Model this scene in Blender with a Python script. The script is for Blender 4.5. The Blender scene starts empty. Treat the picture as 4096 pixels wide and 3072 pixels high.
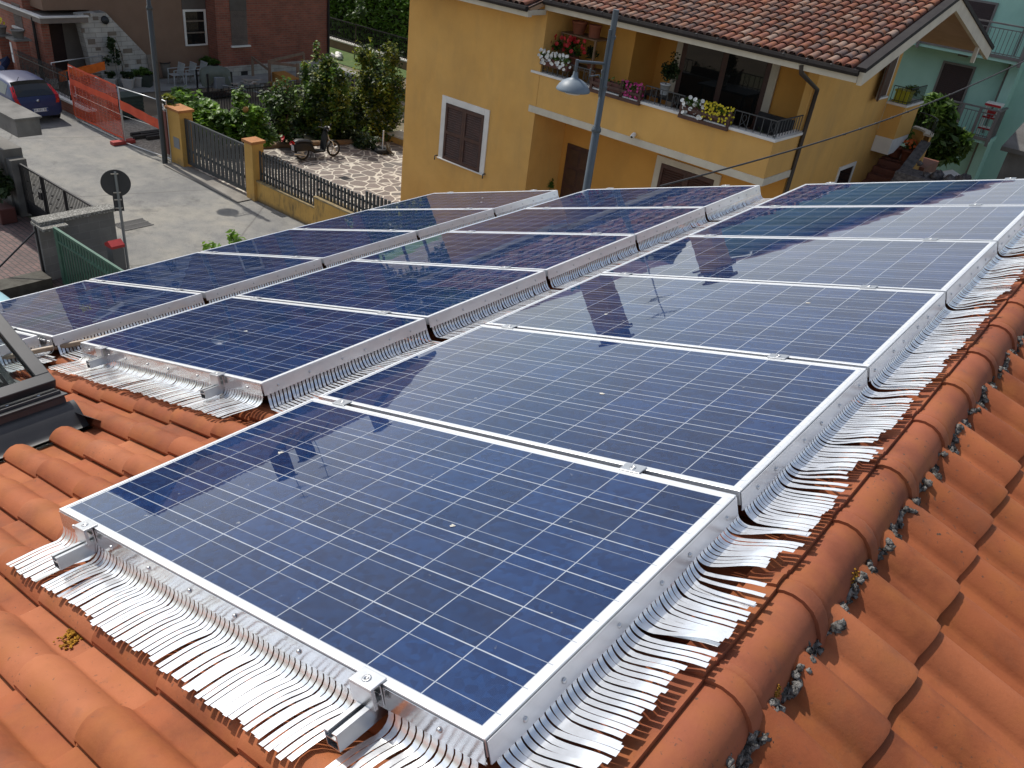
import bpy, math, random
import numpy as np
from mathutils import Vector, Matrix
random.seed(7); RNG = np.random.default_rng(7)
S = bpy.context.scene
COL = S.collection
R = math.radians

# ------------------------------------------------------------------ camera
CX = Vector((0.7656027, 0.6328613, 0.1154954))     # right
CD = Vector((0.4064253, -0.3366593, -0.8493992))   # image down
CF = Vector((-0.4986692, 0.6972426, -0.5149581))   # forward
CP = Vector((2.1982167, -0.7617229, 1.8108408))
FPX = 3290.85                                        # focal length in pixels of a 4096 px wide frame
cam = bpy.data.cameras.new('camera'); camo = bpy.data.objects.new('camera', cam); COL.objects.link(camo)
camo.matrix_world = Matrix(((CX.x, -CD.x, -CF.x, CP.x), (CX.y, -CD.y, -CF.y, CP.y), (CX.z, -CD.z, -CF.z, CP.z), (0, 0, 0, 1)))
cam.sensor_width = 36; cam.lens = 36*FPX/4096; cam.clip_end = 3000; cam.clip_start = 0.05
S.camera = camo

# ------------------------------------------------------------------ light
SUN_EL, SUN_AZ = 51.0, 3.3        # elevation; light heads along +X turned SUN_AZ degrees towards -Y
w = bpy.data.worlds.new('World'); S.world = w; w.use_nodes = True
nt = w.node_tree; bg = nt.nodes['Background']
sky = nt.nodes.new('ShaderNodeTexSky'); sky.sky_type = 'NISHITA'; sky.sun_disc = False
sky.sun_elevation = R(SUN_EL); sky.altitude = 200; sky.air_density = 1.0; sky.dust_density = 1.6; sky.ozone_density = 0.6
Ld = Vector((math.cos(R(SUN_AZ))*math.cos(R(SUN_EL)), -math.sin(R(SUN_AZ))*math.cos(R(SUN_EL)), -math.sin(R(SUN_EL))))
sky.sun_rotation = math.atan2(-Ld.x, -Ld.y)
bw = nt.nodes.new('ShaderNodeRGBToBW'); nt.links.new(sky.outputs[0], bw.inputs[0])
tc_ = nt.nodes.new('ShaderNodeTexCoord'); cn = nt.nodes.new('ShaderNodeTexNoise'); cn.inputs['Scale'].default_value = 3.2; cn.inputs['Detail'].default_value = 7; nt.links.new(tc_.outputs['Generated'], cn.inputs['Vector'])
cr0 = nt.nodes.new('ShaderNodeMapRange'); cr0.inputs[1].default_value = .42; cr0.inputs[2].default_value = .62; cr0.inputs[3].default_value = .25; cr0.inputs[4].default_value = .8; nt.links.new(cn.outputs['Fac'], cr0.inputs[0])   # thin cloud veil: greyer sky in soft patches
mxs = nt.nodes.new('ShaderNodeMix'); mxs.data_type = 'RGBA'; nt.links.new(cr0.outputs[0], mxs.inputs[0]); nt.links.new(sky.outputs[0], mxs.inputs[6]); nt.links.new(bw.outputs[0], mxs.inputs[7])
nt.links.new(mxs.outputs[2], bg.inputs[0]); bg.inputs[1].default_value = 0.15
sl = bpy.data.lights.new('sun', 'SUN'); sl.energy = 3.3; sl.angle = R(0.53); sl.color = (1.0, 0.95, 0.87)
so = bpy.data.objects.new('sun', sl); COL.objects.link(so); so.location = (-30, 0, 40)
so.rotation_euler = Ld.to_track_quat('-Z', 'Y').to_euler()
S.view_settings.view_transform = 'Standard'; S.view_settings.look = 'None'; S.view_settings.exposure = 0.34
S.cycles.max_bounces = 8

# ------------------------------------------------------------------ measuring helpers: pixel of the 4096x3072 photo -> point on a plane
def ray(q): return (CX*((q[0]-2048)/FPX) + CD*((q[1]-1536)/FPX) + CF)
def wx(q, x): d = ray(q); return CP + d*((x-CP.x)/d.x)
def wy(q, y): d = ray(q); return CP + d*((y-CP.y)/d.y)
def wz(q, z): d = ray(q); return CP + d*((z-CP.z)/d.z)
G = -7.4
PITCH = R(17.65); CPi, SPi = math.cos(PITCH), math.sin(PITCH)
def uvn(u, v, n=0.0): return Vector((u*CPi - n*SPi, v, u*SPi + n*CPi))
HD = Vector((0.99948768, -0.03200589, 0)); HN = Vector((0.03200589, 0.99948768, 0)); HO = Vector((0, 17, 0))
def hs(a, b, z): return HO + HD*a + HN*b + Vector((0, 0, z))          # yellow house frame
def hb(q, b): d = ray(q); return CP + d*((b-(CP-HO).dot(HN))/d.dot(HN))
def ha(q, a): d = ray(q); return CP + d*((a-(CP-HO).dot(HD))/d.dot(HD))

# ------------------------------------------------------------------ mesh building
class MB:
    def __init__(s): s.v = []; s.f = []; s.r = []; s.smooth = []
    def add(s, vs, fs, rnd=0.0, smooth=False):
        o = len(s.v); s.v.extend([tuple(x) for x in vs])
        for f in fs: s.f.append(tuple(i+o for i in f)); s.r.append(rnd); s.smooth.append(smooth)
        return s
    def box(s, lo, hi, fr=None, rnd=0.0):
        (x0, y0, z0), (x1, y1, z1) = lo, hi
        vs = [(x0,y0,z0),(x1,y0,z0),(x1,y1,z0),(x0,y1,z0),(x0,y0,z1),(x1,y0,z1),(x1,y1,z1),(x0,y1,z1)]
        if fr: vs = [fr(*p) for p in vs]
        return s.add(vs, [(0,3,2,1),(4,5,6,7),(0,1,5,4),(1,2,6,5),(2,3,7,6),(3,0,4,7)], rnd)
    def bar(s, a, b, wdt, hgt=None, up=(0,0,1), rnd=0.0):
        a = Vector(a); b = Vector(b); d = (b-a).normalized(); up = Vector(up)
        if abs(d.dot(up)) > .97: up = Vector((1,0,0)) if abs(d.x) < .9 else Vector((0,1,0))
        x = d.cross(up).normalized()*(wdt/2); y = x.cross(d).normalized()*((hgt or wdt)/2)
        vs = [p + sx*x + sy*y for p in (a, b) for sx, sy in ((-1,-1),(1,-1),(1,1),(-1,1))]
        return s.add(vs, [(3,2,1,0),(4,5,6,7),(0,1,5,4),(1,2,6,5),(2,3,7,6),(3,0,4,7)], rnd)
    def tube(s, pts, rad, n=10, cap=True, rnd=0.0):
        pts = [Vector(p) for p in pts]; k = len(pts); rads = rad if isinstance(rad, (list, tuple)) else [rad]*k
        vs = []; prev = None
        for i, p in enumerate(pts):
            d = (pts[min(i+1,k-1)] - pts[max(i-1,0)]).normalized()
            if prev is None:
                t = Vector((0,0,1)) if abs(d.z) < .9 else Vector((1,0,0)); x = d.cross(t).normalized()
            else:
                x = (prev - d*prev.dot(d)).normalized()
            prev = x; y = d.cross(x)
            for j in range(n):
                an = 2*math.pi*j/n; vs.append(p + (x*math.cos(an) + y*math.sin(an))*rads[i])
        fs = [(i*n+j, i*n+(j+1)%n, (i+1)*n+(j+1)%n, (i+1)*n+j) for i in range(k-1) for j in range(n)]
        s.add(vs, fs, rnd, True)
        if cap: s.add(vs[:n], [tuple(range(n-1,-1,-1))], rnd); s.add(vs[-n:], [tuple(range(n))], rnd)
        return s
    def lathe(s, c, prof, n=20, ax=None, rnd=0.0, smooth=True):
        c = Vector(c); vs = []
        q = Vector((0,0,1)).rotation_difference(Vector(ax)) if ax else None
        for r, z in prof:
            for j in range(n):
                p = Vector((r*math.cos(2*math.pi*j/n), r*math.sin(2*math.pi*j/n), z))
                vs.append(c + (q @ p if q else p))
        m = len(prof)
        fs = [(i*n+j, i*n+(j+1)%n, (i+1)*n+(j+1)%n, (i+1)*n+j) for i in range(m-1) for j in range(n)]
        s.add(vs, fs, rnd, smooth)
        s.add(vs[:n], [tuple(range(n-1,-1,-1))], rnd); s.add(vs[-n:], [tuple(range(n))], rnd)
        return s
    def prism(s, poly, off, rnd=0.0):                    # planar polygon (list of points) pushed along off
        p = [Vector(x) for x in poly]; o = Vector(off); n = len(p)
        nrm = Vector((0,0,0))
        for i in range(n): nrm += p[i].cross(p[(i+1)%n])
        if nrm.dot(o) > 0: p = p[::-1]
        vs = p + [x+o for x in p]
        return s.add(vs, [tuple(range(n)), tuple(range(2*n-1, n-1, -1))] + [(i, i+n, (i+1)%n+n, (i+1)%n) for i in range(n)], rnd)
    def grid(s, fn, nu, nv, rnd=0.0, smooth=True):
        vs = [fn(i/nu, j/nv) for i in range(nu+1) for j in range(nv+1)]
        return s.add(vs, [(i*(nv+1)+j, (i+1)*(nv+1)+j, (i+1)*(nv+1)+j+1, i*(nv+1)+j+1) for i in range(nu) for j in range(nv)], rnd, smooth)
    def leaves(s, cs, size, flat=0.35, ln=1.6, cup=0.25, rng=RNG, size_var=.5):
        cs = np.asarray(cs, float); n = len(cs)
        nr = rng.normal(size=(n,3)); nr[:,2] = np.abs(nr[:,2]) + flat*2; nr /= np.linalg.norm(nr, axis=1)[:,None]
        t = rng.normal(size=(n,3)); t -= nr*np.sum(t*nr, axis=1)[:,None]; t /= np.linalg.norm(t, axis=1)[:,None]
        b = np.cross(nr, t); sz = size*(1 + size_var*(rng.random(n)-.5))[:,None]
        p0 = cs - t*sz*ln/2; p2 = cs + t*sz*ln/2
        p1 = cs + b*sz/2 + nr*sz*cup*.5 ; p3 = cs - b*sz/2 + nr*sz*cup*.5
        V = np.stack([p0,p1,p2,p3], 1).reshape(-1,3); o = len(s.v)
        s.v.extend(map(tuple, V)); rr = rng.random(n)
        for i in range(n):
            k = o+4*i; s.f.append((k,k+1,k+2,k+3)); s.r.append(float(rr[i])); s.smooth.append(False)
        return s
    def build(s, name, mat, parent=None, origin=None, bevel=0.0, frame=None):
        me = bpy.data.meshes.new(name)
        o = Vector(origin) if origin is not None else (parent_world(parent) if parent is not None and frame is None else Vector((0,0,0)))
        V = np.array(s.v, dtype=np.float32).reshape(-1,3)
        if frame is None: V = V - np.array(o, dtype=np.float32)
        F = s.f; tot = np.array([len(f) for f in F], dtype=np.int32); st = np.zeros(len(F), dtype=np.int32)
        st[1:] = np.cumsum(tot)[:-1]; idx = np.fromiter((i for f in F for i in f), dtype=np.int32)
        me.vertices.add(len(V)); me.vertices.foreach_set('co', V.ravel())
        me.loops.add(len(idx)); me.loops.foreach_set('vertex_index', idx)
        me.polygons.add(len(F)); me.polygons.foreach_set('loop_start', st); me.polygons.foreach_set('loop_total', tot)
        me.polygons.foreach_set('use_smooth', np.array(s.smooth, dtype=bool))
        me.update(calc_edges=True); me.validate()
        if any(s.r) and len(me.polygons) == len(s.r):
            at = me.attributes.new('rnd', 'FLOAT', 'FACE'); at.data.foreach_set('value', np.array(s.r, dtype=np.float32))
        me.materials.append(mat)
        ob = bpy.data.objects.new(name, me); COL.objects.link(ob)
        if parent is not None: ob.parent = parent
        elif frame is None: ob.location = o
        if bevel:
            m = ob.modifiers.new('bevel', 'BEVEL'); m.width = bevel; m.segments = 2; m.limit_method = 'ANGLE'; m.angle_limit = R(40)
        return ob
def parent_world(p):
    v = Vector((0,0,0))
    while p is not None: v += p.location; p = p.parent
    return v
def solo_each(name, fns, m, parent, bevel=0.0):
    return [fn(MB()).build(name, m, parent, bevel=bevel) for fn in fns]
def tag(o, label=None, cat=None, group=None, kind=None):
    if label: o['label'] = label
    if cat: o['category'] = cat
    if group: o['group'] = group
    if kind: o['kind'] = kind
    return o
def thing(name, label, cat, loc=(0,0,0), group=None):
    o = bpy.data.objects.new(name, None); COL.objects.link(o); o.location = loc; o.empty_display_size = .1
    return tag(o, label, cat, group)
def copy_tree(o, parent=None):
    c = o.copy(); COL.objects.link(c); c.parent = parent
    for ch in [x for x in bpy.data.objects if x.parent == o]: copy_tree(ch, c)
    return c

# ------------------------------------------------------------------ materials
def _m(name):
    m = bpy.data.materials.new(name); m.use_nodes = True; n = m.node_tree; return m, n, n.nodes['Principled BSDF']
def _noise(n, scale, detail=4, rough=.55, coord='Object', vec=None):
    t = n.nodes.new('ShaderNodeTexNoise'); t.inputs['Scale'].default_value = scale; t.inputs['Detail'].default_value = detail; t.inputs['Roughness'].default_value = rough
    if vec is None:
        tc = n.nodes.new('ShaderNodeTexCoord'); vec = tc.outputs[coord]
    n.links.new(vec, t.inputs['Vector']); return t
def _ramp(n, fac, stops):
    r = n.nodes.new('ShaderNodeValToRGB'); e = r.color_ramp.elements
    while len(e) < len(stops): e.new(.5)
    for k, (p, c) in enumerate(stops): e[k].position = p; e[k].color = (*c, 1) if len(c) == 3 else c
    n.links.new(fac, r.inputs['Fac']); return r
def _mix(n, fac, a, b, mode='MIX'):
    x = n.nodes.new('ShaderNodeMix'); x.data_type = 'RGBA'; x.blend_type = mode
    for s_, v in ((x.inputs[0], fac), (x.inputs[6], a), (x.inputs[7], b)):
        if hasattr(v, 'is_linked'): n.links.new(v, s_)
        elif isinstance(v, (int, float)): s_.default_value = v
        else: s_.default_value = (*v, 1)
    return x.outputs[2]
def _math(n, op, a, b=None, c=None):
    x = n.nodes.new('ShaderNodeMath'); x.operation = op
    for k, v in enumerate((a, b, c)):
        if v is None: continue
        if hasattr(v, 'is_linked'): n.links.new(v, x.inputs[k])
        else: x.inputs[k].default_value = v
    return x.outputs[0]
def _bump(n, b, h, strength=.3, dist=.01):
    x = n.nodes.new('ShaderNodeBump'); x.inputs['Strength'].default_value = strength; x.inputs['Distance'].default_value = dist
    n.links.new(h, x.inputs['Height']); n.links.new(x.outputs[0], b.inputs['Normal'])
MC = {}
def mat(name, c1, c2=None, scale=3.0, rough=.7, metal=0.0, bump=0.0, bscale=None, c3=None, s3=.6, rndv=0.0, spec=None, lo=.35, hi=.65):
    """plain surface: two mottled tones, an optional third stain tone at a larger scale, optional fine bump"""
    if name in MC: return MC[name]
    m, n, b = _m(name); c2 = c2 or tuple(x*.8 for x in c1)
    t = _noise(n, scale, 6); r = _ramp(n, t.outputs['Fac'], [(lo, c1), (hi, c2)]); out = r.outputs[0]
    if c3:
        t3 = _noise(n, s3, 5, .65); f3 = _ramp(n, t3.outputs['Fac'], [(.52, (0,0,0)), (.72, (1,1,1))])
        out = _mix(n, f3.outputs[0], out, c3)
    if rndv:
        a = n.nodes.new('ShaderNodeAttribute'); a.attribute_name = 'rnd'
        f = _math(n, 'MULTIPLY_ADD', a.outputs['Fac'], 2*rndv, 1-rndv)
        out = _mix(n, 1.0, out, f, 'MULTIPLY')
    n.links.new(out, b.inputs['Base Color'])
    b.inputs['Roughness'].default_value = rough; b.inputs['Metallic'].default_value = metal
    if spec is not None: b.inputs['Specular IOR Level'].default_value = spec
    if bump:
        tb = _noise(n, bscale or scale*8, 4); _bump(n, b, tb.outputs['Fac'], bump, .01)
    MC[name] = m; return m
def leafmat(name, dark, light, rough=.5, trans=.25):
    rough = max(rough, .5); trans += .08
    if name in MC: return MC[name]
    m, n, b = _m(name); a = n.nodes.new('ShaderNodeAttribute'); a.attribute_name = 'rnd'
    r = _ramp(n, a.outputs['Fac'], [(0, dark), (1, light)]); t = _noise(n, 1.3, 3)
    r2 = _ramp(n, t.outputs['Fac'], [(.35, (.55,.6,.5)), (.65, (1,1,1))])
    col = _mix(n, 1.0, r.outputs[0], r2.outputs[0], 'MULTIPLY')
    n.links.new(col, b.inputs['Base Color']); b.inputs['Roughness'].default_value = rough
    tr = n.nodes.new('ShaderNodeBsdfTranslucent'); n.links.new(col, tr.inputs[0])
    mx = n.nodes.new('ShaderNodeMixShader'); mx.inputs[0].default_value = trans
    n.links.new(b.outputs[0], mx.inputs[1]); n.links.new(tr.outputs[0], mx.inputs[2])
    n.links.new(mx.outputs[0], n.nodes['Material Output'].inputs[0]); MC[name] = m; return m
def brickmat(name, c1, c2, mortar, bw, bh, ms=.012, axis='YZ', bump=.5, rough=.85, bias=0.0):
    if name in MC: return MC[name]
    m, n, b = _m(name); tc = n.nodes.new('ShaderNodeTexCoord'); sp = n.nodes.new('ShaderNodeSeparateXYZ'); n.links.new(tc.outputs['Object'], sp.inputs[0])
    cb = n.nodes.new('ShaderNodeCombineXYZ')
    if axis == 'XYZ': h = _math(n, 'ADD', sp.outputs[0], sp.outputs[1])
    else: h = sp.outputs['XYZ'.index(axis[0])]
    n.links.new(h, cb.inputs[0]); n.links.new(sp.outputs['XYZ'.index(axis[-1])], cb.inputs[1])
    t = n.nodes.new('ShaderNodeTexBrick'); n.links.new(cb.outputs[0], t.inputs['Vector'])
    t.inputs['Color1'].default_value = (*c1,1); t.inputs['Color2'].default_value = (*c2,1); t.inputs['Mortar'].default_value = (*mortar,1)
    t.inputs['Scale'].default_value = 1; t.inputs['Mortar Size'].default_value = ms; t.inputs['Brick Width'].default_value = bw; t.inputs['Row Height'].default_value = bh; t.inputs['Bias'].default_value = bias
    ns = _noise(n, 2.0, 6); rr = _ramp(n, ns.outputs['Fac'], [(.3, (.75,.75,.75)), (.7, (1.1,1.1,1.1))])
    n.links.new(_mix(n, 1.0, t.outputs['Color'], rr.outputs[0], 'MULTIPLY'), b.inputs['Base Color'])
    b.inputs['Roughness'].default_value = rough
    inv = _math(n, 'SUBTRACT', 1.0, t.outputs['Fac']); _bump(n, b, inv, bump, .01); MC[name] = m; return m

def rendermat(name, c1, c2, stain, fac=.35):
    m, n, b = _m(name); tc = n.nodes.new('ShaderNodeTexCoord')
    t = _noise(n, 1.1, 7, .6); r = _ramp(n, t.outputs['Fac'], [(.34, c1), (.66, c2)])
    mp = n.nodes.new('ShaderNodeMapping'); mp.inputs['Scale'].default_value = (2.2, 2.2, .5); n.links.new(tc.outputs['Object'], mp.inputs[0]); s = _noise(n, 1.0, 6, .65, vec=mp.outputs[0])
    fs = _ramp(n, s.outputs['Fac'], [(.48, (0,0,0)), (.70, (1,1,1))]); c = _mix(n, _math(n, 'MULTIPLY', fs.outputs[0], fac), r.outputs[0], stain)
    t3 = _noise(n, .35, 6, .6); f3 = _ramp(n, t3.outputs['Fac'], [(.47, (0,0,0)), (.62, (1,1,1))]); c = _mix(n, _math(n, 'MULTIPLY', f3.outputs[0], fac), c, stain)
    n.links.new(c, b.inputs['Base Color']); b.inputs['Roughness'].default_value = .93; b.inputs['Specular IOR Level'].default_value = .2
    tb = _noise(n, 45, 5, .7); _bump(n, b, tb.outputs['Fac'], .45, .012); return m
M_alu = None
def metalmat(name, col, rough, bump=0.0, bs=(30,30,30), metal=1.0, aniso=0.0):
    if name in MC: return MC[name]
    m, n, b = _m(name); tc = n.nodes.new('ShaderNodeTexCoord'); mp = n.nodes.new('ShaderNodeMapping'); mp.inputs['Scale'].default_value = bs
    n.links.new(tc.outputs['Object'], mp.inputs[0]); t = _noise(n, 1.0, 4, .5, vec=mp.outputs[0])
    r = _ramp(n, t.outputs['Fac'], [(.3, tuple(x*.9 for x in col)), (.7, col)]); n.links.new(r.outputs[0], b.inputs['Base Color'])
    b.inputs['Metallic'].default_value = metal; b.inputs['Roughness'].default_value = rough
    if bump: _bump(n, b, t.outputs['Fac'], bump, .004)
    MC[name] = m; return m
M_frame = metalmat('anodised_aluminium', (.86,.87,.88), .38, 0.05, (60,60,60), .75)
M_flash = metalmat('rolled_aluminium_sheet', (.80,.80,.81), .30, 0.35, (9,9,22), .55)
M_flash2 = metalmat('rolled_aluminium_front', (.74,.74,.75), .17, 0.28, (5,6,26), .9)
M_strip = metalmat('cut_aluminium_strips', (.90,.91,.92), .24, 0.12, (40,40,40), .68)
M_steel = metalmat('galvanised_steel', (.55,.56,.57), .45, 0.1, (30,30,30))
M_rail = metalmat('extruded_rail_aluminium', (.62,.63,.64), .35, 0.08, (40,40,40))
M_iron = mat('black_painted_iron', (.012,.012,.013), (.02,.02,.022), 8, .5)
M_darkgrey = mat('dark_grey_paint', (.028,.034,.038), (.04,.046,.05), 5, .45)
M_lamp = mat('grey_blue_lamp_paint', (.06,.08,.10), (.075,.095,.115), 4, .38, spec=.5)
# ------------------------------------------------------------------ tile materials
def tilemat(name, stops, dirt, speck=True, bump=.25):
    m, n, b = _m(name); a = n.nodes.new('ShaderNodeAttribute'); a.attribute_name = 'rnd'
    r = _ramp(n, a.outputs['Fac'], stops)
    t = _noise(n, 3.5, 6, .6); f = _ramp(n, t.outputs['Fac'], [(.30, (.62,.58,.56)), (.48, (1,1,1)), (.70, (1.22,1.26,1.3))])
    c = _mix(n, 1.0, r.outputs[0], f.outputs[0], 'MULTIPLY')
    t4 = _noise(n, 6.0, 5, .6); f4 = _ramp(n, t4.outputs['Fac'], [(.45, (0,0,0)), (.75, (1,1,1))])
    c = _mix(n, _math(n, 'MULTIPLY', f4.outputs[0], .6), c, (.33,.115,.028))
    t2 = _noise(n, 16, 8, .7); f2 = _ramp(n, t2.outputs['Fac'], [(.60, (0,0,0)), (.72, (1,1,1))])
    c = _mix(n, _math(n, 'MULTIPLY', f2.outputs[0], dirt), c, (.07,.055,.045))
    t7 = _noise(n, 85, 3, .5); f7 = _ramp(n, t7.outputs['Fac'], [(.66, (0,0,0)), (.70, (1,1,1))]); g7 = _noise(n, 1.7, 4, .6); h7 = _ramp(n, g7.outputs['Fac'], [(.45, (0,0,0)), (.60, (1,1,1))]); c = _mix(n, _math(n, 'MULTIPLY', _math(n, 'MULTIPLY', f7.outputs[0], h7.outputs[0]), .65), c, (.06,.045,.035))
    t8 = _noise(n, 2.4, 7, .7); f8 = _ramp(n, t8.outputs['Fac'], [(.54, (0,0,0)), (.70, (1,1,1))]); c = _mix(n, _math(n, 'MULTIPLY', f8.outputs[0], .45), c, (.14,.06,.035))
    if speck:
        t3 = n.nodes.new('ShaderNodeTexVoronoi'); t3.inputs['Scale'].default_value = 22; tc = n.nodes.new('ShaderNodeTexCoord'); n.links.new(tc.outputs['Object'], t3.inputs['Vector'])
        f3 = _ramp(n, t3.outputs['Distance'], [(.05, (1,1,1)), (.1, (0,0,0))]); g = _noise(n, 2.2, 2); g3 = _ramp(n, g.outputs['Fac'], [(.55, (0,0,0)), (.65, (1,1,1))])
        c = _mix(n, _math(n, 'MULTIPLY', f3.outputs[0], g3.outputs[0]), c, (.05,.045,.035))
    n.links.new(c, b.inputs['Base Color']); b.inputs['Roughness'].default_value = .78; b.inputs['Specular IOR Level'].default_value = .3
    tb = _noise(n, 120, 4, .6); _bump(n, b, tb.outputs['Fac'], bump, .003); return m
M_tile = tilemat('terracotta_roof_tile', [(0, (.225,.060,.021)), (.35, (.275,.077,.027)), (.7, (.305,.090,.034)), (1, (.335,.112,.047))], .25)
M_ridge = tilemat('terracotta_ridge_tile', [(0, (.20,.058,.028)), (.5, (.24,.070,.033)), (1, (.27,.082,.04))], .35)
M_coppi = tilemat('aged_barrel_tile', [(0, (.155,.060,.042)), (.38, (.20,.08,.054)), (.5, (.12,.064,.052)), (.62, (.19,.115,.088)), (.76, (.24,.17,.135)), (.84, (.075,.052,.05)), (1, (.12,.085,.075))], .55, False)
M_coppi_far = mat('old_brown_roof', (.20,.10,.07), (.13,.075,.06), 2.5, .85, bump=.5)

# ------------------------------------------------------------------ the roof we stand on
TV, TU = .193, .343
def tile_profile(wd):                              # height over the pan along the tile's width
    if wd < .128: return .021*(1-wd/.128) + .006*wd/.128 + .046*max(0.0, math.sin(math.pi*min(1.0, max(0, wd)/.128)))**.75
    return .006 - .004*min(1, (wd-.128)/.012)
WS = [0, .006, .014, .026, .042, .064, .086, .102, .114, .122, .128, .136, .15, .175, .215]
def add_tile(mb, P, u0, v0, rnd, jz, low=True):
    """one interlocking barrel-and-pan tile; P(u, v, n) maps slope coordinates to the world, u runs uphill"""
    Ls = [0, .012, .10, .22, .35, .41]
    rows = []
    rot = random.uniform(-.006, .006)
    for l in Ls:
        lift = .026*(1 - l/.41) + jz
        rows.append([P(u0+l, v0+wd+rot*(l-.2)*2, lift + tile_profile(wd)*(1.0 if l > .03 else 1.0) - (.004 if l == 0 else 0)) for wd in WS])
    nw = len(WS); vs = [p for r_ in rows for p in r_]
    fs = [(i*nw+j, (i+1)*nw+j, (i+1)*nw+j+1, i*nw+j+1) for i in range(len(Ls)-1) for j in range(nw-1)]
    mb.add(vs, fs, rnd, True)
    # lower end thickness and free side edge
    e = [P(u0, v0+wd, .026 + jz + tile_profile(wd)-.018) for wd in WS]
    mb.add(rows[0] + e, [(j, j+1, nw+j+1, nw+j) for j in range(nw-1)], rnd)
    sd = [P(u0+l, v0+rot*(l-.2)*2+.0015, .026*(1-l/.41)+jz+.0105) for l in Ls]
    mb.add([r_[0] for r_ in rows] + sd, [(j, len(Ls)+j, len(Ls)+j+1, j+1) for j in range(len(Ls)-1)], rnd)
NB = -.200                                          # the pan of the tiles lies this far under the top of the modules
UR = 1.987                                          # ridge, in slope coordinates
RP = uvn(UR, 0, -.185)
def PL(u, v, n): return uvn(u, v, NB+n)
def PR(u, v, n):                                    # far slope: u measured uphill from its own zero, ridge at u = 3.43
    d = 3.43 - u; n *= .86; return Vector((RP.x + d*CPi + n*SPi, v, RP.z - d*SPi + n*CPi))
house = thing('tiled_house', 'house in the foreground whose terracotta tiled roof carries the solar panels', 'house', (-.5, 3, G))
SKY = (-2.75, -1.30, -.42, .60)                     # roof window opening: u0, u1, v0, v1
mb = MB(); v0 = -.378 - TV*6; u0 = .195 - TU*13
for i in range(20):
    for j in range(39):
        u = u0+i*TU; v = v0+j*TV
        if u > UR-.12 or v > 5.92: continue
        if u > SKY[0]-.2 and u < SKY[1]-.12 and v > SKY[2]-.08 and v < SKY[3]-.12: continue
        add_tile(mb, PL, u, v, random.random(), random.uniform(-.003, .004))
mb.build('roof', M_tile, house)
mb = MB()
def PRm(u, v, n): return PR(u, 5.6-v, n)            # the tile form turns round with the slope
for i in range(10):
    for j in range(39):
        u = .06 + i*TU; v = -.35 + j*TV
        if u > 3.3: continue
        add_tile(mb, PRm, u, v, random.random()*.8, random.uniform(-.003, .004))
ro = mb.build('roof', M_tile, house)
# boards under the tiles, walls
mb = MB(); mb.prism([uvn(-4.25, -1.9, NB-.03), uvn(-4.25, 6.0, NB-.03), uvn(UR, 6.0, NB-.03), uvn(UR, -1.9, NB-.03)], uvn(0, 0, -.12))
mb.build('roof_deck', mat('roof_deck_boards', (.05,.035,.025), (.03,.022,.018), 3, .9), house)
mb = MB(); mb.prism([PR(0, -1.9, -.05), PR(0, 6.0, -.05), PR(3.43, 6.0, -.05), PR(3.43, -1.9, -.05)], Vector((0, 0, -.12)))
mb.build('roof_deck', MC['roof_deck_boards'], house)
mb = MB(); e0 = uvn(-4.0, 0, NB-.16); er = PR(.5, 0, -.2); pk = uvn(UR, 0, NB-.2)
mb.prism([(e0.x, -1.5, G), (er.x, -1.5, G), (er.x, -1.5, er.z), (pk.x, -1.5, pk.z), (e0.x, -1.5, e0.z)], (0, 7.3, 0))
mb.build('wall', mat('cream_render', (.55,.48,.36), (.5,.43,.32), 2, .9, bump=.2), house)
# ridge caps: flat wing on the near side, a step, then the round cap; ends overlap with a collar
def ridge_cap(v, k):
    mb = MB(); rn = random.random()
    prof = [(-.104, .056), (-.078, .068), (-.046, .084), (-.038, .087), (-.035, .074), (-.02, .082), (.0, .086), (.025, .083), (.048, .071), (.066, .051), (.08, .023), (.088, -.004), (.093, -.035)]
    secs = [(0, .009), (.012, .011), (.040, .011), (.050, .008), (.055, .003), (.062, .007), (.072, .007), (.078, .002), (.30, 0), (.355, 0), (.40, -.012)]
    def pt(x, z, l, g):
        cx, cz = -.01, 0; dx, dz = x-cx, z-cz; k_ = math.hypot(dx, dz); g = g if x > -.05 else g*.5; s_ = (k_+g)/k_
        return (RP.x + (cx+dx*s_), v + l, RP.z + (cz+dz*s_))
    ring = [[pt(x, z, l, g) for x, z in prof] for l, g in secs]
    n_ = len(prof); vs = [p for r_ in ring for p in r_]
    mb.add(vs, [(i*n_+j, i*n_+j+1, (i+1)*n_+j+1, (i+1)*n_+j) for i in range(len(secs)-1) for j in range(n_-1)], rn, True)
    lo = [pt(x, z, secs[0][0], secs[0][1]-.016) for x, z in prof]
    mb.add(ring[0] + lo, [(j+1, j, n_+j, n_+j+1) for j in range(n_-1)], rn)
    # near wing underside lip
    l1 = [r_[0] for r_ in ring]; l2 = [(p[0], p[1], p[2]-.014) for p in l1]
    mb.add(l1+l2, [(j, j+1, len(l1)+j+1, len(l1)+j) for j in range(len(l1)-1)], rn)
    o = mb.build('ridge_tile', M_ridge, house); m_ = o.modifiers.new('split', 'EDGE_SPLIT'); m_.split_angle = R(38)
for k in range(22): ridge_cap(.427 - .3535*5 + .3535*k, k)
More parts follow.
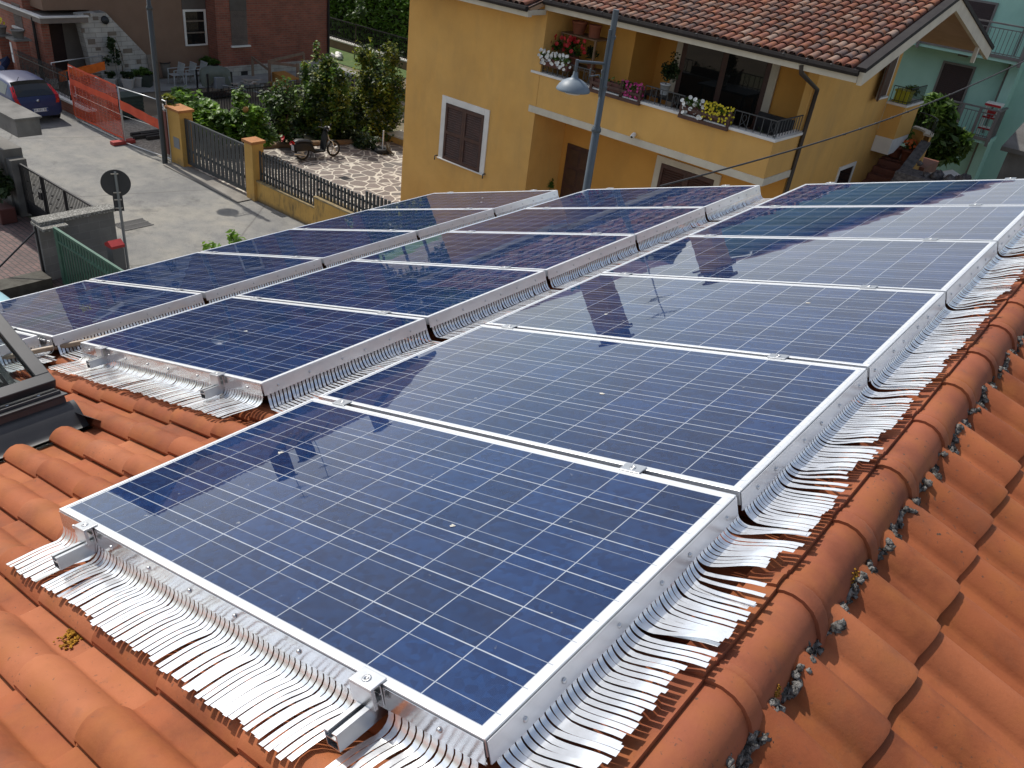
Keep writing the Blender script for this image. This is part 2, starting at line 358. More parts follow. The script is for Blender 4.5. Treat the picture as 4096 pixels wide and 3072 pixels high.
# mortar under the caps on the far slope, with lichen
def lump(mb, c, r, sq=(1,1,1), n=9, jit=.25, rnd=0.0):
    c = Vector(c); vs = []; m = 6; ph = random.random()*9
    for i in range(m+1):
        th = math.pi*i/m
        for j in range(n):
            a = 2*math.pi*j/n; rr = r*(1 + jit*math.sin(3.1*a+ph+i)*.5 + random.uniform(-jit, jit)*.6)
            vs.append(c + Vector((rr*math.sin(th)*math.cos(a)*sq[0], rr*math.sin(th)*math.sin(a)*sq[1], rr*math.cos(th)*sq[2])))
    mb.add(vs, [(i*n+j, i*n+(j+1)%n, (i+1)*n+(j+1)%n, (i+1)*n+j) for i in range(m) for j in range(n)], rnd, True)
M_mortar = mat('old_grey_mortar', (.035,.03,.026), (.24,.23,.215), 55, .95, bump=.9, bscale=160, lo=.42, hi=.62)
mb = MB()
for k in range(900):
    v = -1.4 + 7.4*k/900; wd = (5.95 - v) % TV; top = .018 + tile_profile(wd)*.92
    d = .095 + .010*math.sin(v*31) + .010*math.sin(v*83+1) + random.uniform(-.006, .006)
    c = PR(3.43-d, v, 0); zt = PR(3.43-d, v, top).z; r_ = random.uniform(.005, .010) + (.003 if math.sin(v*17) > .2 else 0)
    lump(mb, (c.x + random.uniform(-.006, .008), v, zt + random.uniform(-.006, .008)), r_, (1.1, 1.3, .9), 7, .5)
    if tile_profile(wd) > .058: mb.v = mb.v[:-49]; mb.f = mb.f[:-42]; mb.r = mb.r[:-42]; mb.smooth = mb.smooth[:-42]
    if tile_profile(wd) < .03: lump(mb, (c.x - .006, v, zt + .014), .011, (1.0, 1.3, 1.0), 7, .5)
mb.build('mortar', M_mortar, house)
M_lichen = mat('yellow_lichen', (.50,.25,.012), (.34,.15,.01), 60, .95, bump=1.0, bscale=200)
def lichen(cs, r, axu=(1,0,0), axn=(0,0,1)):
    mb = MB(); axu = Vector(axu).normalized(); axn = Vector(axn).normalized(); axv = axn.cross(axu)
    for c in cs:
        c = Vector(c)
        for k in range(60): lump(mb, c + axu*random.gauss(0, r*.55) + axv*random.gauss(0, r*.8) + axn*random.uniform(-.003, .002), r*random.uniform(.14, .26), (1, 1, .55), 6, .5)
    mb.build('lichen', M_lichen, house)
for v, r in ((.115, .017), (.545, .010), (1.02, .016)): lichen([(RP.x+.0865, v, RP.z+.004), (RP.x+.080, v+.012, RP.z+.028)], r, (.35,0,-.94), (.94,0,.35))
for u, v, n_, r in ((.42, -.19, .024, .019), (-.10, -.385, .022, .018)): lichen([PL(u, v, n_), PL(u+.03, v-.012, n_-.006)], r, (CPi,0,SPi), (-SPi,0,CPi))
for u, v in ((-1.02, .35), (-1.06, .37), (-.98, .59), (-.31, .58), (-.95, .19)): lichen([PL(u, v-.02, .014)], .009, (CPi,0,SPi), (-SPi,0,CPi))
mb = MB()                                           # dark tar spots on the far slope
for v, d, r in ((.37, .36, .016), (.385, .33, .010), (.36, .385, .010)):
    lump(mb, PR(3.43-d, v, .058), r, (1.3, 1.1, .25), 9, .5)
mb.build('tar_stain', mat('tar', (.03,.025,.022), (.05,.04,.035), 30, .7), house)
# ------------------------------------------------------------------ solar modules
PLN, PWD = 1.782, .990                              # length up the slope, width along it
FH = .042                                           # frame height
def panelmat():
    m, n, b = _m('polycrystalline_cells_under_glass')
    tc = n.nodes.new('ShaderNodeTexCoord'); sp = n.nodes.new('ShaderNodeSeparateXYZ'); n.links.new(tc.outputs['Object'], sp.inputs[0])
    x = _math(n, 'DIVIDE', _math(n, 'SUBTRACT', sp.outputs[0], .0205), .1577); y = _math(n, 'DIVIDE', _math(n, 'SUBTRACT', sp.outputs[1], .0225), .1575)
    fx = _math(n, 'FRACT', x); fy = _math(n, 'FRACT', y)
    def near(f, c, wd): return _math(n, 'LESS_THAN', _math(n, 'ABSOLUTE', _math(n, 'SUBTRACT', f, c)), wd)
    def edge(f, wd): return _math(n, 'GREATER_THAN', _math(n, 'ABSOLUTE', _math(n, 'SUBTRACT', f, .5)), .5-wd)
    gap = _math(n, 'MAXIMUM', edge(fx, .0085), edge(fy, .0105))
    bus = _math(n, 'MAXIMUM', near(fy, .25, .0062), near(fy, .75, .0062))
    out = _math(n, 'MAXIMUM', _math(n, 'MAXIMUM', _math(n, 'LESS_THAN', x, 0), _math(n, 'GREATER_THAN', x, 11)), _math(n, 'MAXIMUM', _math(n, 'LESS_THAN', y, 0), _math(n, 'GREATER_THAN', y, 6)))
    inside_x = _math(n, 'LESS_THAN', x, 11.09)
    # one tone per cell, crystal mottling, thin fingers
    cb = n.nodes.new('ShaderNodeCombineXYZ'); n.links.new(_math(n, 'FLOOR', x), cb.inputs[0]); n.links.new(_math(n, 'FLOOR', y), cb.inputs[1])
    oi = n.nodes.new('ShaderNodeObjectInfo'); n.links.new(_math(n, 'MULTIPLY', oi.outputs['Random'], 90), cb.inputs[2])
    wn = n.nodes.new('ShaderNodeTexWhiteNoise'); n.links.new(cb.outputs[0], wn.inputs['Vector'])
    cell = _ramp(n, wn.outputs['Value'], [(0, (.004,.018,.066)), (.45, (.005,.022,.080)), (.8, (.006,.026,.094)), (1, (.008,.029,.10))])
    vo = n.nodes.new('ShaderNodeTexVoronoi'); vo.inputs['Scale'].default_value = 55; n.links.new(tc.outputs['Object'], vo.inputs['Vector'])
    sv = n.nodes.new('ShaderNodeSeparateColor'); n.links.new(vo.outputs['Color'], sv.inputs[0])
    cr = _ramp(n, sv.outputs[0], [(0, (.72,.72,.78)), (1, (1.25,1.25,1.2))])
    c = _mix(n, 1.0, cell.outputs[0], cr.outputs[0], 'MULTIPLY')
    fg = _math(n, 'LESS_THAN', _math(n, 'FRACT', _math(n, 'MULTIPLY', x, 52)), .10)
    c = _mix(n, _math(n, 'MULTIPLY', fg, .16), c, (.35,.38,.42))
    c = _mix(n, gap, c, (.33,.36,.41)); c = _mix(n, out, c, (.55,.57,.59))
    c = _mix(n, _math(n, 'MULTIPLY', bus, inside_x), c, (.25,.28,.33))
    rib = _math(n, 'MULTIPLY', near(x, 11.10, .014), _math(n, 'MULTIPLY', _math(n, 'GREATER_THAN', y, .2), _math(n, 'LESS_THAN', y, 5.8)))
    c = _mix(n, rib, c, (.40,.42,.44))
    # dust film
    d = _noise(n, 2.6, 6, .65); df = _ramp(n, d.outputs['Fac'], [(.40, (0,0,0)), (.8, (1,1,1))])
    c = _mix(n, _math(n, 'MULTIPLY', df.outputs[0], .035), c, (.33,.32,.30))
    d2 = _noise(n, 26, 5, .7); g2 = _ramp(n, d2.outputs['Fac'], [(.685, (0,0,0)), (.70, (1,1,1))])
    c = _mix(n, _math(n, 'MULTIPLY', g2.outputs[0], .35), c, (.45,.45,.43))
    n.links.new(c, b.inputs['Base Color']); b.inputs['Roughness'].default_value = .6; b.inputs['Specular IOR Level'].default_value = 0.0
    b.inputs['Coat Weight'].default_value = 1.0; b.inputs['Coat Roughness'].default_value = .012; b.inputs['Coat IOR'].default_value = 1.36
    wv = _noise(n, 3.2, 1.5, .4); bp = n.nodes.new('ShaderNodeBump'); bp.inputs['Strength'].default_value = .10; bp.inputs['Distance'].default_value = .006
    n.links.new(wv.outputs['Fac'], bp.inputs['Height']); n.links.new(bp.outputs[0], b.inputs['Coat Normal']); return m
M_panel = panelmat()
M_screw = metalmat('zinc_screw', (.7,.7,.7), .3, 0)
FL = .013                                           # lip of the frame
def local(mb, name, m, parent, bevel=0.0): return mb.build(name, m, parent, frame=True, bevel=bevel)
mb = MB(); mb.add([(FL-.002,FL-.002,-.0025),(PLN-FL+.002,FL-.002,-.0025),(PLN-FL+.002,PWD-FL+.002,-.0025),(FL-.002,PWD-FL+.002,-.0025)], [(0,1,2,3)])
glass0 = mb
mb = MB(); e = .0004
mb.box((0,0,-FH), (PLN, FL, 0)); mb.box((0,PWD-FL,-FH), (PLN,PWD,0)); mb.box((0,FL+e,-FH), (FL,PWD-FL-e,0)); mb.box((PLN-FL,FL+e,-FH), (PLN,PWD-FL-e,0))
frame0 = mb
def flash_mb(L):                                    # L-shaped sheet screwed to the frame, local x along the edge, y outward, z up
    mb = MB(); N = max(4, int(L/.04))
    for y0, sgn in ((.0035, 1),):
        mb.grid(lambda s, t: (s*L, .003 + .0012*math.sin(s*L*23) * t + .002*t, -.006 - t*.052), N, 3)
        mb.grid(lambda s, t: (s*L, .0016, -.058 + t*.052), N, 1)
    mb.add([(0,.0016,-.006),(L,.0016,-.006),(L,.003,-.006),(0,.003,-.006)], [(0,1,2,3)])
    return mb
def sm(t): return t*t*(3-2*t)
def fringe_mb(L, seed, reach=.175, drop=-.098, pitch=.0178, wdt=.0140, curl=0.0, spread=.02, rest=None, rise=0.0, bend0=.03, wild=0, miss=()):
    """comb cut strips: they leave the sheet downwards, bend outwards and lie on the tiles"""
    rg = random.Random(seed); mb = MB(); x = .004; off = 0.0; lf = 0.0; kk = 0; run = 0
    while x < L - wdt*.5:
        if run <= 0: run = rg.randint(5, 13); t_off = rg.uniform(-spread, spread); t_lf = rg.uniform(0, .005); t_len = rg.uniform(-.012, .012)*(2.6 if wild else 1); t_lf *= (2.2 if wild else 1)
        run -= 1; off += (t_off-off)*(.75 if wild else .3); lf += (t_lf-lf)*.5
        o = off + rg.uniform(-.003, .003) ; l = lf + rg.uniform(-.001, .002); ln = reach + t_len*.6 + rg.uniform(-.007, .007)
        if rg.random() < (.09 if wild else .035): o += rg.choice((-1, 1))*rg.uniform(.008, .026); l += rg.uniform(.004, .014)
        tw = rg.uniform(-.06, .06) ; bend = bend0 + rg.uniform(0, .013) ; kinkp = rg.uniform(.0, .003)
        if not any(a < x < b_ for a, b_ in miss):
            vs = []; K = 11
            for k in range(K+1):
                t = k/K
                if t < .45:
                    a = t/.45*math.pi/2; y = .004 + bend*(1-math.cos(a)); z = -.056 + (drop+l*.3+.056)*math.sin(a)
                else:
                    q = (t-.45)/.55; y = .004 + bend + (ln-bend)*q; z = drop + l*.3 + rise*sm(q) + (l + kinkp)*math.sin(q*math.pi*.5)
                    if rest: z = max(z, rest(y) + .003)
                s_ = sm(t); cx = x + o*s_ + curl*s_
                for sd in (-.5, .5): vs.append((cx + sd*wdt, y, z + sd*wdt*tw*t))
            mb.add(vs, [(2*k, 2*k+1, 2*k+3, 2*k+2) for k in range(K)], 0, True)
        x += pitch; kk += 1
    return mb
def screws(L, parent, first, n_, y=.0045):
    obs = []
    for k in range(n_):
        if first is None:
            mb = MB(); mb.lathe((0,0,0), [(.0065,0),(.0065,.0015),(.005,.004),(.0025,.005),(.0005,.005)], 10, ax=(0,1,0)); o = local(mb, 'screw', M_screw, parent); first = o
        else: o = first.copy(); COL.objects.link(o); o.parent = parent
        o.location = (L*(k+.5)/n_ + random.uniform(-.03,.03), y, -.034)
    return first
scr = None
def edge_set(panel, which, seed, **kw):
    """bird guard along one edge of a module: sheet + comb of strips + screws"""
    global scr
    L = PWD if which == 'up' else PLN
    if 'L' in kw: L = kw.pop('L')
    x0 = kw.pop('x0', 0.0)
    fl = local(flash_mb(L-.004), 'edge_flashing', M_flash if which == 'up' else M_flash2, panel)
    if which == 'up': fl.location = (PLN, PWD-.002, 0); fl.rotation_euler = (0, 0, -math.pi/2)      # outward = +u
    else: fl.location = (x0+.002, 0, 0); fl.rotation_euler = (0, 0, 0); fl.scale = (1, -1, 1)          # outward = -v
    fr = local(fringe_mb(L-.004, seed, **kw), 'bird_guard_strips', M_strip, fl)
    scr = screws(L, fl, scr, 6 if which == 'up' else 8)
    return fl
def clamp_mid(panel, u):
    mb = MB(); mb.box((u-.034, PWD-.012, .0006), (u+.034, PWD+.032, .005)); mb.box((u-.034, PWD+.003, -.03), (u+.034, PWD+.006, .0006)); mb.box((u-.034, PWD+.014, -.03), (u+.034, PWD+.017, .0006))
    c_ = local(mb, 'clamp', M_rail, panel, .0012)
    mb = MB(); mb.lathe((u, PWD+.010, .005), [(.010,0),(.010,.0015),(.008,.002),(.004,.002),(.004,.0005),(.0005,.0005)], 14); local(mb, 'bolt', M_screw, c_)
def clamp_end(panel, u):
    mb = MB(); mb.box((u-.034, -.030, .0006), (u+.034, .013, .0055)); mb.box((u-.034, -.030, -.046), (u+.034, -.021, .0006)); mb.box((u-.034, -.008, -.050), (u+.034, -.0045, .0006)); mb.box((u-.034, -.012, -.020), (u+.034, -.008, -.016))
    c_ = local(mb, 'clamp', M_rail, panel, .0012)
    mb = MB(); mb.lathe((u, -.010, .0055), [(.010,0),(.010,.0015),(.008,.002),(.004,.002),(.004,.0005),(.0005,.0005)], 14); local(mb, 'bolt', M_screw, c_)
GM = FM = None
def panel(u, v, label, front=None, up=None, cl=(), end=()):
    global GM, FM
    t = thing('solar_panel', label, 'solar panel', uvn(u, v, 0), 'photovoltaic panels in three rows on the tiled roof')
    t.rotation_euler = (0, -PITCH, 0)
    if GM is None: GM = local(glass0, 'cells', M_panel, t); FM = local(frame0, 'frame', M_frame, t, .001)
    else:
        for s_ in (GM, FM): o = s_.copy(); COL.objects.link(o); o.parent = t
    if front is not None: edge_set(t, 'front', **front)
    if up is not None: edge_set(t, 'up', **up)
    for q in cl: clamp_mid(t, q)
    for q in end: clamp_end(t, q)
    return t
PV = 1.0115                                         # module width plus gap
uB, vB, uA, vA = -2.175, 1.010, -4.3305, 1.0027
def rest_front(y):                                  # crest of the tile course the strips lie on
    wd = (-y + .395 + .205 - .012) % TV
    return NB + .012 + tile_profile(wd)
ordn = ['nearest', 'second nearest', 'third', 'fourth', 'fifth', 'farthest']
for k in range(6):
    lb = f"{ordn[k]} solar panel of the right row along the roof ridge"
    panel(0, k*PV, lb, front=dict(seed=3, pitch=.0203, wdt=.0160, drop=-.104, rise=-.013, reach=.163, curl=-.045, spread=.009, miss=((1.448, 1.515),)) if k == 0 else None,
          up=dict(seed=20+k, reach=.180, drop=-.084, rise=.018, curl=.006, spread=.036, wild=1), cl=(.165, 1.465) if k < 5 else (.2, 1.47), end=(.212, 1.48) if k == 0 else ())
for k in range(5):
    lb = f"{['nearest', 'second', 'third', 'fourth', 'farthest'][k]} solar panel of the middle row" + (', its front fringe next to the roof window' if k == 0 else '')
    panel(uB, vB+k*PV, lb, front=dict(seed=5, rest=None, pitch=.0203, wdt=.0155, reach=.18, drop=-.100, curl=-.06, spread=.02) if k == 0 else None,
          up=dict(seed=40+k, pitch=.0205, wdt=.0140, reach=.30, drop=-.113, bend0=.026, curl=.03, spread=.036), cl=(.25, 1.46), end=(.285, 1.45) if k == 0 else ())
for k in range(5):
    lb = f"{['nearest', 'second', 'third', 'fourth', 'farthest'][k]} full solar panel of the left row at the eaves"
    panel(uA, vA+k*PV, lb, front=dict(seed=7, reach=.16, drop=-.100, curl=-.03, L=.30, x0=PLN-.30) if k == 0 else None,
          up=dict(seed=60+k, pitch=.0205, wdt=.0140, reach=.29, drop=-.113, bend0=.026, curl=.02, spread=.008), cl=(.25, 1.46))
panel(uA-.155, vA-PV, 'partly hidden solar panel behind the open roof window, before the left row', up=dict(seed=80, pitch=.0205, wdt=.0140, reach=.29, drop=-.113, bend0=.026, curl=.02), cl=(1.35,))
for pn, pts in (('solar_panel', ((.33,.60),(1.21,.52))), ('solar_panel.001', ((1.05,.45),)), ('solar_panel.002', ((1.3,.7),(.5,.3))), ('solar_panel.006', ((.9,.5),)), ('solar_panel.015', ((1.1,.6),(1.3,.35)))):
    o_ = bpy.data.objects.get(pn)
    for (u_, v_) in pts if o_ else ():
        mb = MB(); N_ = 11; r_ = random.uniform(.006, .012); mb.add([(u_,v_,.001)]+[(u_+r_*random.uniform(.5,1.5)*math.cos(2*math.pi*k/N_), v_+r_*random.uniform(.4,1.1)*math.sin(2*math.pi*k/N_), -.001) for k in range(N_)], [(0, k+1, (k+1)%N_+1) for k in range(N_)])
        local(mb, 'bird_dropping', mat('chalky_dropping', (.6,.58,.52), (.42,.40,.35), 60, .9), o_)
# rails under the modules
def rail(u, v_0, v_1, label):
    t = thing('mounting_rail', label, 'rail', uvn(u, v_0, -FH-.002), 'aluminium rails under the panels'); t.rotation_euler = (0, -PITCH, 0)
    L = v_1-v_0; mb = MB(); o = .0195
    for lo, hi in (((-o, 0, -.040), (-o+.003, L, 0)), ((o-.003, 0, -.040), (o, L, 0)), ((-o+.003, 0, -.040), (o-.003, L, -.037)), ((-o+.003, 0, -.018), (o-.003, L, -.015)), ((-o+.003, 0, -.003), (-.006, L, 0)), ((.006, 0, -.003), (o-.003, L, 0))):
        mb.box(lo, hi)
    local(mb, 'profile', M_rail, t)
    for q in range(3):
        mb = MB(); mb.box((-.02, .5+q*2, -.12), (.02, .54+q*2, -.0405)); local(mb, 'roof_hook', M_steel, t)
for u, n_, side in ((1.48, 'right', 'upper'), (.212, 'right', 'lower')): rail(u, -.115, 6.05, f"aluminium rail under the right row of panels, {side} one, its end sticking out in front")
for u, side in ((uB+1.45, 'upper'), (uB+.285, 'lower')): rail(u, vB-.10, vB+5.05, f"aluminium rail under the middle row of panels, {side} one, with its cut end showing")
for u, side in ((uA+1.46, 'upper'), (uA+.25, 'lower')): rail(u, vA-1.05, vA+5.05, f"aluminium rail under the left row of panels, {side} one")
# conduit between the rows
mb = MB(); mb.tube([uvn(-2.74, .72, -.075), uvn(-2.60, .95, -.07), uvn(-2.47, 1.2, -.075), uvn(-2.40, 2.0, -.1), uvn(-2.40, 5.8, -.1)], .016, 12)
o = mb.build('cable_conduit', mat('brown_conduit', (.30,.22,.15), (.24,.17,.11), 12, .45), None, origin=uvn(-2.6, .95, -.09))
tag(o, 'thin brown cable pipe lying on the tiles between the middle and left panel rows', 'pipe')

# ------------------------------------------------------------------ roof window, propped open at the left edge
M_casing = mat('dark_anodised_casing', (.035,.036,.038), (.05,.05,.052), 6, .42, spec=.5)
t = thing('roof_window', 'open dark grey roof window with tilted sash at the left edge of the roof', 'roof window', uvn(-2.05, .09, NB)); t.rotation_euler = (0, -PITCH, 0)
ou, ov = -2.05, .09
def bxl(mb, u0, u1, v0, v1, n0, n1): mb.box((u0-ou, v0-ov, n0-NB), (u1-ou, v1-ov, n1-NB))
VE, UE = .545, -1.275                               # outer corner nearest to the middle row
mb = MB(); bxl(mb, UE-.055, UE, -.6, VE, -.20, -.015); bxl(mb, -2.7, UE-.055, VE-.055, VE, -.20, -.015); bxl(mb, -2.7, UE-.055, -.6, -.545, -.20, -.015); bxl(mb, -2.755, -2.7, -.6, VE, -.20, -.015)
local(mb, 'frame', M_casing, t, .004)
mb = MB(); bxl(mb, UE-.13, UE+.012, -.61, VE+.012, -.013, -.004); bxl(mb, UE-.145, UE-.02, -.60, VE-.004, -.004, .012)
local(mb, 'cover_cap', M_casing, t, .003)
mb = MB()
def apron(s_, q):
    u = UE + .001 + .12*q; n_ = -.045 - .10*min(1, q*1.35) + .012*math.sin(q*6); return (u-ou, -.60 + (VE+.03+.60)*s_ - ov, n_-NB)
mb.grid(apron, 4, 8); mb.grid(lambda s_, q: (UE-1.2+(1.2+.17)*s_-ou, VE+.002+.13*q-ov, -.09-.07*min(1, q*1.5)-NB), 4, 6)
local(mb, 'flashing', M_casing, t)
sash = thing('sash', None, None, (UE-.07-ou, 0, .015-NB)); sash.parent = t; sash.rotation_euler = (0, R(34), 0)
mb = MB()
for lo, hi in (((-1.30, -.60-ov, 0), (-1.2, VE-ov, .05)), ((-.06, -.60-ov, 0), (0, VE-ov, .05)), ((-1.2, VE-.060-ov, 0), (-.06, VE-ov, .05)), ((-1.2, -.60-ov, 0), (-.06, -.515-ov, .05))): mb.box(lo, hi)
local(mb, 'sash_frame', M_casing, sash, .004)
mb = MB(); mb.box((-1.2, -.515-ov, .02), (-.06, VE-.06-ov, .03)); m, n, b = _m('window_glass'); b.inputs['Base Color'].default_value = (.04,.06,.06,1); b.inputs['Roughness'].default_value = .05; M_glass = m
b.inputs['Transmission Weight'].default_value = 1.0; b.inputs['Base Color'].default_value = (.75,.82,.8,1); b.inputs['IOR'].default_value = 1.1; local(mb, 'glass_pane', M_glass, sash)
mb = MB(); mb.bar((UE-.25-ou, VE-.10-ov, .0-NB-.03), (UE-.75-ou, VE-.09-ov, .33-NB-.03), .03, .045); mb.bar((UE-.25-ou, VE-.16-ov, -.03-NB), (UE-.60-ou, VE-.16-ov, .16-NB), .022, .022)
local(mb, 'stay_arm', M_casing, t)
mb = MB()
for p in ((UE-.05, VE-.09), (UE-.06, VE-.22), (UE-.05, .2), (UE-.05, -.2)): mb.lathe((p[0]-ou, p[1]-ov, .012-NB), [(.009,0),(.009,.002),(.004,.004),(.0005,.004)], 10)
local(mb, 'screw', M_screw, t)
# ------------------------------------------------------------------ ground
def k1(x, y): return (x*.4069, y*.4069)
def k2(x, y): return (700+x*.4069, y*.4069)
def k3(x, y): return (1500+x*.5425, y*.5425)
def k4(x, y): return (2500+x*.4069, y*.4069)
def k5(x, y): return (3200+x*.4069, y*.4069)
def k6(x, y): return (x*.4069, 600+y*.4069)
def ka(x, y): return (x*.22604, 200+y*.22604)
def kb(x, y): return (3500+x*.27128, 300+y*.27128)
def kh(x, y): return (1200+x*.22604, y*.22604)
def kr(x, y): return (2100+x*.27125, y*.27125)
def kg(x, y): return (3400+x*.31465, y*.31465)
def sheet(name, poly, m, z, label=None):
    mb = MB(); mb.add([(x, y, z) for x, y in poly], [tuple(range(len(poly)))])
    o = mb.build(name, m, None); return tag(o, label, None, None, 'structure')
sheet('ground', [(-400,-300),(400,-300),(400,500),(-400,500)], mat('dry_garden_soil', (.20,.155,.105), (.13,.10,.07), .9, .95, bump=.6, bscale=9, c3=(.10,.13,.05), s3=.12), G-.02)
def roadmat():
    m, n, b = _m('worn_concrete_asphalt')
    a = _noise(n, .5, 8, .65); r = _ramp(n, a.outputs['Fac'], [(.36, (.19,.188,.18)), (.5, (.24,.234,.216)), (.64, (.285,.27,.235))])
    t2 = _noise(n, 60, 6, .7); f2 = _ramp(n, t2.outputs['Fac'], [(.3, (.6,.6,.6)), (.7, (1.3,1.3,1.3))]); c = _mix(n, 1.0, r.outputs[0], f2.outputs[0], 'MULTIPLY')
    t3 = _noise(n, .9, 6, .75); f3 = _ramp(n, t3.outputs['Fac'], [(.56, (0,0,0)), (.74, (1,1,1))]); c = _mix(n, _math(n, 'MULTIPLY', f3.outputs[0], .75), c, (.10,.097,.09)); t5 = _noise(n, 2.6, 8, .78); f5 = _ramp(n, t5.outputs['Fac'], [(.38, (.84,.84,.86)), (.50, (1,1,1)), (.64, (1.12,1.10,1.07))]); c = _mix(n, 1.0, c, f5.outputs[0], 'MULTIPLY')
    t6 = _noise(n, 7, 8, .8); f6 = _ramp(n, t6.outputs['Fac'], [(.60, (0,0,0)), (.70, (1,1,1))]); c = _mix(n, _math(n, 'MULTIPLY', f6.outputs[0], .45), c, (.10,.095,.085))
    v = n.nodes.new('ShaderNodeTexVoronoi'); v.feature = 'DISTANCE_TO_EDGE'; v.inputs['Scale'].default_value = .22; tc = n.nodes.new('ShaderNodeTexCoord')
    wb = _noise(n, 1.4, 5, .6); mv = n.nodes.new('ShaderNodeMixRGB'); mv.inputs[0].default_value = .12; n.links.new(tc.outputs['Object'], mv.inputs[1]); n.links.new(wb.outputs['Color'], mv.inputs[2]); n.links.new(mv.outputs[0], v.inputs['Vector'])
    f4 = _ramp(n, v.outputs['Distance'], [(.002, (1,1,1)), (.006, (0,0,0))]); c = _mix(n, _math(n, 'MULTIPLY', f4.outputs[0], .6), c, (.09,.085,.075))
    n.links.new(c, b.inputs['Base Color']); b.inputs['Roughness'].default_value = .93; _bump(n, b, t2.outputs['Fac'], .8, .02); return m
sheet('road', [(-90,8.3),(-16.2,8.2),(-16.0,7.0),(40,7.0),(40,13.75),(-23.6,13.95),(-90,14.0)], roadmat(), G)
sheet('pavement', [(-23.2,13.35),(-19.0,13.3),(-19.0,13.93),(-23.2,13.95)], mat('gate_apron_concrete', (.26,.24,.21), (.18,.165,.145), 1.6, .95, bump=.4, bscale=30), G+.03)
gm = mat('pale_gravel', (.42,.37,.30), (.20,.17,.14), 14, .95, bump=1.0, bscale=35)
sheet('gravel_strip', [(-28.6,13.75),(-23.65,13.75),(-23.65,17.2),(-28.6,17.2)], gm, G+.004)
sheet('concrete_path', [(-33.9,16.2),(-32.0,16.2),(-31.7,21.9),(-31.2,29.5),(-33.4,29.5)], mat('concrete_path', (.30,.29,.27), (.22,.21,.195), 2.2, .95, bump=.3), G+.01)
sheet('lawn', [(-45,30),(-32,30),(-24,34.3),(-45,34.3)], mat('short_lawn', (.05,.10,.02), (.09,.13,.03), 3, .95, bump=.6, bscale=40), G+.006)
sheet('lawn', [(-90,37),(0,37),(0,80),(-90,80)], mat('far_lawn', (.07,.16,.03), (.05,.11,.02), 1.2, .95, bump=.6, bscale=20), G+.006)
def cobblemat():
    m, n, b = _m('crazy_paving'); tc = n.nodes.new('ShaderNodeTexCoord'); wv = _noise(n, 1.5, 2); mv = n.nodes.new('ShaderNodeMixRGB'); mv.inputs[0].default_value = .10
    n.links.new(tc.outputs['Object'], mv.inputs[1]); n.links.new(wv.outputs['Color'], mv.inputs[2])
    v = n.nodes.new('ShaderNodeTexVoronoi'); v.feature = 'DISTANCE_TO_EDGE'; v.inputs['Scale'].default_value = 2.7; n.links.new(mv.outputs[0], v.inputs['Vector'])
    v2 = n.nodes.new('ShaderNodeTexVoronoi'); v2.inputs['Scale'].default_value = 2.7; n.links.new(mv.outputs[0], v2.inputs['Vector'])
    sv = n.nodes.new('ShaderNodeSeparateColor'); n.links.new(v2.outputs['Color'], sv.inputs[0])
    st = _ramp(n, sv.outputs[0], [(0, (.15,.125,.11)), (.5, (.20,.165,.145)), (1, (.13,.115,.105))]); tt = _noise(n, 22, 5); f = _ramp(n, tt.outputs['Fac'], [(.3, (.8,.8,.8)), (.7, (1.15,1.15,1.15))])
    c = _mix(n, 1.0, st.outputs[0], f.outputs[0], 'MULTIPLY'); j = _ramp(n, v.outputs['Distance'], [(.042, (1,1,1)), (.058, (0,0,0))])
    c = _mix(n, j.outputs[0], c, (.50,.46,.39)); n.links.new(c, b.inputs['Base Color']); b.inputs['Roughness'].default_value = .85
    _bump(n, b, v.outputs['Distance'], .4, .02); return m
sheet('paved_yard', [(-23.1,14.0),(-10,14.0),(-10,17.2),(-16.1,17.2),(-16.1,23.5),(-21.3,23.5),(-23.2,17.0)], cobblemat(), G+.012)
sheet('paver_drive', [(-27,2),(-14,2),(-14,8.05),(-27,8.05)], brickmat('driveway_pavers', (.16,.095,.085), (.12,.08,.075), (.055,.05,.045), .24, .12, .012, 'XY', .4), G+.006)

# ------------------------------------------------------------------ yellow house across the road
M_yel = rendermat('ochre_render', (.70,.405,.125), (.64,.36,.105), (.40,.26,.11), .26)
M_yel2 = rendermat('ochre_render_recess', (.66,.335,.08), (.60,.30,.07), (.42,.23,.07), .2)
M_cream = mat('cream_stone_trim', (.60,.55,.44), (.52,.47,.38), 3, .85, bump=.15)
M_white = mat('white_painted_trim', (.72,.70,.66), (.64,.62,.58), 3, .8, bump=.1)
M_wood = mat('dark_brown_wood', (.080,.033,.022), (.055,.024,.017), 6, .55, bump=.2)
M_gut = mat('dark_bronze_gutter', (.022,.018,.018), (.03,.026,.024), 4, .7, spec=.2)
yh = thing('yellow_house', 'yellow rendered house across the road with a flower-lined loggia and aged tile roof', 'house', hs(-10, 4, G))
def hbox(mb, lo, hi): return mb.box(lo, hi, hs)
AL, AR, AW = -16.27, -11.22, -4.55                  # left corner, left edge of the recess, gable wall
DB = 6.94                                           # depth of the house
zsill, zband, zslab = -2.23, -3.11, -3.28
mb = MB(); hbox(mb, (AL, 0, G), (AR, DB, -.52)); mb.build('wall', M_yel, yh)
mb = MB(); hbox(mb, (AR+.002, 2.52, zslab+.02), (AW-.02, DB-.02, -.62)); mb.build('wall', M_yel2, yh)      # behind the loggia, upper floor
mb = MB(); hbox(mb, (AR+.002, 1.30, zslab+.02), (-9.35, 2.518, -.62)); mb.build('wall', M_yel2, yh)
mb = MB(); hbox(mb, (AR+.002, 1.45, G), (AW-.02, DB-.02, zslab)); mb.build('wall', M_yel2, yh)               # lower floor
mb = MB()
gb = lambda a: [hs(a, 1.55, G), hs(a, DB+.002, G), hs(a, DB+.002, -.55), hs(a, 4.7, .62), hs(a, 1.55, -.42)]
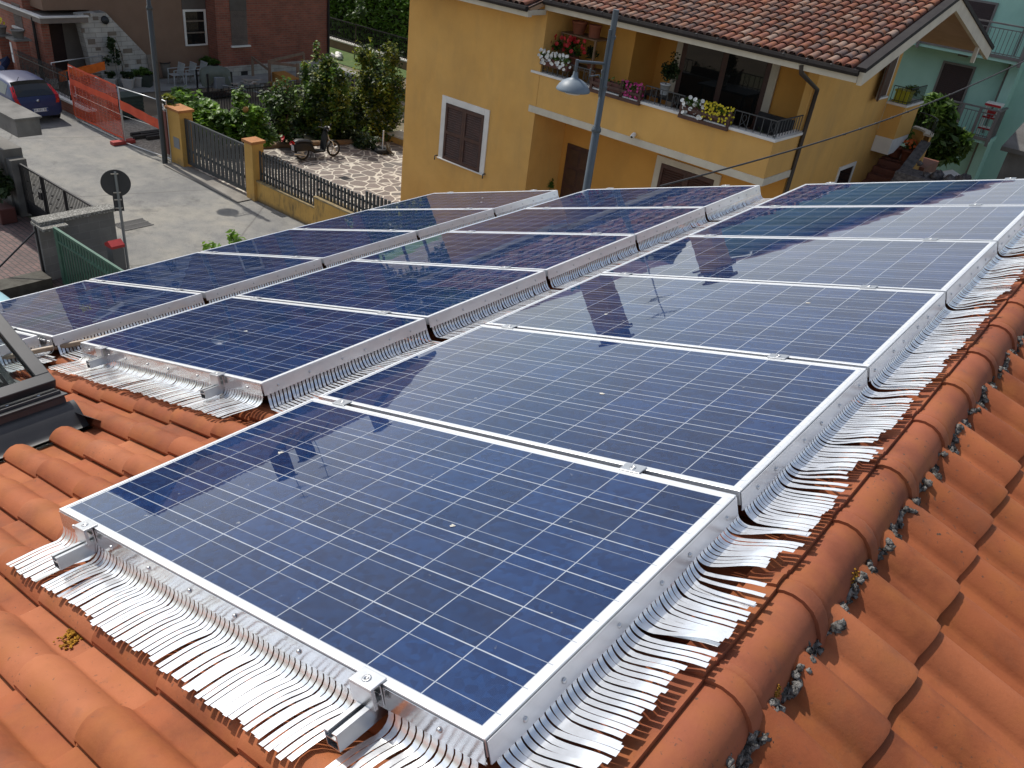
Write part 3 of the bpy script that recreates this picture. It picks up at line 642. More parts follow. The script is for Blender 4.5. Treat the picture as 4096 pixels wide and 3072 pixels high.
mb.prism(gb(AW-.25), HD*.25); hbox(mb, (AW-.3, DB+.004, G), (AW-.003, 9.6, -2.96)); mb.build('gable_wall', M_yel, yh)
mb = MB(); hbox(mb, (AR+.01, 0, zslab+.03), (-4.53, .16, zsill-.06)); hbox(mb, (-4.69, .16, zslab+.03), (-4.53, 1.55, zsill-.06)); hbox(mb, (AR+.01, .16, zslab+.03), (-4.69, 2.5, zband+.02))
mb.build('parapet', M_yel, yh)
mb = MB(); hbox(mb, (-11.50, -.05, zsill-.06), (-4.48, .20, zsill)); hbox(mb, (-4.73, .20, zsill-.06), (-4.48, 1.56, zsill)); mb.build('parapet_sill', M_white, yh, bevel=.006)
mb = MB(); hbox(mb, (-11.44, -.025, zslab), (-4.505, .14, zband)); hbox(mb, (-4.66, .14, zslab), (-4.505, 1.54, zband)); mb.build('string_course', M_cream, yh, bevel=.004)
# shuttered window, left block
def shutter_leaf(mb, a0, a1, b0, z0, z1):
    fw = .075; zm = (z0+z1)/2
    hbox(mb, (a0, b0, z0), (a0+fw, b0+.045, z1)); hbox(mb, (a1-fw, b0, z0), (a1, b0+.045, z1))
    for za, zb in ((z0, z0+.10), (zm-.05, zm+.05), (z1-.10, z1)): hbox(mb, (a0+fw, b0+.002, za), (a1-fw, b0+.043, zb))
    for za, zb in ((z0+.10, zm-.05), (zm+.05, z1-.10)):
        k = int((zb-za)/.062)
        for q in range(k):
            z = za + (q+.5)*(zb-za)/k
            mb.add([hs(a0+fw, b0+.004, z-.018), hs(a1-fw, b0+.004, z-.018), hs(a1-fw, b0+.036, z+.014), hs(a0+fw, b0+.036, z+.014)], [(0,1,2,3)])
    hbox(mb, (a0+fw, b0+.040, z0+.1), (a1-fw, b0+.044, z1-.1))
mb = MB(); A0, A1, Z0, Z1 = -14.68, -12.80, -5.40, -3.59
hbox(mb, (A0, -.03, Z0), (-14.50, .05, Z1)); hbox(mb, (-12.98, -.03, Z0), (A1, .05, Z1)); hbox(mb, (-14.50, -.03, -3.77), (-12.98, .05, Z1)); wf = mb.build('window', M_white, yh, bevel=.005)
mb = MB(); hbox(mb, (A0-.02, -.07, Z0-.035), (A1+.02, .04, Z0-.001)); mb.build('sill', M_white, wf, bevel=.004)
for s_ in (0, 1):
    mb = MB(); shutter_leaf(mb, -14.49+.755*s_, -13.745+.755*s_+.005, -.045, Z0+.004, -3.775); mb.build('shutter', M_wood, wf)
for a in (A0-.07, A1+.04):
    mb = MB(); mb.tube([hs(a, 0, Z0+.02), hs(a, -.10, Z0+.02), hs(a, -.10, Z0-.10)], .018, 6); mb.build('shutter_catch', M_iron, wf)
# recessed ground floor: door, globe lamp, side window
p = hb(k3(1430,1060), 1.45); q = hb(k3(1590,1105), 1.45); da0, da1, dz = (p-HO).dot(HD), (q-HO).dot(HD)+.08, p.z
mb = MB(); hbox(mb, (da0-.02, 1.42, dz-2.35), (da1+.02, 1.448, dz+.02)); dr = mb.build('door', M_wood, yh)
mb = MB()
for i in range(2):
    for j in range(4): hbox(mb, (da0+.09+i*.42, 1.405, dz-2.2+j*.55), (da0+.43+i*.42, 1.4195, dz-1.75+j*.55))
mb.build('door_panel', mat('door_wood', (.085,.038,.02), (.06,.028,.016), 5, .5), dr, bevel=.01)
p = hb(k3(1265,1090), 1.3); mb = MB(); mb.lathe(p, [(.001,-.14),(.08,-.12),(.13,-.05),(.14,0),(.11,.08),(.05,.12),(.03,.14)], 18)
lt = mb.build('wall_lamp', mat('smoked_globe', (.35,.24,.12), (.28,.19,.10), 4, .15), yh); mb = MB(); mb.tube([p+Vector((0,0,.13)), p+Vector((0,0,.24)), p+Vector((0,.13,.26))], .022, 8); mb.lathe(p+Vector((0,.12,.26)), [(.07,0),(.07,.03)], 12, ax=(0,1,0)); mb.build('lamp_bracket', M_iron, lt)
p = hb(k3(2090,1140), 1.45); s0 = (p-HO).dot(HD); mb = MB(); hbox(mb, (s0, 1.40, -6.2), (s0+.17, 1.449, p.z)); hbox(mb, (s0+1.75, 1.40, -6.2), (s0+1.9, 1.449, p.z)); hbox(mb, (s0+.17, 1.40, p.z-.16), (s0+1.75, 1.449, p.z)); w2 = mb.build('window', M_cream, yh)
for s_ in (0, 1): mb = MB(); shutter_leaf(mb, s0+.18+.785*s_, s0+.96+.785*s_, 1.395, -6.2, p.z-.17); mb.build('shutter', M_wood, w2)
# loggia: glazed door, ceiling
ga, gc_ = -8.62, -6.10
for x_, w_ in ((ga-.17, .17), (gc_, .20)): mb = MB(); hbox(mb, (x_, 2.46, zband+.02), (x_+w_, 2.518, -.85)); mb.build('door_jamb', M_cream, yh)
mb = MB(); hbox(mb, (ga+.002, 2.475, zband+.02), (gc_-.002, 2.50, -.85)); gd = mb.build('balcony_door', M_wood, yh)
m, n, b = _m('dark_window_glass'); b.inputs['Base Color'].default_value = (.012,.013,.013,1); b.inputs['Roughness'].default_value = .04; M_dglass = m
for a in (ga+.14, ga+1.34): mb = MB(); hbox(mb, (a, 2.466, zband+.16), (a+1.04, 2.4745, -.95)); mb.build('pane', M_dglass, gd)
mb = MB(); hbox(mb, (AR+.004, .12, -.66), (AW-.26, 2.51, -.62)); mb.build('loggia_ceiling', M_white, yh)
# roof: ridge at b = 4.7, two slopes; eave fascia, gutter, rakes with brackets
EB, EZ, RB, RZ, RA0, RA1 = -.10, -.52, 4.7, .80, -17.3, -3.16
SL = math.atan2(RZ-EZ, RB-EB); cs, sn = math.cos(SL), math.sin(SL); RLEN = (RB-EB)/cs
def yr(a, s_, n_=0.0): return hs(a, EB + s_*cs - n_*sn, EZ + s_*sn + n_*cs)
def yr2(a, s_, n_=0.0): return hs(a, 2*RB-EB - s_*cs + n_*sn, EZ + s_*sn + n_*cs)
def barrel_course(mb, P, a0, a1, smax, s0=0.0, pitch=.199, course=.375):
    na = int((a1-a0)/pitch); ns = int((smax-s0)/course)
    for i in range(na+1):
        a = a0 + (i+.5)*pitch; 
        if a > a1-.05: continue
        for j in range(ns+1):
            s_ = s0 - .05 + j*course
            if s_ > smax-.1: continue
            rn = random.random(); jx = random.uniform(-.006, .006); N_ = 7; jz = random.uniform(-.003, .004)
            rows = []
            for l, r_, up in ((0, .094, .030), (.004, .096, .032), (.20, .088, .016), (.43, .078, .0)):
                rows.append([P(a + jx + r_*math.cos(math.pi*k/N_), s_+l, up + jz + .02 + r_*.78*math.sin(math.pi*k/N_)) for k in range(N_+1)])
            w_ = N_+1; vs = [p_ for r_ in rows for p_ in r_]
            mb.add(vs, [(ii*w_+k, ii*w_+k+1, (ii+1)*w_+k+1, (ii+1)*w_+k) for ii in range(3) for k in range(N_)], rn, True)
            inn = [P(a + jx + .078*math.cos(math.pi*k/N_), s_, .030 + jz + .02 + .078*.78*math.sin(math.pi*k/N_)) for k in range(N_+1)]
            mb.add(rows[0]+inn, [(k+1, k, w_+k, w_+k+1) for k in range(N_)], rn)
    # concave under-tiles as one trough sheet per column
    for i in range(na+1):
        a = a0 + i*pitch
        mb.add([P(a-.1, s0-.06, .03), P(a, s0-.06, 0), P(a+.1, s0-.06, .03), P(a+.1, smax, .03), P(a, smax, 0), P(a-.1, smax, .03)], [(0,1,4,5),(1,2,3,4)], .86)  # dark tone puts the shade between the barrels into the trough colour
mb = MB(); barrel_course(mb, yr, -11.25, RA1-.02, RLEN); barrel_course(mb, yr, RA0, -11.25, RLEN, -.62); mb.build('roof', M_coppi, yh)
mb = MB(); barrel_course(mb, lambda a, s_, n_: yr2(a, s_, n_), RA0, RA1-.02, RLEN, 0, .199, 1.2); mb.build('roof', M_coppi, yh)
mb = MB()
for k in range(40):
    a = RA0 + k*.355; mb.lathe(hs(a, RB, RZ+.0), [(.12,0),(.105,.39)], 14, ax=HD, rnd=random.random())
mb.build('ridge_tiles', M_coppi, yh)
mb = MB(); mb.prism([yr(RA0, -.02, -.03), yr(RA1, -.02, -.03), hs(RA1, RB, RZ-.03), hs(RA0, RB, RZ-.03)], (0,0,-.10)); mb.prism([yr2(RA0, 0, -.03), yr2(RA1, 0, -.03), hs(RA1, RB, RZ-.03), hs(RA0, RB, RZ-.03)], (0,0,-.10))
mb.prism([yr(RA0, -.60, -.03), yr(-11.25, -.60, -.03), yr(-11.25, -.03, -.03), yr(RA0, -.03, -.03)], (0,0,-.10))
mb.build('roof_deck', mat('brown_soffit', (.42,.27,.17), (.36,.23,.14), 2, .9), yh)
mb = MB(); hbox(mb, (-11.23, EB-.02, -.74), (RA1, EB+.14, -.595)); hbox(mb, (RA0, EB-.64, -.90), (-11.232, EB-.50, -.755)); hbox(mb, (-11.36, EB-.50, -.86), (-11.23, EB+.05, -.74)); mb.build('fascia', M_cream, yh)
mb = MB()
def gut(mb, a0, a1, b, z):
    pr = [(.0, .0), (-.10, .0), (-.115, -.06), (-.09, -.12), (-.02, -.125), (0, -.10)]
    mb.prism([hs(a0, b+x, z+y) for x, y in pr], HD*(a1-a0))
gut(mb, -11.23, RA1+.02, EB-.024, EZ+.03); gut(mb, RA0, -11.25, EB-.644, EZ-.135); gt = mb.build('gutter', M_gut, yh)
mb = MB(); hbox(mb, (-11, EB-.15, EZ+.03), (-10.985, EB-.02, EZ+.04)); gc0 = mb.build('gutter_clip', M_steel, gt)
for k in range(1, 15): o = gc0.copy(); COL.objects.link(o); o.parent = gt; o.location = HD*(k*.52)
mb = MB()
for f in (yr, yr2):
    mb.prism([f(RA1+.003, -.04, .01), hs(RA1+.003, RB, RZ+.01), hs(RA1+.003, RB, RZ-.26), f(RA1+.003, -.04, -.26)], HD*.10)
mb.build('rake_board', M_cream, yh)
mb = MB()
for f in (yr, yr2): mb.prism([f(RA1-.06, -.05, .012), hs(RA1-.06, RB, RZ+.012), hs(RA1-.06, RB, RZ+.10), f(RA1-.06, -.05, .10)], HD*.20)
mb.build('rake_flashing', M_gut, yh)
zt = RZ - (8.15-RB)*math.tan(SL) - .2
mb = MB(); mb.prism([hs(RA1+.0, 8.1, zt-.45), hs(RA1+.09, 8.1, zt-.45), hs(RA1+.09, 8.1, zt+.0), hs(RA1+.0, 8.1, zt+.0)], HN*.12); mb.build('roof_bracket', M_cream, yh)
# down pipe
mb = MB(); pts = [hb(k4(1735, 640), -.12), hb(k4(1735, 720), -.10), hb(k4(1890, 880), 1.42), hs(AW+.06, 1.46, -3.3), hs(AW+.06, 1.46, G)]
mb.tube(pts, .05, 12); mb.build('downpipe', mat('brown_pipe_paint', (.035,.028,.026), (.05,.04,.035), 3, .4), yh)
mb = MB(); mb.tube([hs(AW-.06, 1.52, -1.3), hs(AW-.06, 1.52, -5)], .025, 8); mb.build('cable_pipe', M_yel, yh)
# gable window with open shutters, low window
def gw(b0, b1, z0, z1, lab):
    mb = MB(); a = AW; t_ = .10
    for lo, hi in (((a-.01, b0-t_, z0-.02), (a+.03, b0, z1+t_)), ((a-.01, b1, z0-.02), (a+.03, b1+t_, z1+t_)), ((a-.01, b0, z1), (a+.03, b1, z1+t_)), ((a-.01, b0-t_, z0-.07), (a+.09, b1+t_, z0-.021))): hbox(mb, lo, hi)
    w_ = mb.build('window', M_white, yh); mb = MB(); hbox(mb, (a+.003, b0+.002, z0-.018), (a+.012, b1-.002, z1-.002)); mb.build('pane', M_dglass, w_); return w_
w_ = gw(5.98, 6.50, -1.82, -.72, '')
HSsave = hs
def leaf_side(b0, b1, a_tilt, z0, z1):
    global hs
    o_ = HSsave; ang = a_tilt
    def f(x, y, z): return o_(AW+.04 + x*math.sin(ang) + y*math.cos(ang)*.999, b0 - x*math.cos(ang) + y*math.sin(ang), z)
    hs = f; mb = MB(); shutter_leaf(mb, 0, b1, .0, z0, z1); hs = o_; return mb
mb = leaf_side(5.97, .56, R(14), -1.86, -.70); mb.build('shutter', M_wood, w_)
mb = MB(); hbox(mb, (AW+.014, 6.0, -1.82), (AW+.05, 6.48, -.74)); mb.build('shutter', M_wood, w_)
gw(4.9, 5.9, -4.6, -3.66, '')
# small corner balcony, curved stair parapet
mb = MB(); hbox(mb, (AW+.003, 6.95, -2.95), (-4.05, 8.3, -2.08)); mb.build('corner_balcony', M_yel, yh)
mb = MB(); hbox(mb, (AW+.004, 6.90, -2.079), (-3.99, 8.36, -2.02)); mb.build('balcony_sill', M_white, yh)
mb = MB(); hbox(mb, (AW+.005, 6.94, -3.38), (-4.06, 7.4, -2.951)); mb.prism([hs(AW+.3, 7.401, -2.951), hs(AW+.3, 8.29, -2.951), hs(AW+.3, 8.29, -3.05), hs(AW+.3, 7.401, -3.38)], HD*(-4.06-AW-.3)); mb.build('balcony_soffit', M_white, yh)
def railing(mb, p0, p1, h, step=.11, r=.007, top=.016, mid=True):
    p0 = Vector(p0); p1 = Vector(p1); L = (p1-p0).length; k = max(1, int(L/step)); up = Vector((0,0,h))
    mb.bar(p0+up, p1+up, top*2, top*1.2); mb.bar(p0+Vector((0,0,.06)), p1+Vector((0,0,.06)), top*1.2, top)
    for i in range(k+1): q = p0.lerp(p1, i/k); mb.bar(q, q+up, r*2)
mb = MB(); railing(mb, hs(AW+.05, 6.97, -2.02), hs(-4.04, 6.97, -2.02), .42); railing(mb, hs(-4.04, 6.97, -2.02), hs(-4.04, 8.3, -2.02), .42); mb.build('balcony_railing', M_iron, yh)
mb = MB(); step_m = mat('red_brown_stair_tiles', (.22,.085,.055), (.16,.06,.042), 4, .6)
for k in range(12): hbox(mb, (AW+.02, 8.2-.28*(k+1), G), (-3.62, 8.2-.28*k, -3.75-.17*k))
hbox(mb, (AW+.02, 8.201, G), (-3.3, 9.6, -3.72)); mb.build('stair', step_m, yh)
def cur(s_, t):                                     # curved outer parapet of the landing
    an = R(-10) + R(95)*s_; c = hs(-4.2, 8.3, 0); r_ = .74
    return Vector((c.x + r_*math.cos(an), c.y + r_*math.sin(an), -4.2 + (1.32)*t))
mb = MB(); mb.grid(cur, 16, 2); mb.grid(lambda s_, t: cur(s_, t) + (Vector((hs(-4.2,8.3,0).x, hs(-4.2,8.3,0).y, 0)) - Vector((cur(s_,t).x, cur(s_,t).y, 0))).normalized()*.16, 16, 2); mb.build('stair_parapet', M_yel, yh)
mb = MB(); c_ = hs(-4.2, 8.3, 0)
for s_ in range(14):
    a_, b_ = cur(s_/14, 1), cur((s_+1)/14, 1); d1 = (Vector((c_.x,c_.y,a_.z))-a_).normalized(); d2 = (Vector((c_.x,c_.y,b_.z))-b_).normalized()
    mb.prism([a_-d1*.03, b_-d2*.03, b_+d2*.2, a_+d1*.2], (0,0,.06))
mb.build('parapet_coping', M_cream, yh)
mb = MB()
for s_ in range(9): a_ = cur(s_/8, 1)+Vector((0,0,.06)); mb.bar(a_, a_+Vector((0,0,.38)), .014)
mb.tube([cur(s_/8, 1)+Vector((0,0,.44)) for s_ in range(9)], .018, 8); mb.build('stair_railing', M_iron, yh)
mb = MB(); mb.prism([hs(-3.62, 8.2, -3.1), hs(-3.62, 4.9, -5.0), hs(-3.62, 4.9, G), hs(-3.62, 8.2, G)], HD*.18); mb.build('stair_parapet', M_yel, yh)
mb = MB(); mb.prism([hs(-3.66, 8.25, -3.10), hs(-3.66, 4.9, -5.02), hs(-3.66, 4.9, -4.93), hs(-3.66, 8.25, -3.01)], HD*.27); mb.build('parapet_coping', mat('slate_coping', (.07,.072,.078), (.16,.16,.165), 9, .8, bump=.3), yh)
# chimneys and aerial (seen mirrored in the panels)
for a, b_, h_, wd in ((-14.6, 4.4, 2.5, .9), (-10.2, 4.7, 1.45, .7)):
    mb = MB(); hbox(mb, (a-wd/2, b_-.35, .2), (a+wd/2, b_+.35, RZ+h_-.25)); ch = mb.build('chimney', M_yel, yh)
    mb = MB(); hbox(mb, (a-wd/2-.08, b_-.43, RZ+h_-.249), (a+wd/2+.08, b_+.43, RZ+h_-.17)); hbox(mb, (a-wd/2-.05, b_-.4, RZ+h_+.06), (a+wd/2+.05, b_+.4, RZ+h_+.14))
    for sa in (-1, 0, 1): hbox(mb, (a+sa*(wd/2-.1)-.06, b_-.33, RZ+h_-.169), (a+sa*(wd/2-.1)+.06, b_+.33, RZ+h_+.059))
    mb.build('chimney_cap', M_coppi_far, ch)
def aerial(p, h, parent, tilt=0):
    mb = MB(); p = Vector(p); mb.tube([p, p+Vector((0,0,h))], .025, 6)
    for z, L in ((h-.1, 1.1), (h-.7, .8)):
        mb.bar(p+Vector((-L/2,.1,z)), p+Vector((L/2,-.1,z)), .02)
        for k in range(7): x = -L/2 + L*k/6; mb.bar(p+Vector((x, -.25, z)), p+Vector((x, .25, z)), .012)
    mb.build('aerial', M_steel, parent)
aerial(hs(-12.6, 4.7, RZ), 2.3, yh)
# balcony rail panels between the flower boxes
zt = zsill+.36; M_gi = mat('grey_iron', (.045,.047,.05), (.06,.062,.065), 5, .5)
for a0, a1 in ((-11.36, -9.55), (-8.02, -6.93), (-5.62, -4.56)):
    rl = MB(); n_ = int((a1-a0)/.155)
    rl.bar(hs(a0, .07, zt), hs(a1, .07, zt), .03, .022); rl.bar(hs(a0, .07, zsill+.04), hs(a1, .07, zsill+.04), .022, .016)
    for i in range(n_+1):
        a = a0 + (a1-a0)*i/n_; rl.bar(hs(a, .07, zsill), hs(a, .07, zt), .014)
        if i % 4 == 1 and i < n_:
            for sg in (1, -1):
                cpt = [hs(a+.077+sg*.07*math.cos(q)*(1-q/9), .07, zsill+.19+.13*math.sin(q*.55-1.2)) for q in [x*.5 for x in range(10)]]; rl.tube(cpt, .006, 5)
    if a1 > -5:
        rl.bar(hs(-4.6, .07, zt), hs(-4.6, 1.4, zt), .03, .022)
        for i in range(10): rl.bar(hs(-4.6, .07+1.33*i/9, zsill), hs(-4.6, .07+1.33*i/9, zt), .014)
    rl.build('balcony_railing', M_gi, yh)
# security camera on the string course
p = hb((2537, 540), -.03); mb = MB(); mb.lathe(p+HN*.0+Vector((0,0,.02)), [(.05,0),(.055,.02),(.055,.14),(.03,.16)], 14, ax=-HN+Vector((.2,0,-.3))); sc_ = mb.build('security_camera', M_white, yh)
mb = MB(); mb.lathe(p+Vector((0,0,.02))+(-HN+Vector((.2,0,-.3))).normalized()*.161, [(.028,0),(.028,.004)], 12, ax=-HN+Vector((.2,0,-.3))); mb.build('lens', M_iron, sc_)
# ------------------------------------------------------------------ plants and flowers
LF = {'green': leafmat('mid_green_leaves', (.06,.125,.02), (.15,.25,.04)), 'bright': leafmat('bright_fig_leaves', (.12,.25,.02), (.27,.45,.055), .45, .3),
      'dark': leafmat('dark_evergreen_leaves', (.022,.042,.014), (.06,.095,.026), .55, .2), 'yel': leafmat('yellow_green_leaves', (.15,.19,.02), (.36,.36,.045), .55, .3),
      'hedge': leafmat('laurel_hedge_leaves', (.08,.18,.02), (.19,.36,.05), .45, .25), 'vine': leafmat('long_vine_leaves', (.05,.10,.02), (.12,.19,.045), .45, .25)}
M_bark = mat('grey_brown_bark', (.11,.08,.06), (.06,.045,.035), 9, .9, bump=.7)
M_terra = mat('terracotta_pot', (.30,.10,.055), (.24,.08,.045), 6, .8, bump=.15)
M_wpot = mat('white_glazed_pot', (.62,.62,.60), (.55,.55,.53), 6, .35)
M_soil = mat('potting_soil', (.035,.025,.018), (.05,.035,.025), 30, .95)
def blob(n, c, r, shell=.55, rng=RNG):
    d = rng.normal(size=(n,3)); d /= np.linalg.norm(d, axis=1)[:,None]; k = (shell + (1-shell)*rng.random(n))[:,None]
    return np.array(c) + d*np.array(r)*k
def clumps(n, c, r, k=14, cr=.38, rng=RNG):
    """leaf positions gathered in clumps spread through an ellipsoid, gaps between them"""
    cc = blob(k, c, np.array(r)*.85, .35, rng); out = []
    for q in cc: out.append(blob(max(1, n//k), q, np.array(r)*cr*(.7+.6*rng.random()), .35, rng))
    return np.concatenate(out)
def limbs(mb, base, tips, r0):
    b = Vector(base)
    for t in tips:
        t = Vector(t); m = b.lerp(t, .45) + Vector((random.uniform(-.1,.1), random.uniform(-.1,.1), .1))*(t-b).length*.5
        mb.tube([b, m, t], [r0, r0*.6, r0*.15], 6, False)
def shrub(name, label, cat, base, blobs, leaf, n, size, group=None, stems=6, **kw):
    t = thing(name, label, cat, base, group)
    mb = MB(); tips = [blobs[i % len(blobs)][0] for i in range(stems)]
    limbs(mb, base, [Vector(x)+Vector((random.uniform(-.2,.2), random.uniform(-.2,.2), .2)) for x in tips], max(.015, .03*size/.1)); mb.build('stem', M_bark, t)
    lv = leaf if isinstance(leaf, (list, tuple)) else [leaf]
    for q, lf in enumerate(lv):
        mb = MB()
        for c, r in blobs:
            vol = max(.02, r[0]*r[1]+r[0]*r[2]); tot = sum(max(.02, b_[1][0]*b_[1][1]+b_[1][0]*b_[1][2]) for b_ in blobs)
            mb.leaves(clumps(max(20, int(n/len(lv)*vol/tot)), c, r, kw.get('k', 16), kw.get('cr', .36)), size, kw.get('flat', .35), kw.get('ln', 1.6), kw.get('cup', .25))
        mb.build('foliage', LF[lf], t)
    return t
def flowers(mb, cs, r, rng=random):
    for c in cs:
        c = Vector(c); d = Vector((rng.uniform(-.6,.9), -1, rng.uniform(-.1,.9))).normalized(); q = Vector((0,0,1)).rotation_difference(d); N = 7
        ring = [c + q @ Vector((r*math.cos(2*math.pi*k/N), r*math.sin(2*math.pi*k/N), r*.35)) for k in range(N)]
        mb.add([c]+ring, [(0, k+1, (k+1)%N+1) for k in range(N)], rng.random(), False)
def petal(name, c): return mat(name, c, tuple(x*.75 for x in c), 20, .6)
P_white, P_red, P_yel, P_pink, P_or = petal('white_petals', (.78,.78,.74)), petal('red_petals', (.42,.008,.012)), petal('yellow_petals', (.62,.50,.01)), petal('magenta_petals', (.42,.02,.16)), petal('orange_petals', (.65,.14,.02))
M_box = mat('red_brown_planter', (.11,.035,.025), (.08,.028,.02), 5, .7, bump=.1)
def flower_box(name, label, a0, a1, col, nfl, b0=-.03, z=zsill, hgt=.20, fr=.032, leafn=500, wood=True, spill=.12):
    t = thing(name, label, 'flower box', hs((a0+a1)/2, b0+.1, z), 'flower boxes along the loggia parapet')
    mb = MB(); hbox(mb, (a0, b0, z+.03), (a1, b0+.025, z+.03+hgt)); hbox(mb, (a0, b0+.195, z+.03), (a1, b0+.22, z+.03+hgt)); hbox(mb, (a0, b0+.0255, z+.03), (a0+.025, b0+.1945, z+.03+hgt)); hbox(mb, (a1-.025, b0+.0255, z+.03), (a1, b0+.1945, z+.03+hgt)); hbox(mb, (a0+.0255, b0+.0255, z+.03), (a1-.0255, b0+.1945, z+.05))
    mb.build('trough', M_box, t, bevel=.005)
    if wood:
        mb = MB()
        for a in (a0-.05, a1-.02): hbox(mb, (a, b0-.05, z-.10), (a+.07, b0-.0005, z+.34))
        hbox(mb, (a0-.05, b0-.075, z-.10), (a1+.05, b0-.052, z-.02)); hbox(mb, (a0-.05, b0-.075, z+.10), (a1+.05, b0-.052, z+.16)); mb.build('holder', M_wood, t)
    mb = MB(); hbox(mb, (a0+.026, b0+.026, z+.0505), (a1-.026, b0+.194, z+hgt)); mb.build('soil', M_soil, t)
    if leafn:
        mb = MB(); w_ = a1-a0
        for k in range(7):
            c = hs(a0+w_*(k+.5)/7, b0+.06, z+hgt+.06); mb.leaves(blob(leafn//7, c, (w_/8, .13, .12), .2), .045)
        mb.build('foliage', LF['green'], t)
    if nfl:
        mb = MB(); flowers(mb, [hs(random.uniform(a0-.04, a1+.06), b0+random.uniform(-.12, .10), z+hgt+random.uniform(-spill, .20)) for _ in range(nfl)], fr); mb.build('blossoms', col, t)
    return t
flower_box('flower_box', 'flower box full of white blooms at the left end of the loggia', -11.25, -10.35, P_white, 95, z=zsill+.16, fr=.04, wood=False)
flower_box('flower_box', 'long brown box with a single green sprig behind the street lamp', -9.5, -8.62, P_white, 0, leafn=60)
flower_box('flower_box', 'brown flower box spilling magenta blooms right of the lamp post', -8.60, -8.08, P_pink, 75, fr=.03, spill=.2)
flower_box('flower_box', 'brown flower box with tall white petunias', -6.88, -6.38, P_white, 34, fr=.05, spill=.2)
flower_box('flower_box', 'brown flower box covered in yellow blooms', -6.30, -5.68, P_yel, 150, fr=.026, spill=.16)
def pot(name, label, p, r0, r1, h, m, group=None, sq=False):
    t = thing(name, label, 'plant pot', p, group); mb = MB(); n_ = 4 if sq else 20; p = Vector(p)
    mb.lathe(p, [(r0,0),(r1*.97,h*.86),(r1*1.06,h*.86),(r1*1.06,h),(r1*.9,h),(r1*.88,h*.9)], n_, smooth=not sq); mb.build('pot', m, t); 
    mb = MB(); mb.lathe(p+Vector((0,0,h*.84)), [(r1*.86,0),(r1*.5,.012),(.001,.014)], n_); mb.build('soil', M_soil, t); return t
def potted(label, p, r0, r1, h, m, blobs, leaf, n, size, group=None, sq=False, flow=None, **kw):
    t = pot('potted_plant', label, p, r0, r1, h, m, group, sq); mb = MB(); p = Vector(p); st = MB()
    for c, r in blobs:
        mb.leaves(clumps(n//len(blobs), p+Vector(c), r, kw.get('k', 10), kw.get('cr', .4)), size, kw.get('flat', .35), kw.get('ln', 1.6))
        st.tube([p+Vector((0,0,h*.8)), p+Vector(c)], [.012, .006], 6)
    st.build('stem', M_bark, t); mb.build('foliage', LF[leaf], t)
    if flow: m_ = MB(); flowers(m_, [p + Vector(f) for f in flow[1]], flow[2]); m_.build('blossoms', flow[0], t)
    return t
def ab(a, b, z): v = hs(a, b, z); return v
# wooden shelf with pots in the left corner of the loggia
M_shelf = mat('shelf_wood', (.20,.12,.07), (.15,.09,.05), 8, .7)
sh = thing('plant_shelf', 'wooden shelf of potted plants in the left corner of the loggia', 'shelf', hs(-10.6, 1.0, zband))
mb = MB()
for a in (-11.12, -10.05):
    for b_ in (.55, 1.15): hbox(mb, (a, b_, zband+.02), (a+.05, b_+.05, -1.25))
mb.build('posts', M_shelf, sh)
for z in (-2.65, -2.05, -1.28): mb = MB(); hbox(mb, (-11.14, .54, z), (-9.98, 1.21, z+.03)); mb.build('board', M_shelf, sh)
potted('terracotta pot of red geraniums on the loggia shelf', hs(-10.75, .75, -2.02), .09, .13, .22, M_terra, [((0,-.1,.42), (.3,.25,.22)), ((-.4,-.25,.45), (.2,.2,.15))], 'green', 700, .05, 'pots on the loggia shelf', flow=(P_red, [(random.gauss(-.12,.30), random.uniform(-.45,-.15), random.uniform(.35,.72)) for _ in range(26)], .055))
potted('dark leafy pot beside the geraniums on the shelf', hs(-10.25, .85, -2.02), .09, .12, .2, M_terra, [((0,0,.38), (.22,.2,.2))], 'dark', 260, .05, 'pots on the loggia shelf')
for a, lb in ((-10.8, 'large'), (-10.3, 'smaller')): pot('plant_pot', f'{lb} empty terracotta pot on the top board of the shelf', hs(a, .85, -1.249), .14, .2 if lb == 'large' else .16, .3, M_terra, 'pots on the loggia shelf')
# table with topiary, white pot; bench and pot on the right
tb = thing('balcony_table', 'dark table in the loggia carrying a potted shrub', 'table', hs(-7.8, 1.1, zband)); mb = MB(); hbox(mb, (-8.5, .60, -2.20), (-7.0, 1.5, -2.15)); mb.build('top', M_iron, tb)
for a in (-8.4, -7.15):
    for b_ in (.68, 1.38): mb = MB(); hbox(mb, (a, b_, zband+.02), (a+.05, b_+.05, -2.201)); mb.build('leg', M_iron, tb)
potted('white pot with a dark round shrub on the loggia table', hs(-8.02, .95, -2.149), .09, .13, .26, M_wpot, [((0,0,.62), (.26,.26,.34))], 'dark', 900, .045, None, k=16)
mb = MB(); mb.prism([hs(-7.75, .5, -2.5), hs(-7.45, .45, -2.62), hs(-7.6, .48, -2.72)], HN*.02); mb.add([hs(-7.75,.48,-2.5), hs(-7.5,.52,-2.45), hs(-7.45,.43,-2.62)], [(0,1,2)])
o = mb.build('paper', P_white, None, origin=hs(-7.6, .48, -2.7)); tag(o, 'crumpled white paper under the loggia table', 'paper')
bn = thing('garden_bench', 'dark slatted bench at the right end of the loggia', 'bench', hs(-5.3, 1.6, zband)); mb = MB(); hbox(mb, (-5.85, 1.35, -2.72), (-4.85, 1.8, -2.66)); mb.build('seat', M_wood, bn)
mb = MB(); hbox(mb, (-5.85, 1.82, -2.66), (-4.85, 1.88, -2.12)); mb.build('backrest', M_iron, bn)
for a in (-5.84, -4.92):
    mb = MB(); hbox(mb, (a, 1.36, zband+.02), (a+.06, 1.42, -2.45)); hbox(mb, (a, 1.74, zband+.02), (a+.06, 1.80, -2.721)); mb.build('legs', M_wood, bn)
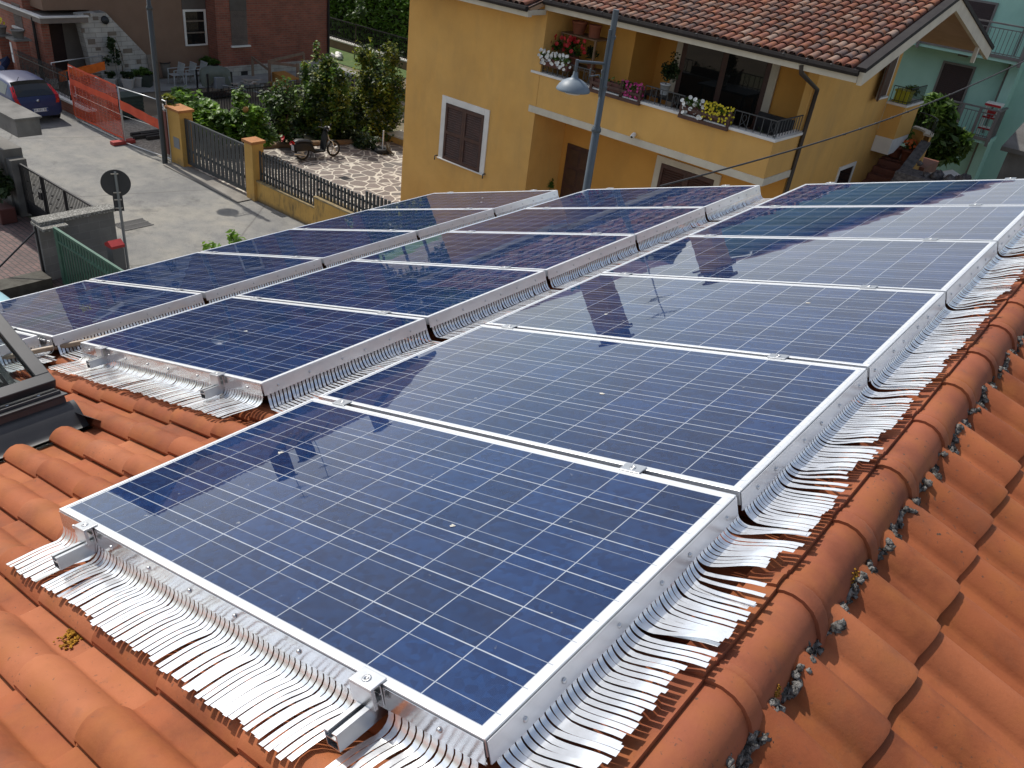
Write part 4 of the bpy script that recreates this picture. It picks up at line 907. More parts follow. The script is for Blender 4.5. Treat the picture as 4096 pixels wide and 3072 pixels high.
potted('terracotta pot with a small conifer behind the right balcony railing', hs(-5.1, .5, zband+.02), .13, .18, .36, M_terra, [((0,0,.62), (.2,.2,.3))], 'dark', 500, .04, None)
potted('pot of red flowers on the floor by the balcony end', hs(-4.95, .85, zband+.02), .12, .16, .3, M_terra, [((0,0,.42), (.2,.2,.14))], 'green', 250, .05, None, flow=(P_red, [(random.gauss(0,.13), random.gauss(0,.13), random.uniform(.42,.6)) for _ in range(24)], .04))
# flowers by the front door and on the stair
c = hb(k3(1060, 1380), .9); shrub('flowering_shrub', 'purple flowering bush at the corner of the recessed entrance', 'bush', (c.x, c.y, G), [((c.x, c.y, c.z-.25), (.45,.35,.4)), ((c.x+.35, c.y, c.z-.3), (.4,.3,.35))], 'green', 900, .07)
mb = MB(); flowers(mb, [(c.x+random.gauss(.1,.3), c.y-.35+random.gauss(0,.05), c.z+random.uniform(-.3,.18)) for _ in range(60)], .05); o = mb.build('blossoms', P_pink, bpy.data.objects['flowering_shrub'])
c = hb(k3(1270, 1350), 1.1); potted('slim potted climber left of the front door', (c.x, c.y, G), .14, .18, .35, M_terra, [((0,0,c.z-G-.1), (.2,.2,.4)), ((0,0,c.z-G-.9), (.2,.2,.6))], 'green', 500, .08, None)
potted('terracotta pot of orange flowers on the stair landing', hs(-3.9, 8.35, -3.70), .15, .2, .32, M_terra, [((0,0,.45), (.2,.2,.15))], 'green', 200, .05, 'pots on the stair landing', flow=(P_or, [(random.gauss(0,.14), random.gauss(0,.14), random.uniform(.42,.6)) for _ in range(26)], .045))
potted('broad leafy plant against the stair wall on the landing', hs(-4.3, 8.5, -3.70), .15, .2, .3, M_terra, [((0,0,.65), (.36,.3,.42))], 'green', 500, .09, 'pots on the stair landing')
potted('small yellow pot of succulents on the landing edge', hs(-3.7, 8.25, -3.70), .1, .12, .18, P_yel, [((0,0,.25), (.12,.12,.08))], 'yel', 120, .04, 'pots on the stair landing')
t = thing('planter', 'yellow plastic planter box on the small corner balcony', 'planter', hs(-4.3, 7.25, -2.02)); mb = MB(); hbox(mb, (AW+.1, 7.06, -2.019), (-4.08, 7.42, -1.74)); hbox(mb, (AW+.07, 7.03, -1.739), (-4.05, 7.45, -1.69)); mb.build('box', mat('yellow_green_plastic', (.42,.40,.02), (.35,.33,.02), 5, .5), t, bevel=.01)
mb = MB(); mb.leaves(blob(160, hs(-4.25, 7.8, -1.75), (.2,.3,.18), .2), .07); mb.build('foliage', LF['green'], t)

# ------------------------------------------------------------------ bushes behind the gate, trees
def bz(q, y): p = wy(q, y); return p
def bush_px(name, label, cat, y, items, leaf, n, size, group=None, base=None, **kw):
    """items: (pixel centre, half width m, half depth m, half height m)"""
    bl = []
    for (q, rx, ry, rz) in items: p = wy(q, y + (kw.get('dy', {}).get(q, 0))); bl.append(((p.x, p.y, p.z), (rx, ry, rz)))
    b = base or (sum(x[0][0] for x in bl)/len(bl), sum(x[0][1] for x in bl)/len(bl), G)
    return shrub(name, label, cat, b, bl, leaf, n, size, group, **{k: v for k, v in kw.items() if k != 'dy'})
GB = 'shrubs in the yellow house garden'
bush_px('fig_bush', 'bright green large-leaved bush rising behind the yellow gate pillar', 'bush', 15.9, [((770,425),.75,.6,.55), ((720,400),.5,.5,.5), ((820,470),.8,.6,.6), ((760,500),.8,.6,.6), ((880,500),.8,.7,.7)], ['bright', 'bright', 'green'], 4200, .17, GB, k=20, flat=.6, ln=1.25)
bush_px('fig_bush', 'sparse bright green bush behind the middle of the sliding gate', 'bush', 16.6, [((965,400),.45,.4,.4), ((1000,470),.7,.6,.6), ((940,510),.8,.6,.6), ((1040,540),.7,.6,.5)], ['bright', 'green'], 2300, .16, GB, k=14, flat=.6, ln=1.25)
bush_px('shrub', 'dark glossy shrub with one orange-red flower next to the motor scooter', 'bush', 18.2, [((1120,510),.8,.5,.55), ((1060,560),.7,.5,.45), ((1180,560),.6,.4,.4), ((1130,450),.7,.6,.7), ((1100,420),.6,.6,.7), ((1150,385),.6,.6,.7)], ['green', 'dark'], 2600, .11, GB, k=18)
bush_px('shrub', 'tall dense shrub with yellow-green shoots behind the scooter', 'bush', 20.2, [((1250,420),1.1,.9,1.0), ((1290,330),.9,.7,.8), ((1200,480),1.0,.8,.8), ((1330,440),.9,.8,.9), ((1280,520),1.0,.7,.5), ((1225,300),.32,.3,.7), ((1265,215),.16,.16,.65), ((1360,330),.5,.5,.7), ((1310,260),.4,.4,.5)], ['dark', 'green', 'yel', 'green'], 10500, .10, GB, k=22, cr=.3)
bush_px('shrub', 'feathery yellow-tipped conifer shrub against the yellow house corner', 'bush', 22.2, [((1500,330),1.2,.8,1.0), ((1470,225),.7,.5,.6), ((1560,235),.55,.4,.7), ((1430,400),.9,.8,.8), ((1540,440),1.1,.8,1.0), ((1580,360),.7,.6,.8), ((1500,520),1.2,.7,.5), ((1400,480),.8,.6,.5)], ['dark', 'yel', 'green', 'yel'], 11000, .09, GB, k=26, cr=.3)
bush_px('shrub', 'low dark ground shrub along the yard edge between the scooter and the house', 'bush', 20.8, [((1380,560),.8,.5,.4), ((1460,560),.8,.5,.35), ((1340,500),.7,.5,.5)], ['dark'], 2200, .10, GB, k=18)
mb = MB(); flowers(mb, [wy((1124,545), 17.5), wy((1132,552), 17.5), wy((1168,573), 17.6), wy((1128,560), 17.5)], .09); o = mb.build('rose', P_red, None, origin=wy((1130,552), 17.6)-Vector((0,0,.4)))
mb2 = MB(); tag(o, 'few red roses glowing in front of the dark shrub beside the scooter', 'flowers')
mb = MB(); c = wy((983,440), 16.3); mb.lathe(c, [(.01,-.1),(.09,-.05),(.11,.02),(.08,.09),(.01,.12)], 12); o = mb.build('hanging_gourd', mat('faded_orange', (.32,.17,.04), (.25,.12,.03), 6, .7), None, origin=c); tag(o, 'round faded orange fruit hanging in the bush behind the gate', 'fruit')
# planting bed edge
mb = MB(); mb.tube([(-23.3,16.9,G+.05),(-22.9,18.6,G+.06),(-22.2,20.6,G+.06),(-21.9,22.6,G+.06)], .12, 6); o = mb.build('bed_edging', mat('stone_edging', (.24,.15,.08), (.15,.10,.06), 4, .9, bump=.6), None, origin=(-22.4,19.5,G)); tag(o, 'rough stone edging between the paved yard and the shrub bed', 'edging')
# long clipped hedge behind an iron fence
hy = 33.0
def hedge():
    t = thing('hedge', 'long clipped laurel hedge between the brick house and the yellow house', 'hedge', (-36, hy, G))
    n = 15000; xs = RNG.uniform(-46, -26, n); zs = G + .35 + RNG.random(n)**.75*3.0; ys = hy + .15 + RNG.random(n)*.9
    top = RNG.random(n) < .45; zs[top] = G + 3.25 + RNG.normal(0, .12, top.sum()) + .12*np.sin(xs[top]*2.1); ys[~top] = hy + .1 + RNG.random((~top).sum())*.35
    mb = MB(); mb.leaves(np.stack([xs, ys, zs], 1), .17, .3, 1.5); mb.build('foliage', LF['hedge'], t)
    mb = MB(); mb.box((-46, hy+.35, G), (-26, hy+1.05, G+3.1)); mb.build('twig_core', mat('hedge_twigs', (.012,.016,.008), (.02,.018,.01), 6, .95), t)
    t2 = thing('garden_wall', 'low wall with white coping and dark iron fence in front of the hedge', 'wall', (-36, hy-.35, G))
    mb = MB(); mb.box((-46, hy-.45, G), (-26, hy-.2, G+.42)); mb.build('plinth', mat('buff_render', (.25,.17,.11), (.2,.13,.09), 2, .9), t2)
    mb = MB(); mb.box((-46, hy-.5, G+.421), (-26, hy-.15, G+.49)); mb.build('coping', M_white, t2)
    mb = MB(); mb.bar((-46, hy-.32, G+1.55), (-26, hy-.32, G+1.55), .05); mb.bar((-46, hy-.32, G+.62), (-26, hy-.32, G+.62), .04)
    for i in range(140): x = -46 + i*20/139; mb.bar((x, hy-.32, G+.49), (x, hy-.32, G+1.6), .022)
    mb.build('iron_fence', M_iron, t2)
hedge()
def tree(label, p, h, cr, leaf, n, size, tr=.16):
    t = thing('tree', label, 'tree', p, 'trees behind the hedge'); p = Vector(p)
    mb = MB(); top = p+Vector((random.uniform(-.3,.3), random.uniform(-.3,.3), h*.62)); mb.tube([p, p.lerp(top,.5)+Vector((random.uniform(-.15,.15),0,0)), top], [tr, tr*.75, tr*.45], 9)
    tips = [p+Vector((random.uniform(-1,1)*cr*.7, random.uniform(-1,1)*cr*.7, h*random.uniform(.55,.9))) for _ in range(9)]; limbs(mb, top-Vector((0,0,h*.18)), tips, tr*.45); mb.build('trunk', M_bark, t)
    mb = MB(); mb.leaves(clumps(n, p+Vector((0,0,h*.72)), (cr, cr, h*.34), 34, .3), size); mb.build('crown', LF[leaf], t)
for i, (x, y, h, cr) in enumerate([(-48,41,9,3.2),(-43,44,8.5,3.0),(-38.5,42,9.5,3.2),(-34,45,9,3.2),(-30,43,8.5,3),(-52,47,10,3.6),(-45,50,10,3.6),(-38,51,10.5,3.8),(-31,50,10,3.5)]):
    tree(['dark tree with a bare lower trunk just behind the hedge', 'dark bushy tree in the second row behind the hedge'][i > 4], (x, y, G), h, cr, ['dark', 'green'][i % 2], 2600, .34, .13+.03*(i%3))
for (x, y, h, cr) in [(-26,58,9,4),(-16,62,9,4.5),(-5,66,10,4.5),(8,60,9,4.5),(20,64,9,4.5),(-58,55,9,4.5),(-66,30,8,4),(-70,45,9,4.5)]:
    tree('broad green tree standing far behind the houses', (x, y, G), h, cr, 'green', 2000, .45, .2)
t = thing('sapling', 'thin young tree by the brick house corner before the hedge', 'tree', (-34.6, 31.6, G)); mb = MB(); mb.tube([(-34.6,31.6,G), (-34.5,31.6,G+1.6), (-34.4,31.5,G+2.6)], [.03,.025,.012], 6); mb.build('trunk', M_bark, t); mb = MB(); mb.leaves(clumps(380, (-34.4,31.5,G+2.6), (.7,.7,.8), 10), .12); mb.build('crown', LF['vine'], t)
mb = MB(); [lump(mb, (-34.9+random.gauss(0,.3), 30.9+random.gauss(0,.3), G+.12), .17, (1.3,1,.8), 8, .4) for _ in range(5)]; o = mb.build('white_bags', P_white, None, origin=(-34.9,30.9,G)); tag(o, 'heap of white plastic bags on the lawn behind the brick house', 'bags')
# shoots peeking over the eaves of our own roof
for (q, lb, n_) in (((950,965), 'leafy shoot peeking over the left edge of the panel row', 46), ((850,1000), 'smaller leafy shoot just showing beside the first one', 24)):
    p = wz(q, -3.35) if False else wy(q, 7.6); p = Vector(p); t = thing('garden_shrub', lb, 'bush', (p.x, p.y, G), 'shoots over the eaves')
    mb = MB(); limbs(mb, (p.x, p.y, G), [p+Vector((dx, dy, .05)) for dx, dy in ((0,0),(.2,.1),(-.2,.05),(.1,-.15))], .03); mb.build('stem', M_bark, t)
    mb = MB(); 
    for dx in (-.16, .0, .16): mb.leaves(blob(n_, p+Vector((dx, 0, -.08+random.uniform(0,.16))), (.09,.12,.22), .1), .06, .2, 2.4)
    mb.leaves(blob(n_*5, p-Vector((0,0,.6)), (.5,.4,.4), .2), .07, .2, 2.2); mb.build('foliage', LF['bright'], t)
# ------------------------------------------------------------------ green house behind on the right
M_grn = rendermat('mint_render', (.36,.58,.50), (.31,.52,.45), (.22,.37,.32), .22)
M_gtrim = mat('grey_balcony_paint', (.17,.155,.15), (.13,.12,.115), 4, .7)
M_brdoor = mat('dark_plum_shutter', (.035,.018,.020), (.028,.015,.016), 5, .6)
gy = 34.0
gh = thing('green_house', 'mint green house behind the yellow one with grey railed balconies and dark doors', 'house', (-7, gy+4, G))
xR = wy(kb(1880, 560), gy).x; zslab1 = wy(kg(1600, 660), gy-1.2).z; zslab0 = wy(kb(1300, 870), gy-1.2).z
mb = MB(); mb.box((-17, gy, G), (xR, gy+9, 2.9)); mb.build('wall', M_grn, gh)
mb = MB(); mb.prism([(-17.6,gy-.8,2.9),(xR+.7,gy-.8,2.9),(xR+.7,gy+4.5,3.5),(-17.6,gy+4.5,3.5)], (0,0,.12)); mb.prism([(-17.6,gy+9.8,2.9),(xR+.7,gy+9.8,2.9),(xR+.7,gy+4.5,3.5),(-17.6,gy+4.5,3.5)], (0,0,.12)); mb.build('roof', M_coppi_far, gh)
def gdoor(qa, qb, qc, zb):
    a, b = wy(qa, gy), wy(qb, gy); mb = MB(); mb.box((a.x-.07, gy-.05, zb), (a.x, gy-.002, a.z+.07)); mb.box((b.x, gy-.05, zb), (b.x+.07, gy-.002, a.z+.07)); mb.box((a.x, gy-.05, a.z), (b.x, gy-.002, a.z+.07)); fr_ = mb.build('door_frame', M_gtrim, gh)
    mb = MB(); mb.box((a.x+.001, gy-.03, zb), (b.x-.001, gy-.003, a.z-.001))
    n_ = int((a.z-zb)/.07)
    for k in range(n_): mb.box((a.x+.05, gy-.042, zb+.03+k*.07), (b.x-.05, gy-.0305, zb+.075+k*.07))
    mb.build('door', M_brdoor, gh)
gdoor(kg(1210,800), kg(1575,870), None, zslab0)
gdoor(kg(1480,0), kg(1860,60), None, zslab1)
def gbal(z, x0, x1, dep, lab):
    mb = MB(); mb.box((x0, gy-dep, z-.16), (x1, gy-.001, z)); sl_ = mb.build('balcony_slab', M_grn, gh)
    mb = MB(); mb.box((x0-.02, gy-dep-.03, z-.06), (x1+.02, gy-dep-.001, z+.05)); mb.build('balcony_edge', M_gtrim, gh)
    mb = MB(); h = 1.0; mb.box((x0, gy-dep, z+h-.05), (x1, gy-dep+.09, z+h)); mb.box((x1-.09, gy-dep+.091, z+h-.05), (x1, gy-.002, z+h))
    mb.bar((x0, gy-dep+.04, z+h-.17), (x1, gy-dep+.04, z+h-.17), .03); mb.bar((x0, gy-dep+.04, z+.08), (x1, gy-dep+.04, z+.08), .03)
    k = int((x1-x0)/.13)
    for i in range(k+1): x = x0+(x1-x0)*i/k; mb.bar((x, gy-dep+.04, z), (x, gy-dep+.04, z+h-.17), .018)
    for i in range(8): y = gy-dep+.1+(dep-.2)*i/7; mb.bar((x1-.045, y, z), (x1-.045, y, z+h-.05), .018)
    for x in [x0+.05 + (x1-x0-.1)*i/3 for i in range(4)]: mb.box((x-.05, gy-dep-.06, z-.22), (x+.05, gy-dep-.031, z+h)) 
    mb.build('balcony_railing', M_gtrim, gh)
xb0 = wy(kb(900, 760), gy-1.2).x; xb1 = wy(kb(1690, 960), gy-1.2).x
gbal(zslab0, xb0, xb1, 1.2, 'lower'); 
xu1 = wy(kg(2200, 760), gy-1.2).x
gbal(zslab1, -13, xu1, 1.2, 'upper')
p = wy(kg(1440, 700), gy-.25); mb = MB(); mb.box((p.x-.16, gy-.32, p.z-.05), (p.x+.16, gy-.1, p.z+.05)); mb.build('ceiling_lamp', M_gtrim, gh)
mb = MB(); mb.box((xR+.001, gy+.6, G), (xR+6, gy+9, 1.6)); mb.box((xR-.30, gy-.25, G), (xR-.001, gy-.001, 2.8)); mb.build('wall', M_grn, gh)
mb = MB(); mb.tube([(xR-.34, gy-.1, 2.8), (xR-.34, gy-.1, G)], .05, 8); mb.build('downpipe', M_gtrim, gh)
# shelf with red things on the lower balcony
t = thing('balcony_shelf', 'small white shelf with red trays at the end of the mint balcony', 'shelf', (xb1-.5, gy-.9, zslab0)); mb = MB()
for x in (xb1-.55, xb1-.16):
    for y in (gy-1.0, gy-.55): mb.box((x, y, zslab0+.001), (x+.03, y+.03, zslab0+1.05))
for z in (.3, .68): mb.box((xb1-.54, gy-.99, zslab0+z), (xb1-.14, gy-.53, zslab0+z+.02))
mb.build('shelf_frame', M_white, t); mb = MB(); mb.box((xb1-.60, gy-1.03, zslab0+1.051), (xb1-.10, gy-.48, zslab0+1.16)); mb.build('top_tray', M_white, t)
mb = MB(); mb.box((xb1-.61, gy-1.045, zslab0+1.06), (xb1-.09, gy-1.031, zslab0+1.13)); mb.box((xb1-.54, gy-1.006, zslab0+.27), (xb1-.14, gy-.9905, zslab0+.33)); mb.box((xb1-.54, gy-1.006, zslab0+.65), (xb1-.14, gy-.9905, zslab0+.71)); mb.build('red_edges', P_red, t)
mb = MB(); mb.lathe((xb1-.35, gy-.8, zslab0+.7005), [(.10,0),(.14,.12),(.15,.2),(.12,.22)], 14); o = mb.build('bucket', P_red, None, origin=(xb1-.35, gy-.8, zslab0+.7)); tag(o, 'round red bucket on the small shelf of the mint balcony', 'bucket')
# vine in front of the green house
bush_px('climbing_vine', 'long-leaved vine climbing up to the mint balcony beside the curved stair', 'vine', 31.5, [(kb(740,600),.6,.5,.6), (kb(880,540),.75,.5,.55), (kb(700,640),.7,.5,.5), (kb(960,600),.5,.5,.5), (kb(1000,900),.75,.5,.5), (kb(1000,1080),.7,.5,.7), (kb(1210,1000),.55,.4,.45), (kb(780,1250),.35,.3,.5), (kb(880,1150),.6,.4,.5)], ['vine', 'vine', 'green'], 4200, .17, None, k=18, ln=2.4, flat=.1)
# grey concrete outbuilding, lean-to and rubble at the right edge
M_conc = mat('weathered_concrete', (.19,.18,.165), (.12,.115,.105), 1.5, .95, bump=.5, bscale=20, c3=(.06,.06,.055), s3=.8)
cy = 22.0; a = wy(kb(1990,1060), cy)
t = thing('outbuilding', 'grey weathered concrete outbuilding at the right edge behind the panels', 'building', (a.x+2, cy+1.5, G)); mb = MB(); mb.box((a.x, cy, G), (a.x+6, cy+4, a.z-.1)); mb.build('wall', mat('blackened_concrete', (.11,.105,.10), (.07,.066,.06), 2, .95, bump=.5), t)
mb = MB(); mb.prism([(a.x-.15, cy-.15, a.z-.1), (a.x+6.2, cy-.15, a.z-.1), (a.x+6.2, cy+4.2, a.z+.7), (a.x-.15, cy+4.2, a.z+.7)], (0,0,.10)); mb.build('roof', MC['blackened_concrete'], t)
mb = MB(); mb.box((a.x+.9, cy-.004, G), (a.x+2.1, cy+.1, a.z-.9)); mb.build('doorway', M_iron, t)
p = wy(kb(1060,1400), 23.5); t = thing('white_canopy', 'white sheet canopy peeking over the far right panel', 'canopy', (p.x, 23.5, p.z-.3)); mb = MB(); mb.prism([(p.x-.7, 23.0, p.z-.34), (p.x, 23.0, p.z), (p.x+1.3, 23.0, p.z-.42), (p.x+1.3, 24.2, p.z-.5), (p.x, 24.2, p.z-.1), (p.x-.7, 24.2, p.z-.42)], (0,0,-.03)); mb.build('sheet', M_white, t)
mb = MB(); [mb.bar((p.x+dx, 23.6, G), (p.x+dx, 23.6, p.z-.5), .06) for dx in (-.6, 1.2)]; mb.build('posts', M_steel, t)
p = wy(kb(1030,1500), 22.6); mb = MB(); [lump(mb, (p.x+random.gauss(0,.5), 22.6+random.gauss(0,.2), p.z-.1+random.gauss(0,.10)), random.uniform(.07,.15), (1,1,.8), 7, .5) for _ in range(26)]; mb.box((p.x-1.1, 22.2, G), (p.x+1.1, 23.0, p.z-.1)); o = mb.build('rubble_heap', mat('dark_rubble', (.05,.045,.05), (.16,.15,.15), 12, .95), None, origin=(p.x, 22.6, G)); tag(o, 'heap of dark broken tiles on a low wall beside the white canopy', 'rubble')

# ------------------------------------------------------------------ brick house on the left
M_brick = brickmat('dark_red_brick', (.30,.092,.055), (.215,.068,.045), (.22,.13,.095), .30, .10, .012, 'XYZ', .5)
M_stone = brickmat('pale_stone_cladding', (.46,.44,.40), (.36,.34,.31), (.22,.21,.19), .52, .19, .008, 'XYZ', .6, bias=-.3)
M_stone2 = mat('brown_stone_block', (.20,.165,.13), (.16,.13,.105), 6, .9)
M_brown = mat('brown_render', (.215,.135,.092), (.19,.118,.08), 1.5, .92, bump=.2, bscale=60)
bh = thing('brick_house', 'dark red brick house with a brown rendered bay and a pale stone stair wall', 'house', (-37, 21, G))
xb, xr, xs, yl = -33.3, -34.05, -33.6, 14.75
y0b, y1b, zp, ZT = 22.25, 28.75, -6.95, 3.0
mb = MB(); mb.box((xb-7, y0b, zp), (xb, y1b, ZT)); mb.build('wall', M_brick, bh)
mb = MB(); mb.box((xb-7, y0b-.04, G), (xb+.05, y1b+.04, zp)); mb.build('stone_plinth', M_stone, bh)
mb = MB(); mb.box((xb-7, 16.9, G), (xr, y0b-.001, ZT)); mb.build('wall', M_brown, bh)
mb = MB(); mb.box((xb-7, yl, -7.0), (xr-1.0, 16.899, ZT)); mb.box((xr-.999, yl, -7.0), (xs-.1, yl+.3, -4.72)); mb.build('wall', M_brick, bh)
mb = MB(); mb.box((xb-7, yl-.03, G), (xs-.05, yl+.3, -7.001)); mb.build('stone_plinth', M_stone, bh)
mb = MB(); mb.box((xr-.999, yl+.301, -4.5), (xs-.4, 16.899, ZT)); mb.build('wall', M_brown, bh)
# stone stair wall with sloping top
q = [wx(k1(770,140), xs), wx(k1(1035,120), xs), wx(k1(1440,540), xs)]
mb = MB(); mb.prism([(xs, 16.55, G), (xs, q[0].y, q[0].z), (xs, q[1].y, q[1].z), (xs, q[2].y, q[2].z), (xs, q[2].y+.45, G)], (-.45, 0, 0)); sw = mb.build('stone_stair_wall', M_stone, bh)
mb = MB()
for (x_, y_, w_, h_) in ((1100,330,90,36),(900,410,80,50),(1255,500,95,40),(1365,605,50,40),(955,740,90,45),(1245,645,40,30),(940,180,60,36),(815,300,40,40),(965,480,55,30),(855,145,70,35)):
    mb = MB(); a, b_ = wx(k1(x_-w_/2, y_-h_/2), xs+.004), wx(k1(x_+w_/2, y_+h_/2), xs+.004); mb.box((xs+.0005, a.y, b_.z), (xs+.012, b_.y, a.z)); mb.build('brown_block', M_stone2, sw)
p = wx(k1(1033,197), xs+.05); mb = MB(); mb.lathe(p, [(.001,-.07),(.15,-.05),(.17,0),(.12,.07),(.001,.08)], 12, ax=(1,0,.3)); mb.build('wall_lamp', M_iron, sw)
# porch with flat canopy, door
cz = wx(k1(365,165), xs+.2).z
mb = MB(); mb.box((-37.2, yl-.12, cz-.26), (xs+.2, 16.5, cz-.06)); cp_ = mb.build('canopy', mat('canopy_render', (.20,.165,.14), (.16,.13,.11), 2, .9), bh)
mb = MB(); mb.box((xs+.08, yl-.16, cz-.059), (xs+.24, 16.54, cz)); mb.box((-37.3, yl-.16, cz-.059), (xs+.079, yl+.05, cz)); mb.build('canopy_edge', M_white, cp_)
mb = MB(); mb.box((xr-.98, 15.3, G), (xr-.92, 16.15, -5.0)); mb.build('door', M_brdoor, bh)
mb = MB(); mb.box((-37, yl+.301, G), (xr-.999, 16.899, -4.75)); mb.build('porch_wall', mat('grey_porch_render', (.26,.23,.20), (.22,.195,.17), 2, .9), bh)
p0 = wy(k1(330,185), yl-.09)
for pp in ([(p0.x-.1, yl-.09, -4.75), (p0.x-.1, yl-.09, -7.2)], [(xb+.07, y1b-.10, ZT), (xb+.07, y1b-.10, G)]): mb = MB(); mb.tube(pp, .06, 8); mb.build('downpipe', M_gut, bh)
# windows: white framed one in the bay, roller shuttered ones in the brick
a, b_ = wx(k2(72,93), xr), wx(k2(318,440), xr); mb = MB(); t_ = .09
for lo, hi in (((xr, a.y, b_.z), (xr+.05, a.y+t_, a.z)), ((xr, b_.y-t_, b_.z), (xr+.05, b_.y, a.z)), ((xr, a.y+t_, a.z-t_), (xr+.05, b_.y-t_, a.z)), ((xr, a.y+t_, b_.z), (xr+.08, b_.y-t_, b_.z+.06))): mb.box(lo, hi)
w_ = mb.build('window', M_white, bh); mb = MB(); mb.box((xr+.002, a.y+t_, b_.z+.06), (xr+.012, b_.y-t_, a.z-t_)); mb.build('pane', M_dglass, w_)
mb = MB(); [mb.box((xr+.013, a.y+t_, b_.z+(a.z-b_.z)*f-.03), (xr+.03, b_.y-t_, b_.z+(a.z-b_.z)*f+.03)) for f in (.36, .68)]; mb.build('window_bars', M_stone2, w_)
mb = MB(); mb.box((xr+.001, a.y-.02, a.z+.002), (xr+.03, b_.y+.02, a.z+3.3)); mb.build('shutter_strip', mat('grey_brown_panel', (.10,.085,.075), (.085,.07,.06), 3, .8), bh)
M_roll = brickmat('roller_shutter', (.17,.13,.11), (.15,.115,.10), (.06,.05,.045), 30, .05, .006, 'XYZ', .8)
a, b_ = wx(k2(540,105), xb), wx(k2(715,440), xb)
mb = MB(); mb.box((xb+.002, a.y, b_.z), (xb+.02, b_.y, a.z)); w_ = mb.build('window', M_roll, bh); mb = MB(); mb.box((xb+.001, a.y-.06, b_.z-.07), (xb+.12, b_.y+.1, b_.z-.001)); mb.build('sill', M_white, w_)
mb = MB(); mb.box((xb+.003, a.y-.02, a.z+.003), (xb+.03, b_.y, a.z+3)); mb.build('shutter_strip', MC['grey_brown_panel'], bh)
a, b_ = wx(k2(648,702), xb+.05), wx(k2(716,750), xb+.05); mb = MB(); mb.box((xb+.051, a.y, b_.z), (xb+.056, b_.y, a.z)); mb.build('cellar_vent', M_iron, bh)
for (xa, xe, za, ze) in ((-37.6,-36.3,-4.6,-6.2),):
    pa, pb = wy((50,30), yl), wy((95,115), yl); mb = MB(); mb.box((pa.x, yl-.02, pb.z), (pb.x, yl-.001, pa.z+.2)); w_ = mb.build('window', M_roll, bh); mb = MB(); mb.box((pa.x-.1, yl-.12, pb.z-.08), (pb.x+.1, yl-.021, pb.z-.001)); mb.build('sill', M_white, w_)
for z in (-3.0, .2):
    for y in (23.6, 26.8): mb = MB(); mb.box((xb+.002, y-.55, z), (xb+.02, y+.55, z+1.4)); mb.build('window', M_roll, bh)
# roof with chimneys and aerials, mirrored in the nearest panels
def slope(p0, p1, p2, p3):
    mb = MB(); P0, P1, P2, P3 = map(Vector, (p0, p1, p2, p3)); n_ = 46
    def f(s_, t): return P0.lerp(P1, s_).lerp(P3.lerp(P2, s_), t) + Vector((0,0,.05*abs(math.sin(s_*n_*math.pi))+.03*((t*16) % 1)))
    mb.grid(f, n_*4, 32); return mb
E0, E1, zE, zR, xRdg = 14.0, 29.5, 2.9, 5.0, -38.5
sl_ = slope((xb+.8, E0, zE), (xb+.8, E1, zE), (xRdg, E1, zR), (xRdg, E0, zR)); sl_.build('roof', M_coppi_far, bh)
sl_ = slope((xRdg-5.5, E0, zE), (xRdg-5.5, E1, zE), (xRdg, E1, zR), (xRdg, E0, zR)); sl_.build('roof', M_coppi_far, bh)
mb = MB(); mb.prism([(xb+.8,E0,zE-.02),(xb+.8,E1,zE-.02),(xRdg,E1,zR-.02),(xRdg,E0,zR-.02)], (0,0,-.2)); mb.prism([(xRdg-5.5,E0,zE-.02),(xRdg-5.5,E1,zE-.02),(xRdg,E1,zR-.02),(xRdg,E0,zR-.02)], (0,0,-.2))
for y in (14.9, 28.6): mb.prism([(xb-.1,y,zE-.2),(xRdg,y,zR-.3),(xRdg-5,y,zE-.2)], (0,.15,0))
mb.build('roof_deck', M_brown, bh)
for y, x, h_ in ((20.6,-37.2,1.3), (22.4,-37.6,1.0), (27.6,-37.4,1.4)):
    zc = zR - .6; mb = MB(); mb.box((x-.3, y-.4, zc-.6), (x+.3, y+.4, zc+h_)); ch = mb.build('chimney', M_brick, bh); mb = MB(); mb.box((x-.38, y-.48, zc+h_+.22), (x+.38, y+.48, zc+h_+.3))
    for dy in (-.32, 0, .32): mb.box((x-.3, y+dy-.06, zc+h_+.001), (x+.3, y+dy+.06, zc+h_+.219))
    mb.build('chimney_cap', M_coppi_far, ch)
aerial((-38.3, 21.6, zR), 2.7, bh); aerial((-38.3, 23.6, zR), 2.3, bh)
# house further back whose edge and railed terrace show in the second panel's reflection
t = thing('distant_house', 'large tan house with brown tiled roof far behind the garden trees', 'house', (-52, 62, G)); mb = MB(); mb.box((-60, 60, G), (-40, 72, 2.6)); mb.build('wall', mat('tan_render', (.42,.33,.22), (.38,.30,.2), 2, .9), t)
slope((-61,59,2.6),(-39,59,2.6),(-39,66,4.6),(-61,66,4.6)).build('roof', M_coppi_far, t); slope((-61,73,2.6),(-39,73,2.6),(-39,66,4.6),(-61,66,4.6)).build('roof', M_coppi_far, t)
